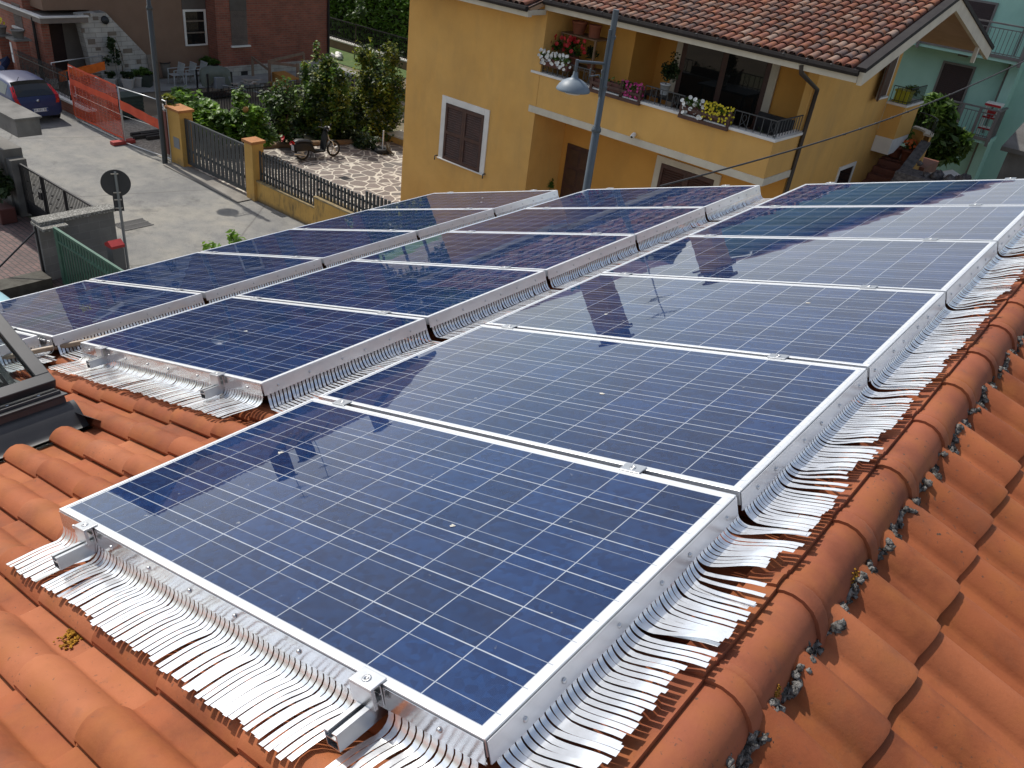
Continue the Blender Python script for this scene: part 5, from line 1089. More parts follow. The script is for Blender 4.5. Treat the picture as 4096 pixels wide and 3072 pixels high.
# ------------------------------------------------------------------ road edge: pillars, gate, fence
M_pil = mat('weathered_ochre_render', (.56,.33,.085), (.46,.26,.065), 1.6, .92, bump=.3, bscale=50, c3=(.20,.16,.09), s3=1.1)
M_cap = mat('orange_stone_cap', (.40,.17,.05), (.30,.12,.035), 5, .8, bump=.3)
YF = 13.92
def stainmat():
    m, n, b = _m('stained_ochre_wall'); tc = n.nodes.new('ShaderNodeTexCoord'); sp = n.nodes.new('ShaderNodeSeparateXYZ'); n.links.new(tc.outputs['Object'], sp.inputs[0])
    t = _noise(n, 1.6, 6); r = _ramp(n, t.outputs['Fac'], [(.35, (.56,.33,.085)), (.65, (.44,.26,.07))])
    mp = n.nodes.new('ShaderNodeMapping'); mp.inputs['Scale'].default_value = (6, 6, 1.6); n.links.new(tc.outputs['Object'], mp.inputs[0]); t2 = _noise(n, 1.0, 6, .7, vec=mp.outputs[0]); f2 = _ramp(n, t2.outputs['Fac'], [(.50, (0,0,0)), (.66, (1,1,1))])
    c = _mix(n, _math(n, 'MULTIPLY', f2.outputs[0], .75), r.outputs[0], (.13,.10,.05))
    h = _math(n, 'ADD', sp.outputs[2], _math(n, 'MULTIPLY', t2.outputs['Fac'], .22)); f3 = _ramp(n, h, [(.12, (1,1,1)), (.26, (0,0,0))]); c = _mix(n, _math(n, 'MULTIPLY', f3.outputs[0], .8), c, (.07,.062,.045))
    n.links.new(c, b.inputs['Base Color']); b.inputs['Roughness'].default_value = .95; t4 = _noise(n, 40, 4); _bump(n, b, t4.outputs['Fac'], .5, .01); return m
M_wallst = stainmat()
def pillar(label, x0, x1, y0, y1, z1, cap=.06):
    t = thing('gate_pillar', label, 'pillar', ((x0+x1)/2, (y0+y1)/2, G), 'yellow gate pillars'); mb = MB(); mb.box((x0,y0,G), (x1,y1,z1)); mb.build('shaft', M_pil, t, bevel=.008)
    mb = MB(); mb.box((x0-.05,y0-.05,z1+.001), (x1+.05,y1+.05,z1+cap)); mb.prism([(x0-.05,y0-.05,z1+cap),(x1+.05,y0-.05,z1+cap),(x1+.05,y1+.05,z1+cap),(x0-.05,y1+.05,z1+cap)], (0,0,.02)); mb.build('cap', M_cap, t); return t
zpt = -5.62
p1 = pillar('wide yellow pillar with grey meter door at the left end of the sliding gate', -23.32, -22.62, YF-.15, YF+.32, zpt)
mb = MB(); a, b_ = wy(k1(1705,1340), YF-.155), wy(k1(1770,1470), YF-.155); mb.box((a.x, YF-.168, b_.z), (b_.x, YF-.151, a.z)); mb.build('meter_door', mat('grey_plastic', (.22,.23,.24), (.2,.21,.22), 4, .5), p1)
p2 = pillar('narrow yellow pillar with orange cap between sliding gate and bar fence', -19.22, -18.82, YF-.12, YF+.28, zpt-.02)
# pale block of the neighbour's pillar with the dark red board
t = thing('site_board', 'dark red board on a grey frame with a small white notice beside the lamp post', 'board', (-23.6, YF-.1, G)); mb = MB(); mb.box((-23.62, YF-.2, G+.25), (-23.36, YF-.17, -5.75)); mb.build('panel', mat('dark_red_paint', (.16,.03,.02), (.12,.024,.016), 5, .6), t)
mb = MB(); [mb.tube([(x, YF-.15, G), (x, YF-.15, -5.4)], .022, 8) for x in (-23.64, -23.34)]; mb.tube([(-23.64,YF-.15,-5.42), (-23.34,YF-.15,-5.42)], .02, 8); mb.tube([(-23.64,YF-.15,G+.1), (-23.34,YF-.15,G+.1)], .02, 8); mb.build('frame', M_steel, t)
mb = MB(); mb.box((-23.60, YF-.215, -5.70), (-23.40, YF-.20, -5.52)); nt_ = mb.build('notice', M_white, t); mb = MB(); mb.box((-23.56, YF-.2165, -5.65), (-23.44, YF-.2152, -5.60)); mb.build('print', mat('blue_print', (.05,.08,.25)), nt_)
sb = mb = MB(); mb.box((-23.95, YF-.05, G), (-23.33, YF+.3, zpt-.12)); o = mb.build('low_pier', mat('grey_pier_render', (.30,.28,.25), (.22,.2,.18), 2.5, .9, bump=.3), None, origin=(-23.7, YF, G)); tag(o, 'grey rendered pier behind the red board, topped by a square planter', 'pier')
potted('dark square planter with pale rosettes on top of the grey pier', (-23.62, YF+.10, zpt-.118), .13, .22, .32, mat('dark_green_planter', (.035,.045,.035), (.03,.04,.03), 4, .6), [((.05,0,.38), (.22,.2,.09)), ((.3,-.1,.12), (.22,.12,.14))], 'yel', 220, .09, None, sq=True)
# sliding gate
t = thing('sliding_gate', 'dark grey sliding gate of upright slats between the two yellow pillars', 'gate', (-20.9, YF, G)); gx0, gx1, gz0, gz1 = -22.60, -19.23, G+.12, -5.80
mb = MB(); mb.box((gx0, YF, gz1-.05), (gx1, YF+.06, gz1)); mb.box((gx0, YF, gz0), (gx1, YF+.06, gz0+.10)); mb.box((gx0, YF, gz0+.101), (gx0+.06, YF+.06, gz1-.051)); mb.box((gx1-.06, YF, gz0+.101), (gx1, YF+.06, gz1-.051)); mb.box((gx0+.061, YF+.02, gz0+.42), (gx1-.061, YF+.05, gz0+.50)); mb.build('gate_frame', M_darkgrey, t)
mb = MB(); n_ = 31
for i in range(n_): x = gx0+.075+(gx1-gx0-.15)*i/(n_-1); mb.box((x-.040, YF+.003+.012*(i%2), gz0+.101), (x+.040, YF+.018+.012*(i%2), gz1-.052))
mb.build('slats', M_darkgrey, t)
# low stepped wall with upright bars
t = thing('bar_fence', 'dark upright bars on a stained stepped yellow wall before the yellow house', 'fence', (-15.5, YF, G))
X1, X2, X3 = -18.815, -16.05, -8.0
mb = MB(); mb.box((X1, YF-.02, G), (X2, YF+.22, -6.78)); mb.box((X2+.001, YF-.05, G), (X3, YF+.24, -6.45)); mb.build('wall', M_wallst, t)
mb = MB(); mb.box((X1, YF-.035, -6.779), (X2, YF+.235, -6.74)); mb.box((X2-.02, YF-.07, -6.449), (X3, YF+.26, -6.40)); mb.build('coping', mat('mossy_coping', (.34,.25,.12), (.16,.13,.08), 5, .95, bump=.5), t)
mb = MB(); xx = X1+.10
while xx < X3:
    z0_ = -6.739 if xx < X2 else -6.399; top = -5.83 if xx < -14.0 else -5.66
    mb.box((xx-.035, YF+.06, z0_), (xx+.035, YF+.10, top)); xx += .1475
mb.build('bars', M_darkgrey, t)
mb = MB(); mb.box((X1+.05, YF+.101, -6.55), (X2-.03, YF+.13, -6.50)); mb.box((X1+.05, YF+.101, -6.0), (X3, YF+.13, -5.95)); mb.box((X2, YF+.101, -6.25), (X3, YF+.13, -6.2)); mb.build('rails', M_darkgrey, t)
mb = MB(); a = wy((1315,848), YF-.05); mb.box((a.x, YF-.056, a.z-.5), (a.x+.5, YF-.0505, a.z+.02)); mb.box((a.x+.06, YF-.062, a.z-.5), (a.x+.5, YF-.0565, a.z-.04)); mb.build('meter_door', M_pil, t)
# manholes, drains
def flat_round(name, label, q, r, m):
    p = wz(q, G); mb = MB(); mb.lathe((p.x, p.y, G+.002), [(r,0),(r,.006),(r*.93,.008),(r*.9,.004),(.001,.005)], 24); o = mb.build(name, m, None, origin=(p.x,p.y,G)); tag(o, label, 'manhole')
mat('cast_iron', (.085,.082,.08), (.065,.063,.06), 20, .7, bump=.3)
p = wz(k6(1310,735), G); t = thing('storm_drain', 'rectangular iron storm drain grating in the road beside the sign', 'drain', (p.x,p.y,G)); mb = MB(); mb.box((p.x-.28,p.y-.42,G+.001),(p.x+.28,p.y+.42,G+.004)); mb.build('pit', M_iron, t)
mb = MB()
for k in range(17): y = p.y-.4+k*.05; mb.box((p.x-.26,y-.011,G+.0045),(p.x-.02,y+.011,G+.016)); mb.box((p.x+.02,y-.011,G+.0045),(p.x+.26,y+.011,G+.016))
mb.box((p.x-.30,p.y-.44,G+.001),(p.x-.261,p.y+.44,G+.017)); mb.box((p.x+.261,p.y-.44,G+.001),(p.x+.30,p.y+.44,G+.017)); mb.box((p.x-.019,p.y-.44,G+.0045),(p.x+.019,p.y+.44,G+.0165)); mb.build('grating', MC['cast_iron'], t)
p = wz((1377,714), G); mb = MB()
for k in range(6): mb.box((p.x-.14,p.y-.13+k*.05,G+.013),(p.x+.14,p.y-.10+k*.05,G+.022))
mb.box((p.x-.16,p.y-.15,G+.0125),(p.x+.16,p.y+.15,G+.0145)); o = mb.build('yard_drain', M_iron, None, origin=(p.x,p.y,G)); tag(o, 'small square drain grate in the crazy paving', 'drain')

# ------------------------------------------------------------------ lamp posts, sign, cable
M_shade = mat('lamp_shade_enamel', (.13,.165,.20), (.115,.15,.185), 3, .5)
def lamp(label, LX, LY, z1, z2, z3, za, ztop, dish, m):
    t = thing('street_lamp', label, 'street lamp', (LX, LY, G), 'street lamps along the road')
    mb = MB(); mb.tube([(LX,LY,G),(LX,LY,z1),(LX,LY,z1+.02),(LX,LY,ztop)], [.088,.080,.063,.058], 16); mb.build('pole', m, t)
    for z, k in ((z1-.06, 1), (z2-.03, 0), (z3-.03, 0)): mb = MB(); mb.lathe((LX,LY,z), [(.08,0),(.098,.015),(.098,.075),(.075,.10),(.075,.12)] if k else [(.078,0),(.078,.06)], 16); mb.build('collar', m, t)
    d = Vector((dish[0], dish[1], 0)) - Vector((LX, LY, 0)); d.normalize(); L = (Vector((dish[0], dish[1], 0)) - Vector((LX, LY, 0))).length
    Q = lambda r_, z: Vector((LX, LY, 0)) + d*r_ + Vector((0,0,z)); zt_ = dish[2]
    mb = MB(); mb.tube([Q(.088,z2-.14),Q(.088,z3+.14)], .028, 10); mb.tube([Q(.09,za),Q(L,zt_+.28)], .026, 10); mb.tube([Q(.10,za-.62),Q(.13,za-.3),Q(.22,za-.2),Q(.52,za-.20)], .013, 8); mb.tube([Q(.52,za-.20),Q(.53,za-.06)], .012, 6)
    for sg in (.05, -.09): mb.tube([Q(.11,za+sg-.06),Q(.15,za+sg-.02),Q(.14,za+sg-.10)], .010, 6)
    mb.tube([Q(L,zt_+.31),Q(L,zt_+.10)], .03, 10); mb.build('bracket', m, t)
    rd = .315; mb = MB(); mb.lathe(Q(L,zt_-.235), [(rd,0),(rd+.004,.012),(rd*.97,.045),(rd*.86,.10),(rd*.68,.155),(rd*.45,.195),(.07,.222),(.06,.25),(.045,.28),(.04,.33)], 32); mb.build('lamp_shade', M_shade, t)
    mb = MB(); mb.lathe(Q(L,zt_-.25), [(.001,-.05),(.14,-.04),(.2,.0),(.2,.014)], 18); mb.build('bulb_glass', M_white, t)
    return t
YL = 13.4; a, b_ = wy((2345,760), YL), wy((2463,38), YL); LX = a.x
zc1, zc2, zc3, arm_z = wy(k3(1640,955), YL).z, wy(kr(1160,1300), YL).z, wy(kr(1300,555), YL).z, wy(kr(1180,925), YL).z
dc = wx(kr(735,1140), LX-.02)
lamp('grey street lamp with a dish shade on a scrolled bracket before the yellow house', LX, YL, zc1, zc2, zc3, arm_z, b_.z, dc, M_lamp)
pb = wz((661,653), G); lz = wy((600,18), pb.y).z
lamp('dark lamp post beside the site board, rising out of the top of the picture', pb.x, pb.y, lz-.1, zc2, zc3, arm_z, b_.z, (pb.x+.02, pb.y-.62, -1.22), M_darkgrey)
SX, SY = -15.25, 7.8; c = wy((463,735), SY); SX = c.x
t = thing('road_sign', 'round road sign seen from its dark back on a leaning grey pole', 'road sign', (SX+.25, SY, G)); base = wz((530,1200), G); base = Vector((SX+.06, SY, G))
topp = c + Vector((-.02,.03,.26)); mb = MB(); mb.tube([base, topp], .031, 12); mb.build('pole', metalmat('grey_zinc_pole', (.22,.24,.25), .5, .1, (20,20,20), .6), t)
dv = (topp-base).normalized(); f_ = Vector((-.88,.47,0)).normalized(); f_ = (f_ - dv*f_.dot(dv)).normalized()
mb = MB(); mb.lathe(c+f_*.04, [(.30,-.004),(.304,0),(.304,.006),(.30,.010)], 40, ax=f_); mb.build('disc', mat('dark_sign_back', (.022,.025,.03), (.03,.033,.038), 3, .55), t)
rx_ = dv.cross(f_).normalized(); c2 = c - dv*.46; mb = MB(); mb.prism([c2+rx_*sx*.10+dv*sy*.17+f_*.035 for sx, sy in ((-1,-1),(1,-1),(1,1),(-1,1))], f_*.008); mb.build('supplementary_plate', MC['dark_sign_back'], t)
for d_ in (.22, -.20, -.36, -.55): mb = MB(); q_ = c+dv*d_+f_*.012; mb.bar(q_-rx_*.075, q_+rx_*.075, .03, .02, up=dv); mb.build('clamp', M_steel, t)
pts = []; A_, B_ = hb((2560,760), -.2), wy((4200,195), 20.5); A_ = wy((2640,745), 9.0)
for k in range(25): s_ = k/24; q_ = A_.lerp(B_, s_); q_.z -= .25*math.sin(math.pi*s_); pts.append(q_)
mb = MB(); mb.tube(pts, .013, 6)
for k in range(8): i_ = 9+k; lump(mb, pts[i_]+Vector((0,0,.0)), .02, (1.6,1,.8), 6, .3)
o = mb.build('overhead_cable', mat('black_cable', (.02,.018,.018), (.03,.028,.028), 6, .6), None, origin=pts[12]); tag(o, 'black overhead cable slanting past the yellow house to the right', 'cable')

# ------------------------------------------------------------------ near left: gate, walls, green gate, post
M_blk = brickmat('grey_concrete_blocks', (.20,.195,.18), (.17,.165,.155), (.23,.225,.215), .50, .20, .006, 'XYZ', .4)
M_lcap = mat('lichened_concrete_cap', (.13,.125,.11), (.34,.33,.30), 26, .95, bump=.6, bscale=60, lo=.48, hi=.62)
WX = -17.0; a = wx(k6(1110,590), WX); b_ = wx(k6(455,690), WX); zt = -6.02
t = thing('block_wall', 'grey concrete block wall with lichened cap between the two driveways', 'wall', (WX, 7.7, G)); mb = MB(); mb.box((WX-.12, b_.y-.02, G), (WX+.12, a.y-.05, zt)); mb.build('wall', M_blk, t)
mb = MB(); mb.box((WX-.2, b_.y-.25, zt+.001), (WX+.2, a.y, zt+.09)); mb.box((WX-.22, b_.y-.27, zt-.08), (WX+.42, b_.y+.3, zt+.0005)); mb.build('cap', M_lcap, t, bevel=.015)
mb = MB(); mb.box((WX-.14, b_.y-.26, G), (WX+.14, b_.y-.021, zt-.081)); mb.build('pier', M_blk, t)
YG = 8.12
t = thing('iron_gate', 'black wrought iron gate of thin bars with knots beside the concrete pier', 'gate', (-19, YG, G)); gz1_ = wy(k6(180,130), YG).z; gz0_ = gz1_-1.0; ga0, ga1 = wy(k6(200,150), YG).x, wy(k6(920,580), YG).x
mb = MB(); mb.bar((ga0,YG,gz1_),(ga1,YG,gz1_), .045); mb.bar((ga0,YG,gz0_),(ga1,YG,gz0_), .045)
for f in (0, .30, .62, 1): mb.bar((ga0+(ga1-ga0)*f,YG,G+.1),(ga0+(ga1-ga0)*f,YG,gz1_), .07)
mb.build('gate_frame', M_iron, t); mb = MB(); n_ = 46
for i in range(n_):
    x = ga0+(ga1-ga0)*(i+.5)/n_; mb.bar((x,YG,gz0_),(x,YG,gz1_), .016)
    if i % 2: mb.lathe((x,YG,gz0_+(.35 if i % 4 == 1 else .62)), [(.002,-.04),(.026,0),(.002,.04)], 6)
mb.build('bars', M_iron, t); mb = MB(); mb.box((ga0,YG-.008,G+.1),(ga1,YG+.008,gz0_)); mb.build('kick_plate', M_iron, t)
mb = MB(); xl = ga0+(ga1-ga0)*.28; mb.box((xl-.12,YG-.06,gz0_+.35),(xl+.02,YG-.03,gz0_+.55)); mb.build('lock', M_iron, t)
px = ga0-.30
t = thing('concrete_pier', 'tall grey concrete pier with a slab roof at the left picture edge', 'pier', (px-.4, YG, G)); mb = MB(); mb.box((px-.05,YG-.2,G),(px+.24,YG+.2,gz1_+.10)); mb.box((px-1.5,YG-.25,G),(px-.051,YG+.25,gz1_+.32)); mb.build('shaft', M_conc, t, bevel=.01)
cpz = wy(k1(180,1355), 7.4); tpz = wy(k1(160,1190), 7.4).z; mb = MB(); mb.box((px-1.15,7.5,gz1_+.10),(px-.42,7.85,cpz.z)); mb.build('upper_shaft', M_conc, t)
mb = MB(); mb.box((px-3,7.4,cpz.z+.001),(cpz.x,7.95,tpz)); mb.box((px-3,7.36,tpz+.001),(cpz.x+.04,8.0,tpz+.04)); mb.build('slab_roof', M_conc, t)
q_ = wz(k6(60,700), G); t = thing('planter', 'red-brown trough with a dark leafy plant beside the concrete pier', 'planter', (q_.x, q_.y, G)); mb = MB(); mb.box((q_.x-1.0,q_.y-.2,G+.01),(q_.x+.25,q_.y+.2,G+.42)); mb.build('trough', mat('oxblood_trough', (.10,.03,.022), (.08,.024,.018), 5, .7), t, bevel=.02)
mb = MB(); mb.leaves(clumps(900, (q_.x-.35,q_.y,G+.95), (.75,.4,.55), 14), .13); mb.build('foliage', LF['dark'], t)
M_gg = mat('green_gate_paint', (.045,.13,.085), (.035,.10,.07), 4, .5)
gg0, gg1 = wz(k6(530,755), -5.95), wz(k6(1170,1180), -5.95); gyy = gg0.y
t = thing('green_gate', 'green metal gate with rows of short upper bars below the panels', 'gate', ((gg0.x+gg1.x)/2, gyy, G)); gx0, gx1 = gg0.x, gg1.x+2.2; zt = -5.95
mb = MB(); mb.box((gx0,gyy-.03,zt-.06),(gx1,gyy+.03,zt)); mb.box((gx0,gyy-.03,G+.05),(gx1,gyy+.03,G+.12)); mb.box((gx0,gyy-.025,zt-.34),(gx1,gyy+.025,zt-.29)); mb.box((gx0,gyy-.03,G+.12),(gx0+.14,gyy+.03,zt-.061)); mb.build('gate_frame', M_gg, t)
mb = MB(); n_ = int((gx1-gx0)/.13)
for i in range(1, n_):
    x = gx0+.1+(gx1-gx0-.1)*i/n_; mb.box((x-.03,gyy-.012,zt-.289),(x+.03,gyy+.012,zt-.061)) if i % 1 == 0 else None; mb.box((x-.022,gyy-.012,G+.121),(x+.022,gyy+.012,zt-.341))
mb.build('bars', M_gg, t)
lp = wy(k6(1130,945), 7.35); t = thing('letter_post', 'square grey post with a red pitched cap by the green gate', 'post', (lp.x, 7.35, G)); mb = MB(); mb.box((lp.x-.13,7.22,G),(lp.x+.13,7.48,lp.z)); mb.build('shaft', mat('grey_post_paint', (.12,.12,.12), (.10,.10,.10), 4, .6), t)
mb = MB(); z_ = lp.z; mb.prism([(lp.x-.15,7.2,z_+.001),(lp.x+.15,7.2,z_+.001),(lp.x+.15,7.2,z_+.06),(lp.x,7.2,z_+.15),(lp.x-.15,7.2,z_+.06)], (0,.3,0)); mb.build('cap', mat('red_cap_paint', (.38,.02,.02), (.3,.016,.016), 5, .5), t)
t = thing('low_wall', 'dark mossy low wall between the paver drive and the yard under the panels', 'wall', (-16.7, 4.5, G)); mb = MB(); mb.box((-16.98,1.5,G),(-16.45,6.6,G+.26)); mb.build('wall', mat('dark_mossy_concrete', (.055,.05,.04), (.09,.085,.07), 5, .95, bump=.5), t)
mb = MB(); mb.tube([(WX-.02,6.72,G+1.25),(WX-.25,5.6,G+.26)], .022, 8); mb.tube([(WX+.02,6.66,G),(WX+.02,6.66,G+1.35)], .03, 8); mb.build('stay', M_iron, t)
# ------------------------------------------------------------------ lettering
def text_mesh(name, s, size, m, parent, origin, right, up, off=(0,0,0)):
    cu = bpy.data.curves.new(name, 'FONT'); cu.body = s; cu.size = size; cu.align_x = 'CENTER'; cu.align_y = 'CENTER'; cu.resolution_u = 3
    to = bpy.data.objects.new(name+'_curve', cu); COL.objects.link(to); dg = bpy.context.evaluated_depsgraph_get()
    me = bpy.data.meshes.new_from_object(to.evaluated_get(dg)); bpy.data.objects.remove(to); bpy.data.curves.remove(cu)
    me.name = name; r = Vector(right).normalized(); u = Vector(up).normalized(); n = r.cross(u); pw = parent_world(parent) if parent else Vector((0,0,0))
    mt = Matrix(((r.x,u.x,n.x,0),(r.y,u.y,n.y,0),(r.z,u.z,n.z,0),(0,0,0,1))); me.transform(Matrix.Translation(Vector(origin)-pw) @ mt)
    me.materials.clear(); me.materials.append(m); o = bpy.data.objects.new(name, me); COL.objects.link(o); o.parent = parent; return o
# ------------------------------------------------------------------ cars
M_tyre = mat('tyre_rubber', (.012,.012,.012), (.02,.02,.02), 10, .8)
M_alloy = metalmat('silver_wheel', (.55,.56,.58), .35, 0)
M_lred = mat('red_lamp_lens', (.38,.006,.01), (.30,.005,.008), 4, .12)
M_pl = mat('number_plate_white', (.60,.61,.62), (.56,.57,.58), 5, .4)
M_ink = mat('black_ink', (.01,.01,.012))
def paint(name, c):
    m, n, b = _m(name); b.inputs['Base Color'].default_value = (*c, 1); b.inputs['Roughness'].default_value = .5; b.inputs['Metallic'].default_value = .1; b.inputs['Coat Weight'].default_value = .2; b.inputs['Coat Roughness'].default_value = .04; return m
def hatchback(label, pos, heading, pm, plate=None):
    """pos: ground point under the middle of the rear bumper; heading: direction the car faces (unit x,y)"""
    f = Vector((heading[0], heading[1], 0)).normalized(); s_ = Vector((-f.y, f.x, 0)); P0 = Vector((pos[0], pos[1], G))
    t = thing('parked_car', label, 'car', P0)
    W = lambda x, y, z: P0 + f*x + s_*y + Vector((0,0,z if z < .6 else .6+(z-.6)*.90))
    st = [(0,.60,.70),(.03,.70,.76),(.07,.86,.80),(.14,.98,.82),(.30,1.17,.83),(.48,1.34,.84),(.66,1.435,.84),(1.0,1.47,.845),(1.45,1.49,.845),(1.95,1.485,.845),(2.45,1.40,.845),(2.75,1.24,.845),(3.08,1.04,.84),(3.3,.99,.84),(3.65,.90,.81),(3.9,.76,.74),(4.02,.58,.64)]
    def ring(x, top, hw):
        lv = [(.27, .86), (.34, .97), (.58, 1.0), (.82, .985), (.96, .955)]; out = []
        for z, k in lv:
            zz = min(z, top - .02*(5-len(out))) if z > top-.1 else z; out.append((hw*k, max(zz, .2)))
        zb = max(out[-1][1], min(.96, top-.02)); g = max(0, top - zb)
        out.append((hw*(.955 - .19*min(1, g/.5)), top - .075*min(1, g/.3))); out.append((hw*(.89 - .20*min(1, g/.5)), top - .022*min(1, g/.3))); out.append((hw*.40, top - .002 + .012*min(1, g/.3))); out.append((0, top + .016*min(1, g/.3)))
        return out
    rings = [ring(*q) for q in st]; n_ = len(rings[0])
    def pt(i, j, sg, o=0.0): y, z = rings[i][j]; return W(st[i][0], sg*y, z)
    mb = MB()
    for sg in (1, -1):
        vs = [pt(i, j, sg) for i in range(len(st)) for j in range(n_)]
        fs = [(i*n_+j, (i+1)*n_+j, (i+1)*n_+j+1, i*n_+j+1) for i in range(len(st)-1) for j in range(n_-1)]
        if sg < 0: fs = [x[::-1] for x in fs]
        mb.add(vs, fs, 0, True)
    for i in (0, len(st)-1): mb.add([pt(i, j, 1) for j in range(n_)] + [pt(i, j, -1) for j in range(n_-1, -1, -1)], [tuple(range(2*n_))])
    body = mb.build('body', pm, t)
    def patch(name, m, quads, off=.006, parent=t):
        mb = MB()
        for qd in quads:
            a, b_, c_, d_ = qd; nn = (b_-a).cross(d_-a).normalized(); cen = (a+b_+c_+d_)/4
            if nn.dot(cen - W(2, 0, .6)) < 0: nn = -nn
            mb.add([p+nn*off for p in qd], [(0,1,2,3)])
        return mb.build(name, m, parent)
    L = lambda a, b_, k: a.lerp(b_, k)
    # glass
    i0, i1 = 3, 6; q = []
    for i in range(i0, i1):
        for sg in (1, -1):
            for j in (6, 7): q.append((pt(i, j, sg), pt(i+1, j, sg), pt(i+1, j+1, sg), pt(i, j+1, sg)))
    patch('rear_window', M_dglass, q)
    q = []
    for i in (10, 11):
        for sg in (1, -1):
            for j in (6, 7): q.append((pt(i, j, sg), pt(i+1, j, sg), pt(i+1, j+1, sg), pt(i, j+1, sg)))
    patch('windscreen', M_dglass, q)
    for sg in (1, -1):
        for rg in ((6, 7), (7, 9), (9, 11)):
            q = []
            for i in range(*rg): a, b_, c_, d_ = pt(i,4,sg), pt(i+1,4,sg), pt(i+1,5,sg), pt(i,5,sg); q.append((L(a,d_,.06), L(b_,c_,.06), L(b_,c_,.94), L(a,d_,.94)))
            patch('side_window', M_dglass, q)
        q = []
        for i in range(1, 5): q.append((L(pt(i,5,sg),pt(i,6,sg),.0), L(pt(i+1,5,sg),pt(i+1,6,sg),.0), L(pt(i+1,6,sg),pt(i+1,7,sg),.16), L(pt(i,6,sg),pt(i,7,sg),.22)))
        patch('tail_lamp', M_lred, q, .012)
        # door gap lines and handle
        mb = MB()
        for x in (1.52, 2.72): mb.bar(W(x, sg*.847, .34), W(x, sg*.81, .95), .012)
        mb.build('door_gap', M_ink, body); mb = MB(); mb.bar(W(1.64, sg*.845, .84), W(1.84, sg*.845, .85), .03, .02); mb.build('door_handle', pm, body)
        mb = MB(); mb.lathe(W(2.55, sg*.93, .98), [(.001,-.08),(.08,-.06),(.10,0),(.07,.08),(.001,.09)], 10, ax=s_); mb.build('wing_mirror', pm, t)
        for x in (.70, 3.22):
            mb = MB(); mb.lathe(W(x, sg*.66, .30), [(.18,-.0),(.29,.0),(.302,.03),(.302,.15),(.285,.185),(.20,.19)] if sg > 0 else [(.18,.0),(.29,0),(.302,-.03),(.302,-.15),(.285,-.185),(.20,-.19)], 22, ax=s_); wh = mb.build('wheel', M_tyre, t)
            mb = MB(); yo = sg*.852; mb.lathe(W(x, yo, .30), [(.20,0),(.195,.004*sg),(.17,-.01*sg),(.15,-.03*sg),(.05,-.02*sg),(.03,.0),(.001,.0)], 20, ax=s_)
            for k in range(7): an = 2*math.pi*k/7; mb.bar(W(x, yo, .30), W(x+.18*math.cos(an), yo, .30+.18*math.sin(an)), .035, .02, up=s_)
            mb.build('rim', M_alloy, wh)
            mb = MB(); mb.lathe(W(x, sg*.842, .30), [(.315,0),(.355,0),(.355,.008*sg),(.315,.008*sg)], 22, ax=s_); mb.build('wheel_arch', M_ink, body)
    mb = MB(); mb.prism([W(-.004, -.60, .34), W(-.004, .60, .34), W(-.004, .66, .50), W(-.004, -.66, .50)], f*.02); mb.build('bumper', pm, t, bevel=.01)
    mb = MB(); mb.lathe(W(.05, 0, .82)-f*.015, [(.001,0),(.05,.0),(.055,.006),(.001,.014)], 14, ax=-f); mb.build('emblem', M_alloy, t)
    mb = MB(); mb.prism([W(-.008, sg_*.27, z) for sg_, z in ((-1,.435),(1,.435),(1,.555),(-1,.555))], -f*.008); pl_ = mb.build('number_plate', M_pl, t)
    if plate:
        r_ = s_ * -1; text_mesh('plate_text', plate, .115, M_ink, pl_, W(-.0175, 0, .495), (-f).cross(Vector((0,0,1)))*-1, (0,0,1))
        for sg in (1,-1): mb = MB(); mb.prism([W(-.0165, sg*.245+dx, z) for dx, z in ((-.022,.44),(.022,.44),(.022,.55),(-.022,.55))], -f*.001); mb.build('plate_band', mat('plate_blue', (.02,.05,.22)), pl_)
    for sg in (1, -1): 
        mb = MB(); mb.lathe(W(3.86, sg*.55, .68), [(.001,-.03),(.12,0),(.10,.05),(.001,.07)], 14, ax=f); mb.build('headlight', M_pl, t)
    mb = MB(); mb.bar(W(.62,.35,1.46), W(.42,.35,1.66), .012); mb.build('roof_aerial', M_ink, t)
    return t
M_blue = paint('dark_blue_car_paint', (.007,.018,.075))
cr_ = wz((67,490), G); cl_ = wz((240,472), G)
hatchback('dark blue hatchback parked with its tail to the viewer beside the iron fence', (cr_.x+.52, (cr_.y+cl_.y)/2-.1), (-1, 0), M_blue, 'DX 591 RD')
p = wz((40,1195), G+1.44); hatchback('pale blue car in the shade below the left row of panels', (p.x+.95, p.y-.5), (-1, -.05), paint('pale_blue_car_paint', (.30,.50,.55)))

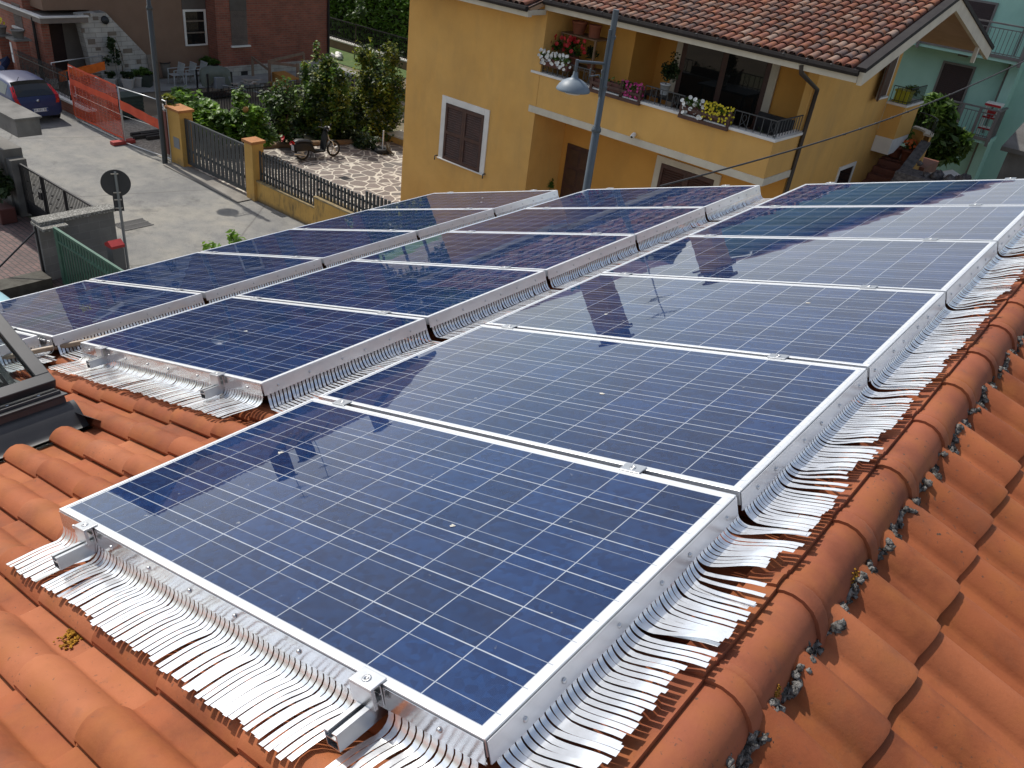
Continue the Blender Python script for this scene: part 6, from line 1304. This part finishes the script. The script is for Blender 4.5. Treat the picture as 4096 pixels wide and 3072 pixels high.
# ------------------------------------------------------------------ motor scooter
M_blk2 = mat('black_scooter_plastic', (.008,.008,.009), (.012,.012,.013), 6, .55, spec=.3)
ra, rb = wz((1211,643), G), wz((1335,627), G)
def scooter():
    f = (rb-ra); WB = f.length; f.normalize(); s_ = Vector((f.y, -f.x, 0)); P0 = Vector((ra.x, ra.y, G+.012))
    lean = .12
    def W(x, y, z): return P0 + f*x + s_*(y+z*-lean) + Vector((0,0,z))
    t = thing('motor_scooter', 'black motor scooter standing on the crazy paving before the dark shrubs', 'scooter', P0)
    for x in (0, WB):
        mb = MB(); R0 = .285; r0 = .042; N = 28; M = 8
        vs = [W(x+(R0-r0+r0*math.cos(b_))*math.cos(a), r0*math.sin(b_), R0+(R0-r0+r0*math.cos(b_))*math.sin(a)) for a in [2*math.pi*i/N for i in range(N)] for b_ in [2*math.pi*j/M for j in range(M)]]
        mb.add(vs, [(i*M+j, ((i+1)%N)*M+j, ((i+1)%N)*M+(j+1)%M, i*M+(j+1)%M) for i in range(N) for j in range(M)], 0, True); wh = mb.build('wheel', M_tyre, t)
        mb = MB()
        for k in range(5): an = 2*math.pi*k/5+.3; mb.bar(W(x, 0, R0), W(x+.21*math.cos(an), 0, R0+.21*math.sin(an)), .035, .03, up=s_)
        mb.tube([W(x+.205*math.cos(a), 0, R0+.205*math.sin(a)) for a in [2*math.pi*i/20 for i in range(21)]], .014, 6); mb.build('rim', M_alloy, wh)
    mb = MB()
    prof = [(-.30,.62,.10),(-.18,.66,.13),(.02,.66,.14),(.25,.62,.14),(.40,.52,.12),(.48,.36,.12)]
    vs = []
    for x, z, hw in prof:
        zb = .36 if x < .3 else .24
        vs += [W(x, -hw, zb), W(x, -hw, z-.05), W(x, -hw*.6, z), W(x, hw*.6, z), W(x, hw, z-.05), W(x, hw, zb)]
    n_ = 6; mb.add(vs, [(i*n_+j, i*n_+j+1, (i+1)*n_+j+1, (i+1)*n_+j) for i in range(len(prof)-1) for j in range(n_-1)], 0, True); mb.add(vs[:6], [(0,1,2,3,4,5)]); mb.add(vs[-6:], [(5,4,3,2,1,0)]); mb.build('rear_fairing', M_blk2, t)
    mb = MB(); mb.prism([W(.42,-.13,.24), W(.86,-.13,.24), W(.86,.13,.24), W(.42,.13,.24)], (0,0,.06)); mb.build('footboard', M_blk2, t, bevel=.01)
    mb = MB()
    sh_ = [(.84,.26,.15),(.90,.5,.19),(.96,.75,.17),(1.0,.92,.10)]; vs = []
    for x, z, hw in sh_: vs += [W(x-.02, -hw, z), W(x+.06, -hw*.7, z+.01), W(x+.11, 0, z+.02), W(x+.06, hw*.7, z+.01), W(x-.02, hw, z)]
    mb.add(vs, [(i*5+j, i*5+j+1, (i+1)*5+j+1, (i+1)*5+j) for i in range(3) for j in range(4)], 0, True); mb.add([v for v in vs], [(i*5, (i+1)*5, (i+1)*5+4, i*5+4) for i in range(3)]); mb.build('leg_shield', M_blk2, t)
    mb = MB(); vs = []
    for x, z, hw in ((-.28,.69,.09),(-.15,.74,.13),(.1,.72,.14),(.32,.68,.12),(.42,.62,.08)): vs += [W(x,-hw,z-.06), W(x,-hw*.8,z), W(x,hw*.8,z), W(x,hw,z-.06)]
    mb.add(vs, [(i*4+j, i*4+j+1, (i+1)*4+j+1, (i+1)*4+j) for i in range(4) for j in range(3)], 0, True); mb.build('seat', mat('black_vinyl', (.014,.014,.015), (.02,.02,.02), 8, .5), t)
    mb = MB(); mb.tube([W(WB, .07, .285), W(WB-.06, .07, .55), W(WB-.16, 0, .62), W(WB-.26, 0, .98)], .024, 8); mb.tube([W(WB, -.07, .285), W(WB-.06, -.07, .55), W(WB-.16, 0, .62)], .024, 8); mb.build('fork', M_alloy, t)
    mb = MB(); mb.tube([W(WB-.36,-.32,.99), W(WB-.28,-.12,1.0), W(WB-.26,0,.98), W(WB-.28,.12,1.0), W(WB-.36,.32,.99)], .016, 8); hb_ = mb.build('handlebar', M_blk2, t)
    mb = MB(); mb.lathe(W(WB-.24, 0, .99), [(.001,-.10),(.09,-.06),(.11,0),(.09,.06),(.001,.09)], 14, ax=f+Vector((0,0,.2))); mb.build('headlamp', M_blk2, t); mb = MB(); mb.lathe(W(WB-.14, 0, 1.0), [(.001,.0),(.075,.0),(.06,.03),(.001,.045)], 14, ax=f); mb.build('headlight', M_white, t)
    for sg in (1, -1): mb = MB(); mb.tube([W(WB-.30, sg*.2, 1.0), W(WB-.24, sg*.30, 1.17)], .008, 6); mb.lathe(W(WB-.25, sg*.32, 1.2), [(.001,-.015),(.055,-.012),(.055,.0),(.001,.005)], 12, ax=-f); mb.build('mirror', M_blk2, t)
    mb = MB(); mb.prism([W(-.05,-.06,.60), W(.35,-.06,.60), W(.45,-.06,.50), W(.1,-.06,.56)], s_*.12); vs = [W(WB+.27*math.cos(a), y, .285+.30*math.sin(a)) for a in [R(20)+R(130)*i/8 for i in range(9)] for y in (-.06,.06)]; mb.add(vs, [(2*i,2*i+1,2*i+3,2*i+2) for i in range(8)], 0, True); vs = [W(.30*math.cos(a), y, .285+.31*math.sin(a)) for a in [R(60)+R(110)*i/8 for i in range(9)] for y in (-.06,.06)]; mb.add(vs, [(2*i,2*i+1,2*i+3,2*i+2) for i in range(8)], 0, True); mb.build('mudguard', M_blk2, t)
    mb = MB(); mb.prism([W(-.36, y, z) for y, z in ((-.09,.38),(.09,.38),(.09,.56),(-.09,.56))], f*-.006); mb.build('number_plate', M_pl, t)
    mb = MB(); mb.prism([W(-.31, y, z) for y, z in ((-.08,.60),(.08,.60),(.08,.66),(-.08,.66))], f*-.03); mb.build('tail_lamp', M_lred, t)
    mb = MB(); mb.tube([W(.05,.13,.2), W(-.42,.15,.30)], [.03,.045], 10); mb.lathe(W(.02,-.10,.27), [(.001,-.06),(.13,-.05),(.13,.05),(.001,.06)], 14, ax=s_); mb.build('engine', M_alloy, t)
    for sg in (-.1, .1): mb = MB(); mb.tube([W(.45,sg,.22), W(.42,sg*1.9,.0)], .012, 6); mb.build('stand_leg', M_iron, t)
scooter()
# parasol foot on a tyre, pier with stone top
p = wz((1530,612), G); t = thing('parasol_base', 'car tyre used as a parasol foot with a short post and a limp cloth', 'parasol base', (p.x,p.y,G))
def torus(mb, c, R0, r0, N=26, M=10): 
    c = Vector(c); vs = [c + Vector(((R0+r0*math.cos(b_))*math.cos(a), (R0+r0*math.cos(b_))*math.sin(a), r0*1.1*math.sin(b_))) for a in [2*math.pi*i/N for i in range(N)] for b_ in [2*math.pi*j/M for j in range(M)]]
    mb.add(vs, [(i*M+j, ((i+1)%N)*M+j, ((i+1)%N)*M+(j+1)%M, i*M+(j+1)%M) for i in range(N) for j in range(M)], 0, True)
mb = MB(); torus(mb, (p.x,p.y,G+.11), .22, .085); mb.build('tyre', M_tyre, t); mb = MB(); mb.lathe((p.x,p.y,G+.03), [(.001,0),(.2,0),(.2,.06),(.05,.08),(.001,.08)], 18); mb.build('concrete_fill', M_conc, t)
mb = MB(); mb.tube([(p.x,p.y,G+.05),(p.x+.02,p.y,G+.85)], .028, 8); mb.build('post', M_pl, t); mb = MB(); mb.grid(lambda s_, q: (p.x+.12+.35*s_, p.y-.05+.2*q+.05*math.sin(s_*9), G+.05+.42*(1-s_)*(1-.4*q)+.05*math.sin(q*8+s_*5)), 8, 6); mb.build('cloth', mat('olive_cloth', (.10,.085,.06), (.07,.06,.045), 6, .95), t)
p = wy((1592,535), 22.4); t = thing('barbecue_pier', 'orange pier with a pale stone top beside the yellow house corner', 'pier', (p.x+.4,22.4,G)); mb = MB(); mb.box((p.x-.3,22.2,G),(p.x+.9,22.9,p.z-.08)); mb.build('shaft', M_pil, t); mb = MB(); mb.box((p.x-.36,22.14,p.z-.079),(p.x+.96,22.96,p.z)); mb.build('top', M_cream, t, bevel=.01)

# ------------------------------------------------------------------ building site fences
M_net = mat('orange_site_netting', (.62,.075,.02), (.50,.05,.015), 3, .6); M_band = mat('orange_plastic_band', (.75,.16,.015), (.62,.12,.012), 4, .5)
def site_fence(label, a, b_, h, net=0, band=None, bandm=None, foot=True, lean=(0,0,0), base=0.0):
    a, b_ = Vector(a), Vector(b_); t = thing('site_fence', label, 'site fence', (a+b_)/2); up = Vector((0,0,h))+Vector(lean); d = (b_-a); L = d.length; d.normalize(); n_ = d.cross(up).normalized()
    mb = MB(); mb.tube([a, a+up, b_+up, b_, a], .021, 8, False); mb.bar(a+up*.5, b_+up*.5, .012)
    for k in range(1, int(L/.25)) if net else (): q = a+d*k*.25; mb.bar(q, q+up, .006)
    mb.build('frame', M_steel, t)
    if net:
        mb = MB(); W_ = lambda s_, q: a+d*(s_*L)+up*(.06+.97*q)+n_*(.035+.02*math.sin(s_*11+q*4)+.012*math.sin(q*17+s_*23))
        nx, ny = int(L/.085), int(h/.052)
        for i in range(nx+1):
            for q in range(10): mb.bar(W_(i/nx, q/10), W_(i/nx, (q+1)/10), .010, .003, up=n_)
        for j in range(ny+1):
            for q in range(12): mb.bar(W_(q/12, j/ny), W_((q+1)/12, j/ny), .021 if j % 2 else .013, .003, up=n_)
        for q0, q1 in ((.62,.74), (.0,.035), (.965,1.0)): mb.grid(lambda s_, r_: W_(s_, q0+(q1-q0)*r_)+n_*.004, 14, 2)
        mb.grid(lambda s_, r_: W_(.02*s_, r_)+n_*.004, 1, 10); mb.build('orange_net', M_net, t)
    if band:
        mb = MB(); mb.grid(lambda s_, r_: a+d*((band[0]+(band[1]-band[0])*s_)*L)+up*(band[2]+(band[4]-band[2])*s_+(band[3]+(band[5]-band[3])*s_)*r_-(0))+n_*(.04+.015*math.sin(s_*19)), 16, 3); mb.build('orange_band', bandm or M_band, t)
    if foot:
        for q in foot: c = a+d*(L*q); mb = MB(); mb.box((c.x-.13,c.y-.45,G+.005),(c.x+.13,c.y+.35,G+.13)); mb.build('foot_block', mat('red_concrete_foot', (.36,.05,.04), (.28,.04,.035), 5, .8), t, bevel=.02)
    return t
fx0, fx1 = -29.05, -25.82
site_fence('temporary fence panel covered in orange-red netting next to the blue car', (fx0,13.45,G+.08), (fx1,13.5,G+.06), 1.86, net=1, foot=(.995,))
site_fence('open temporary fence panel with a sagging orange-red band left of the lamp post', (fx1+.08,13.5,G+.06), (-23.75,13.75,G+.08), 1.86, band=(0,1,.62,.17,.48,.17), bandm=M_net, foot=False)
pa, pb = wx(ka(905,230), -31.6), wx(ka(1800,40), -31.6)
site_fence('tilted temporary fence panel with a bright orange band before the stone stair wall', (-31.6, pa.y, G+.05), (-31.6, pb.y, G+.22), pa.z-G-.05, band=(.10,1.02,.50,.26,.62,.22), foot=False)
# iron fence on a low wall with white coping, brick pillars
t = thing('iron_fence', 'black spiked iron fence on a low brick wall with white coping behind the blue car', 'fence', (-31.5,13.75,G)); yy = 13.85
mb = MB(); mb.box((-34.3,yy-.12,G),(-28.6,yy+.12,-7.0)); mb.build('wall', M_brick, t); mb = MB(); mb.box((-34.3,yy-.18,-6.999),(-28.6,yy+.18,-6.93)); mb.build('coping', M_white, t)
mb = MB(); mb.bar((-34.3,yy,-6.80),(-28.6,yy,-6.80), .03); mb.bar((-34.3,yy,-6.12),(-28.6,yy,-6.12), .03)
for i in range(52): x = -34.25+i*5.6/51; mb.bar((x,yy,-6.93),(x,yy,-5.98), .020); mb.lathe((x,yy,-5.98), [(.022,0),(.018,.03),(.001,.09)], 4)
for i in range(17): x = -34.1+i*.34; mb.tube([(x+.06*math.cos(a),yy+.012,-6.45+.10*math.sin(a)) for a in [2*math.pi*k/10 for k in range(11)]], .008, 5)
mb.build('bars', M_iron, t); mb = MB(); mb.bar((-30.1,yy,-6.93),(-30.1,yy,-5.9), .07); mb.build('post', M_iron, t)
t2 = thing('prohibition_sign', 'white notice with red prohibition ring hung on the iron fence', 'sign', (-29.35,yy-.1,-6.5)); a = wy(ka(1215,535), yy-.06); b_ = wy(ka(1310,815), yy-.06); x0, x1, z0_, z1 = a.x, a.x+.46, b_.z, a.z
mb = MB(); mb.box((x0,yy-.075,z0_),(x1,yy-.06,z1)); bd = mb.build('board', M_pl, t2); cx_, cz_ = (x0+x1)/2, z1-.24
mb = MB(); mb.lathe((cx_,yy-.0755,cz_), [(.19,0),(.19,.003),(.145,.003),(.145,0)], 26, ax=(0,-1,0)); mb.bar((cx_-.12,yy-.0775,cz_+.12),(cx_+.12,yy-.0775,cz_-.12), .04, .003, up=(0,1,0)); mb.build('red_ring', P_red, bd); mb = MB()
for k in range(3): mb.box((x0+.05,yy-.0765,z0_+.06+k*.06),(x1-.06-.04*k,yy-.0752,z0_+.085+k*.06))
mb.build('print', M_ink, bd)
for i, (q, lb) in enumerate((((78,172), 'brick pillar with an empty round pot and slot letterbox beside the iron fence'), ((8,155), 'brick pillar with yellow flowers at the left picture edge'))):
    c = wy(q, 14.1); t = thing('brick_pillar', lb, 'pillar', (c.x,14.1,G)); mb = MB(); mb.box((c.x-.28,13.85,G),(c.x+.28,14.35,c.z+.12)); mb.build('shaft', M_brick, t); mb = MB(); mb.box((c.x-.36,13.77,c.z+.121),(c.x+.36,14.43,c.z+.19)); mb.build('cap', M_conc, t)
    if i == 0: mb = MB(); mb.box((c.x-.27,13.835,c.z-.75),(c.x-.13,13.849,c.z)); lbx = mb.build('letter_plate', M_pl, t); mb = MB(); mb.box((c.x-.23,13.83,c.z-.45),(c.x-.17,13.8345,c.z-.38)); mb.build('slot', M_ink, lbx)
    pot('flower_pot', ['round stone pot with a pale rim on the right brick pillar', 'stone pot of yellow flowers on the left brick pillar'][i], (c.x,14.1,c.z+.1905), .17, .24, .30, M_conc)
    if i: mb = MB(); flowers(mb, [(c.x+random.gauss(0,.14), 14.0+random.gauss(0,.1), c.z+.5+random.uniform(0,.28)) for _ in range(26)], .06); o = mb.build('blossoms', P_yel, None, origin=(c.x,14.1,c.z+.45)); tag(o, 'bunch of yellow flowers in the pot at the left edge', 'flowers')
c = wy((18,275), 13.6); mb = MB(); mb.grid(lambda s_, q: (c.x-.5+.8*s_-.25*(q-.5)*(.5-s_), 13.6+.25*math.sin(s_*4)+.1*math.sin(q*9), G+.1+(1.0*(1-q))*(1-.5*abs(s_-.45))), 10, 8); mb.build; o = mb.build('blue_tarp', mat('blue_tarp', (.02,.045,.12), (.015,.03,.09), 4, .6), None, origin=(c.x,13.6,G)); tag(o, 'blue tarpaulin draped at the left picture edge before the brick pillar', 'tarp')

# ------------------------------------------------------------------ forecourt of the brick house and its building site
M_chair = mat('grey_white_plastic', (.42,.42,.41), (.34,.34,.33), 4, .6)
def chair(label, c):
    t = thing('garden_chair', label, 'chair', (c.x,c.y,G+.015), 'plastic garden chairs along the brown wall'); o_ = Vector((c.x,c.y,G+.015)); W = lambda x, y, z: o_+Vector((x,y,z))
    mb = MB(); mb.grid(lambda s_, q: W(-.23+.46*s_, -.22+.44*q, .42+.015*math.sin(s_*math.pi)*-1), 4, 4); mb.prism([W(-.23,-.22,.40),W(.23,-.22,.40),W(.23,.22,.40),W(-.23,.22,.40)], (0,0,.012)); mb.build('seat', M_chair, t)
    mb = MB()
    for k in range(6): x = -.21+.42*k/5; mb.bar(W(x,.21,.42), W(x*1.02,.33,.84), .05, .016, up=(1,0,0))
    mb.bar(W(-.24,.33,.85), W(.24,.33,.85), .04, .07); mb.build('backrest', M_chair, t)
    for x in (-.22,.22):
        for y in (-.21,.22): mb = MB(); mb.bar(W(x,y,.41), W(x*1.12,y*1.15,0), .045, .035); mb.build('leg', M_chair, t)
        mb = MB(); mb.bar(W(x*1.1,.28,.64), W(x*1.15,-.22,.63), .05, .025); mb.bar(W(x*1.12,-.21,.62), W(x*1.05,-.2,.42), .04, .03); mb.build('armrest', M_chair, t)
for q, lb in (((1735,828), 'grey-white plastic garden chair closest to the lamp post'), ((1850,822), 'grey-white plastic garden chair in the middle of the three'), ((1955,812), 'grey-white plastic garden chair nearest the green-leaved pot')):
    chair(lb, wz(k1(*q), G+.015))
c = wz(k1(1660,770), G); t = thing('rubbish_bin', 'brown bucket with a black rim beside the first plastic chair', 'bin', (c.x-.3,c.y,G)); mb = MB(); mb.lathe((c.x-.3,c.y,G+.012), [(.2,0),(.27,.62),(.25,.62),(.2,.1),(.001,.1)], 18); mb.build('bucket', mat('brown_plastic', (.12,.10,.075), (.10,.08,.06), 4, .6), t); mb = MB(); torus(mb, (c.x-.3,c.y,G+.64), .27, .02); mb.build('rim', M_ink, t)
M_wsq = mat('white_square_pot', (.52,.50,.46), (.44,.42,.39), 4, .7)
def sqpot(q, lb, mark, leaf, **kw):
    c = wz(k1(*q), G); p = Vector((c.x,c.y,G+.012)); t = potted(lb, p, .20, .30, .42, M_wsq, [((0,0,.55), (.28,.28,.16))], leaf, 240, .09, 'square pots along the stone wall', sq=True)
    if mark:
        # the lathe's square faces point along the diagonals
        t.rotation_euler = (0,0,R(45)); mb = MB(); o = p; 
        z = .21; 
        for zz in (.11, .30): mb.add([(o.x-.09,o.y-.186-zz*.17,o.z+zz-.015),(o.x+.09,o.y-.186-zz*.17,o.z+zz-.015),(o.x+.09,o.y-.186-zz*.17,o.z+zz+.015),(o.x-.09,o.y-.186-zz*.17,o.z+zz+.015)], [(0,1,2,3)])
    return t
sqpot((1268,872), 'white square pot with a dark emblem and low reddish plant', 0, 'dark'); sqpot((1362,850), 'white square pot with dark border beside the green crate', 0, 'green'); sqpot((1105,868), 'pale square pot holding the staked young tree', 0, 'dark')
c = wz(k1(1440,850), G); t = thing('planter', 'large grey-green square planter with a bright round plant', 'planter', (c.x,c.y,G)); mb = MB(); mb.lathe((c.x,c.y,G+.012), [(.30,0),(.36,.5),(.33,.5),(.32,.4),(.001,.4)], 4, smooth=False); mb.build('pot', mat('dark_green_planter', (.05,.06,.05)), t); mb = MB(); mb.leaves(clumps(420, (c.x,c.y,G+.62), (.36,.36,.2), 10), .10); mb.build('foliage', LF['green'], t)
c = wz(k1(2060,740), G); potted('dark pot with drooping leaves at the corner of the brick wall', (c.x+.2,c.y-.1,G+.012), .24,.32,.5, mat('dark_green_planter', (.05,.06,.05)), [((0,0,.68), (.45,.45,.25))], 'green', 420, .11, None)
c = wz(k1(1150,800), G); t = thing('young_tree', 'slim young tree tied to a stake before the pale stone wall', 'tree', (c.x+.8,c.y-.15,G)); bx, by = c.x+.8, c.y-.15; zt_ = wx(k1(1085,365), bx).z; mb = MB(); mb.tube([(bx,by,G+.3),(bx,by+.1,G+1.2),(bx,by-.1,zt_)], [.025,.02,.008], 6); mb.build('trunk', M_bark, t)
mb = MB(); mb.bar((bx+.05,by-.25,G),(bx+.05,by-.22,G+1.6), .04); mb.bar((bx+.05,by+.2,G),(bx+.05,by-.05,G+1.5), .03); mb.build('stake', M_steel, t); mb = MB()
for q in ((1090,400),(1080,450),(1120,500),(1140,540),(1060,590),(1150,600),(1100,430)): p = wx(k1(*q), bx); mb.leaves(blob(46, p, (.2,.2,.2), .1), .10)
mb.build('crown', LF['dark'], t)
# green chest on the gravel
ca, cb = wz(k1(1225,1190), G), wz(k1(1450,1185), G); t = thing('storage_chest', 'dark green slatted storage chest behind the orange fences', 'chest', ((ca.x+cb.x)/2,(ca.y+cb.y)/2,G)); x0, y0 = -29.2, 14.75; mb = MB(); mb.box((x0,y0,G+.08),(x0+.75,y0+1.0,G+.80)); mb.build('box', mat('dark_green_paint', (.035,.055,.045), (.03,.045,.038), 4, .7), t)
mb = MB()
for k in range(5): mb.box((x0-.012,y0-.012,G+.10+k*.14),(x0+.765,y0+1.015,G+.21+k*.14))
mb.build('slats', MC['dark_green_paint'], t); mb = MB(); mb.box((x0-.03,y0-.03,G+.801),(x0+.78,y0+1.03,G+.85)); mb.build('rim', MC['dark_green_paint'], t)
mb = MB(); mb.leaves(blob(60, (x0+.4,y0+.5,G+.9), (.3,.4,.08), .1), .08)
c = wz(k1(1480,1340), G); t = thing('timber_pile', 'short pile of black beams on the pale gravel', 'timber', (c.x,c.y,G))
for k, (dx, dy, L) in enumerate(((0,0,1.5),(.35,-.1,1.2),(.1,.3,.9),(.6,.25,.7))): mb = MB(); mb.box((c.x-.3+dx,c.y-.6+dy,G+.006),(c.x-.16+dx,c.y-.6+dy+L,G+.13)); mb.build('beam', mat('tarred_beam', (.02,.018,.018), (.035,.03,.028), 6, .8), t)
a, b_ = wz(k1(1515,800), G), wx(k1(1465,540), -33.55); mb = MB(); mb.prism([(a.x,a.y-.12,G+.012),(a.x,a.y+.12,G+.012),(b_.x,b_.y+.15,b_.z),(b_.x,b_.y-.12,b_.z)], (.03,0,.02)); o = mb.build('leaning_plank', mat('weathered_plank', (.24,.21,.18), (.18,.155,.13), 5, .9), None, origin=a); tag(o, 'weathered plank leaning against the brown wall beside the stone stair', 'plank')
# covered oven
t = thing('garden_oven', 'outdoor oven under a grey-green tarp hood on bare soil', 'oven', (-30.3,20.1,G)); 
def hood(s_, q):
    an = 2*math.pi*s_; r_ = (.62+.10*math.sin(an*4)*q)*(.25+.75*min(1, q*1.6)); z = G+1.28 - (.16*min(q,.5)*2 + .62*max(0,q-.5)*2*(.5+.5*math.sin(an*2+.6)**2))
    return (-30.3+r_*math.cos(an)*.9, 20.1+r_*math.sin(an)*1.15, z)
mb = MB(); mb.grid(hood, 30, 10); mb.build('tarp_hood', mat('grey_green_tarp', (.115,.13,.105), (.085,.10,.08), 2.5, .8), t); mb = MB(); mb.box((-30.4,19.75,G+.45),(-29.72,20.45,G+.92)); mb.build('oven_box', mat('grey_sheet_metal', (.20,.215,.23), (.17,.18,.20), 4, .5), t, bevel=.02); mb = MB()
for x in (-30.75,-29.95):
    for y in (19.5,20.65): mb.bar((x,y,G),(x,y,G+1.05), .06)
mb.box((-30.8,19.45,G+.05),(-29.9,20.7,G+.10)); mb.build('legs', M_iron, t)
# wheelbarrow
c = wz(k2(850,965), G); t = thing('wheelbarrow', 'wheelbarrow loaded with broken boards on the bare soil', 'wheelbarrow', c); mb = MB(); x, y = c.x, c.y; mb.prism([(x-.35,y-.9,G+.42),(x+.3,y-.9,G+.42),(x+.36,y-.1,G+.60),(x-.42,y-.1,G+.60)], (0,.0,.03)); mb.prism([(x-.36,y-1.0,G+.66),(x-.36,y-.1,G+.70),(x-.3,y-.2,G+.42),(x-.3,y-.9,G+.42)], (.02,0,0)); mb.prism([(x+.34,y-1.0,G+.66),(x+.34,y-.1,G+.70),(x+.28,y-.2,G+.42),(x+.28,y-.9,G+.42)], (.02,0,0)); mb.build('tray', M_steel, t)
mb = MB(); mb.lathe((x,y+.05,G+.19), [(.08,-.05),(.17,-.05),(.19,-.02),(.19,.02),(.17,.05),(.08,.05)], 18, ax=(1,0,0)); mb.build('wheel', M_tyre, t); mb = MB(); mb.tube([(x-.3,y-1.7,G+.62),(x-.2,y-.5,G+.36),(x-.05,y+.05,G+.19)], .02, 8); mb.tube([(x+.3,y-1.7,G+.62),(x+.2,y-.5,G+.36),(x+.05,y+.05,G+.19)], .02, 8); mb.bar((x-.25,y-.9,G+.4),(x-.25,y-1.0,G), .03); mb.bar((x+.25,y-.9,G+.4),(x+.25,y-1.0,G), .03); mb.build('handles', M_steel, t)
mb = MB()
for k in range(14): a = Vector((x+random.uniform(-.3,.3), y-random.uniform(.2,1.1), G+.64+random.uniform(0,.16))); mb.bar(a, a+Vector((random.uniform(-.4,.4), random.uniform(-.4,.4), random.uniform(-.05,.08))), .10, .025)
o = mb.build('broken_boards', mat('pale_boards', (.34,.29,.24), (.24,.20,.17), 6, .9), None, origin=(x,y-.6,G+.6)); tag(o, 'broken pale boards heaped in the wheelbarrow', 'boards')
# timber shuttering, orange boards
M_fw = mat('grey_brown_timber', (.25,.17,.12), (.19,.125,.09), 6, .85); M_yb = mat('orange_formwork_board', (.42,.19,.035), (.34,.145,.028), 3, .6)
pa, pb, pc = wz(k2(935,850), G), wz(k2(1210,880), G), wz(k2(1290,760), G)
t = thing('guard_fence', 'rough timber guard frame of posts and rails around the site pit', 'guard fence', (pa.x,pa.y,G)); mb = MB()
for p in (pa, pb): mb.bar((p.x,p.y,G),(p.x,p.y,G+1.15), .13, .07)
q_ = Vector((pa.x-2.0, pa.y+.5, G)); mb.bar((q_.x,q_.y,G),(q_.x,q_.y,G+.9), .10, .07); q2 = Vector((pa.x-1.6, pa.y+3.2, G)); mb.bar((q2.x,q2.y,G),(q2.x,q2.y,G+1.0), .10, .07)
mb.build('posts', M_fw, t); mb = MB(); mb.bar((pa.x,pa.y,G+1.05),(pb.x,pb.y,G+1.05), .04, .12); mb.bar((pa.x+.03,pa.y,G+1.12),(q2.x,q2.y,G+.98), .04, .12); mb.bar((pa.x-2,pa.y+.5,G+.85),(pa.x,pa.y,G+.7), .04, .11); mb.build('rails', M_fw, t)
a, b_ = wz(k2(950,885), G), wz(k2(1150,960), G); t = thing('formwork_boards', 'orange shuttering boards lying beside the wheelbarrow', 'boards', (a.x,a.y,G))
for k, (dx, dy, dz) in enumerate(((0,0,.32),(-.75,.65,.55))):
    mb = MB(); mb.prism([(-30.4+dx,22.95+dy,G+dz),(-28.9+dx,22.65+dy,G+dz),(-28.8+dx,23.25+dy,G+dz+.03),(-30.3+dx,23.6+dy,G+dz+.03)], (0,0,.04)); mb.prism([(-30.4+dx,22.95+dy,G+.01),(-28.9+dx,22.65+dy,G+.01),(-28.9+dx,22.65+dy,G+dz-.002),(-30.4+dx,22.95+dy,G+dz-.002)], (0.03,.05,0)); mb.build('board', M_yb, t)
mb = MB(); mb.box((-28.7,21.7,G+.01),(-26.9,22.6,G+.16)); o = mb.build('plastic_bag', mat('grey_plastic_film', (.10,.11,.125), (.05,.055,.06), 5, .3), None, origin=(-27.8,22.1,G)); tag(o, 'grey plastic covered stack on the soil behind the iron railing', 'stack')
# iron railing between the two gardens
t = thing('garden_railing', 'black iron railing between the soil plot and the yellow house shrubs', 'railing', (-26.9,20.5,G)); mb = MB(); mb.box((-27.1,17.2,G),(-26.85,27,G+.25)); mb.build('kerb', M_conc, t); mb = MB(); mb.bar((-26.97,17.2,G+1.12),(-26.97,27,G+1.12), .035); mb.bar((-26.97,17.2,G+.38),(-26.97,27,G+.38), .03)
for i in range(82): y = 17.2+i*.12; mb.bar((-26.97,y,G+.25),(-26.97,y,G+1.25 if i % 2 else G+1.12), .018)
for i in range(6): mb.bar((-26.97,17.2+i*1.9,G+.25),(-26.97,17.2+i*1.9,G+1.3), .06)
mb.build('bars', M_iron, t)
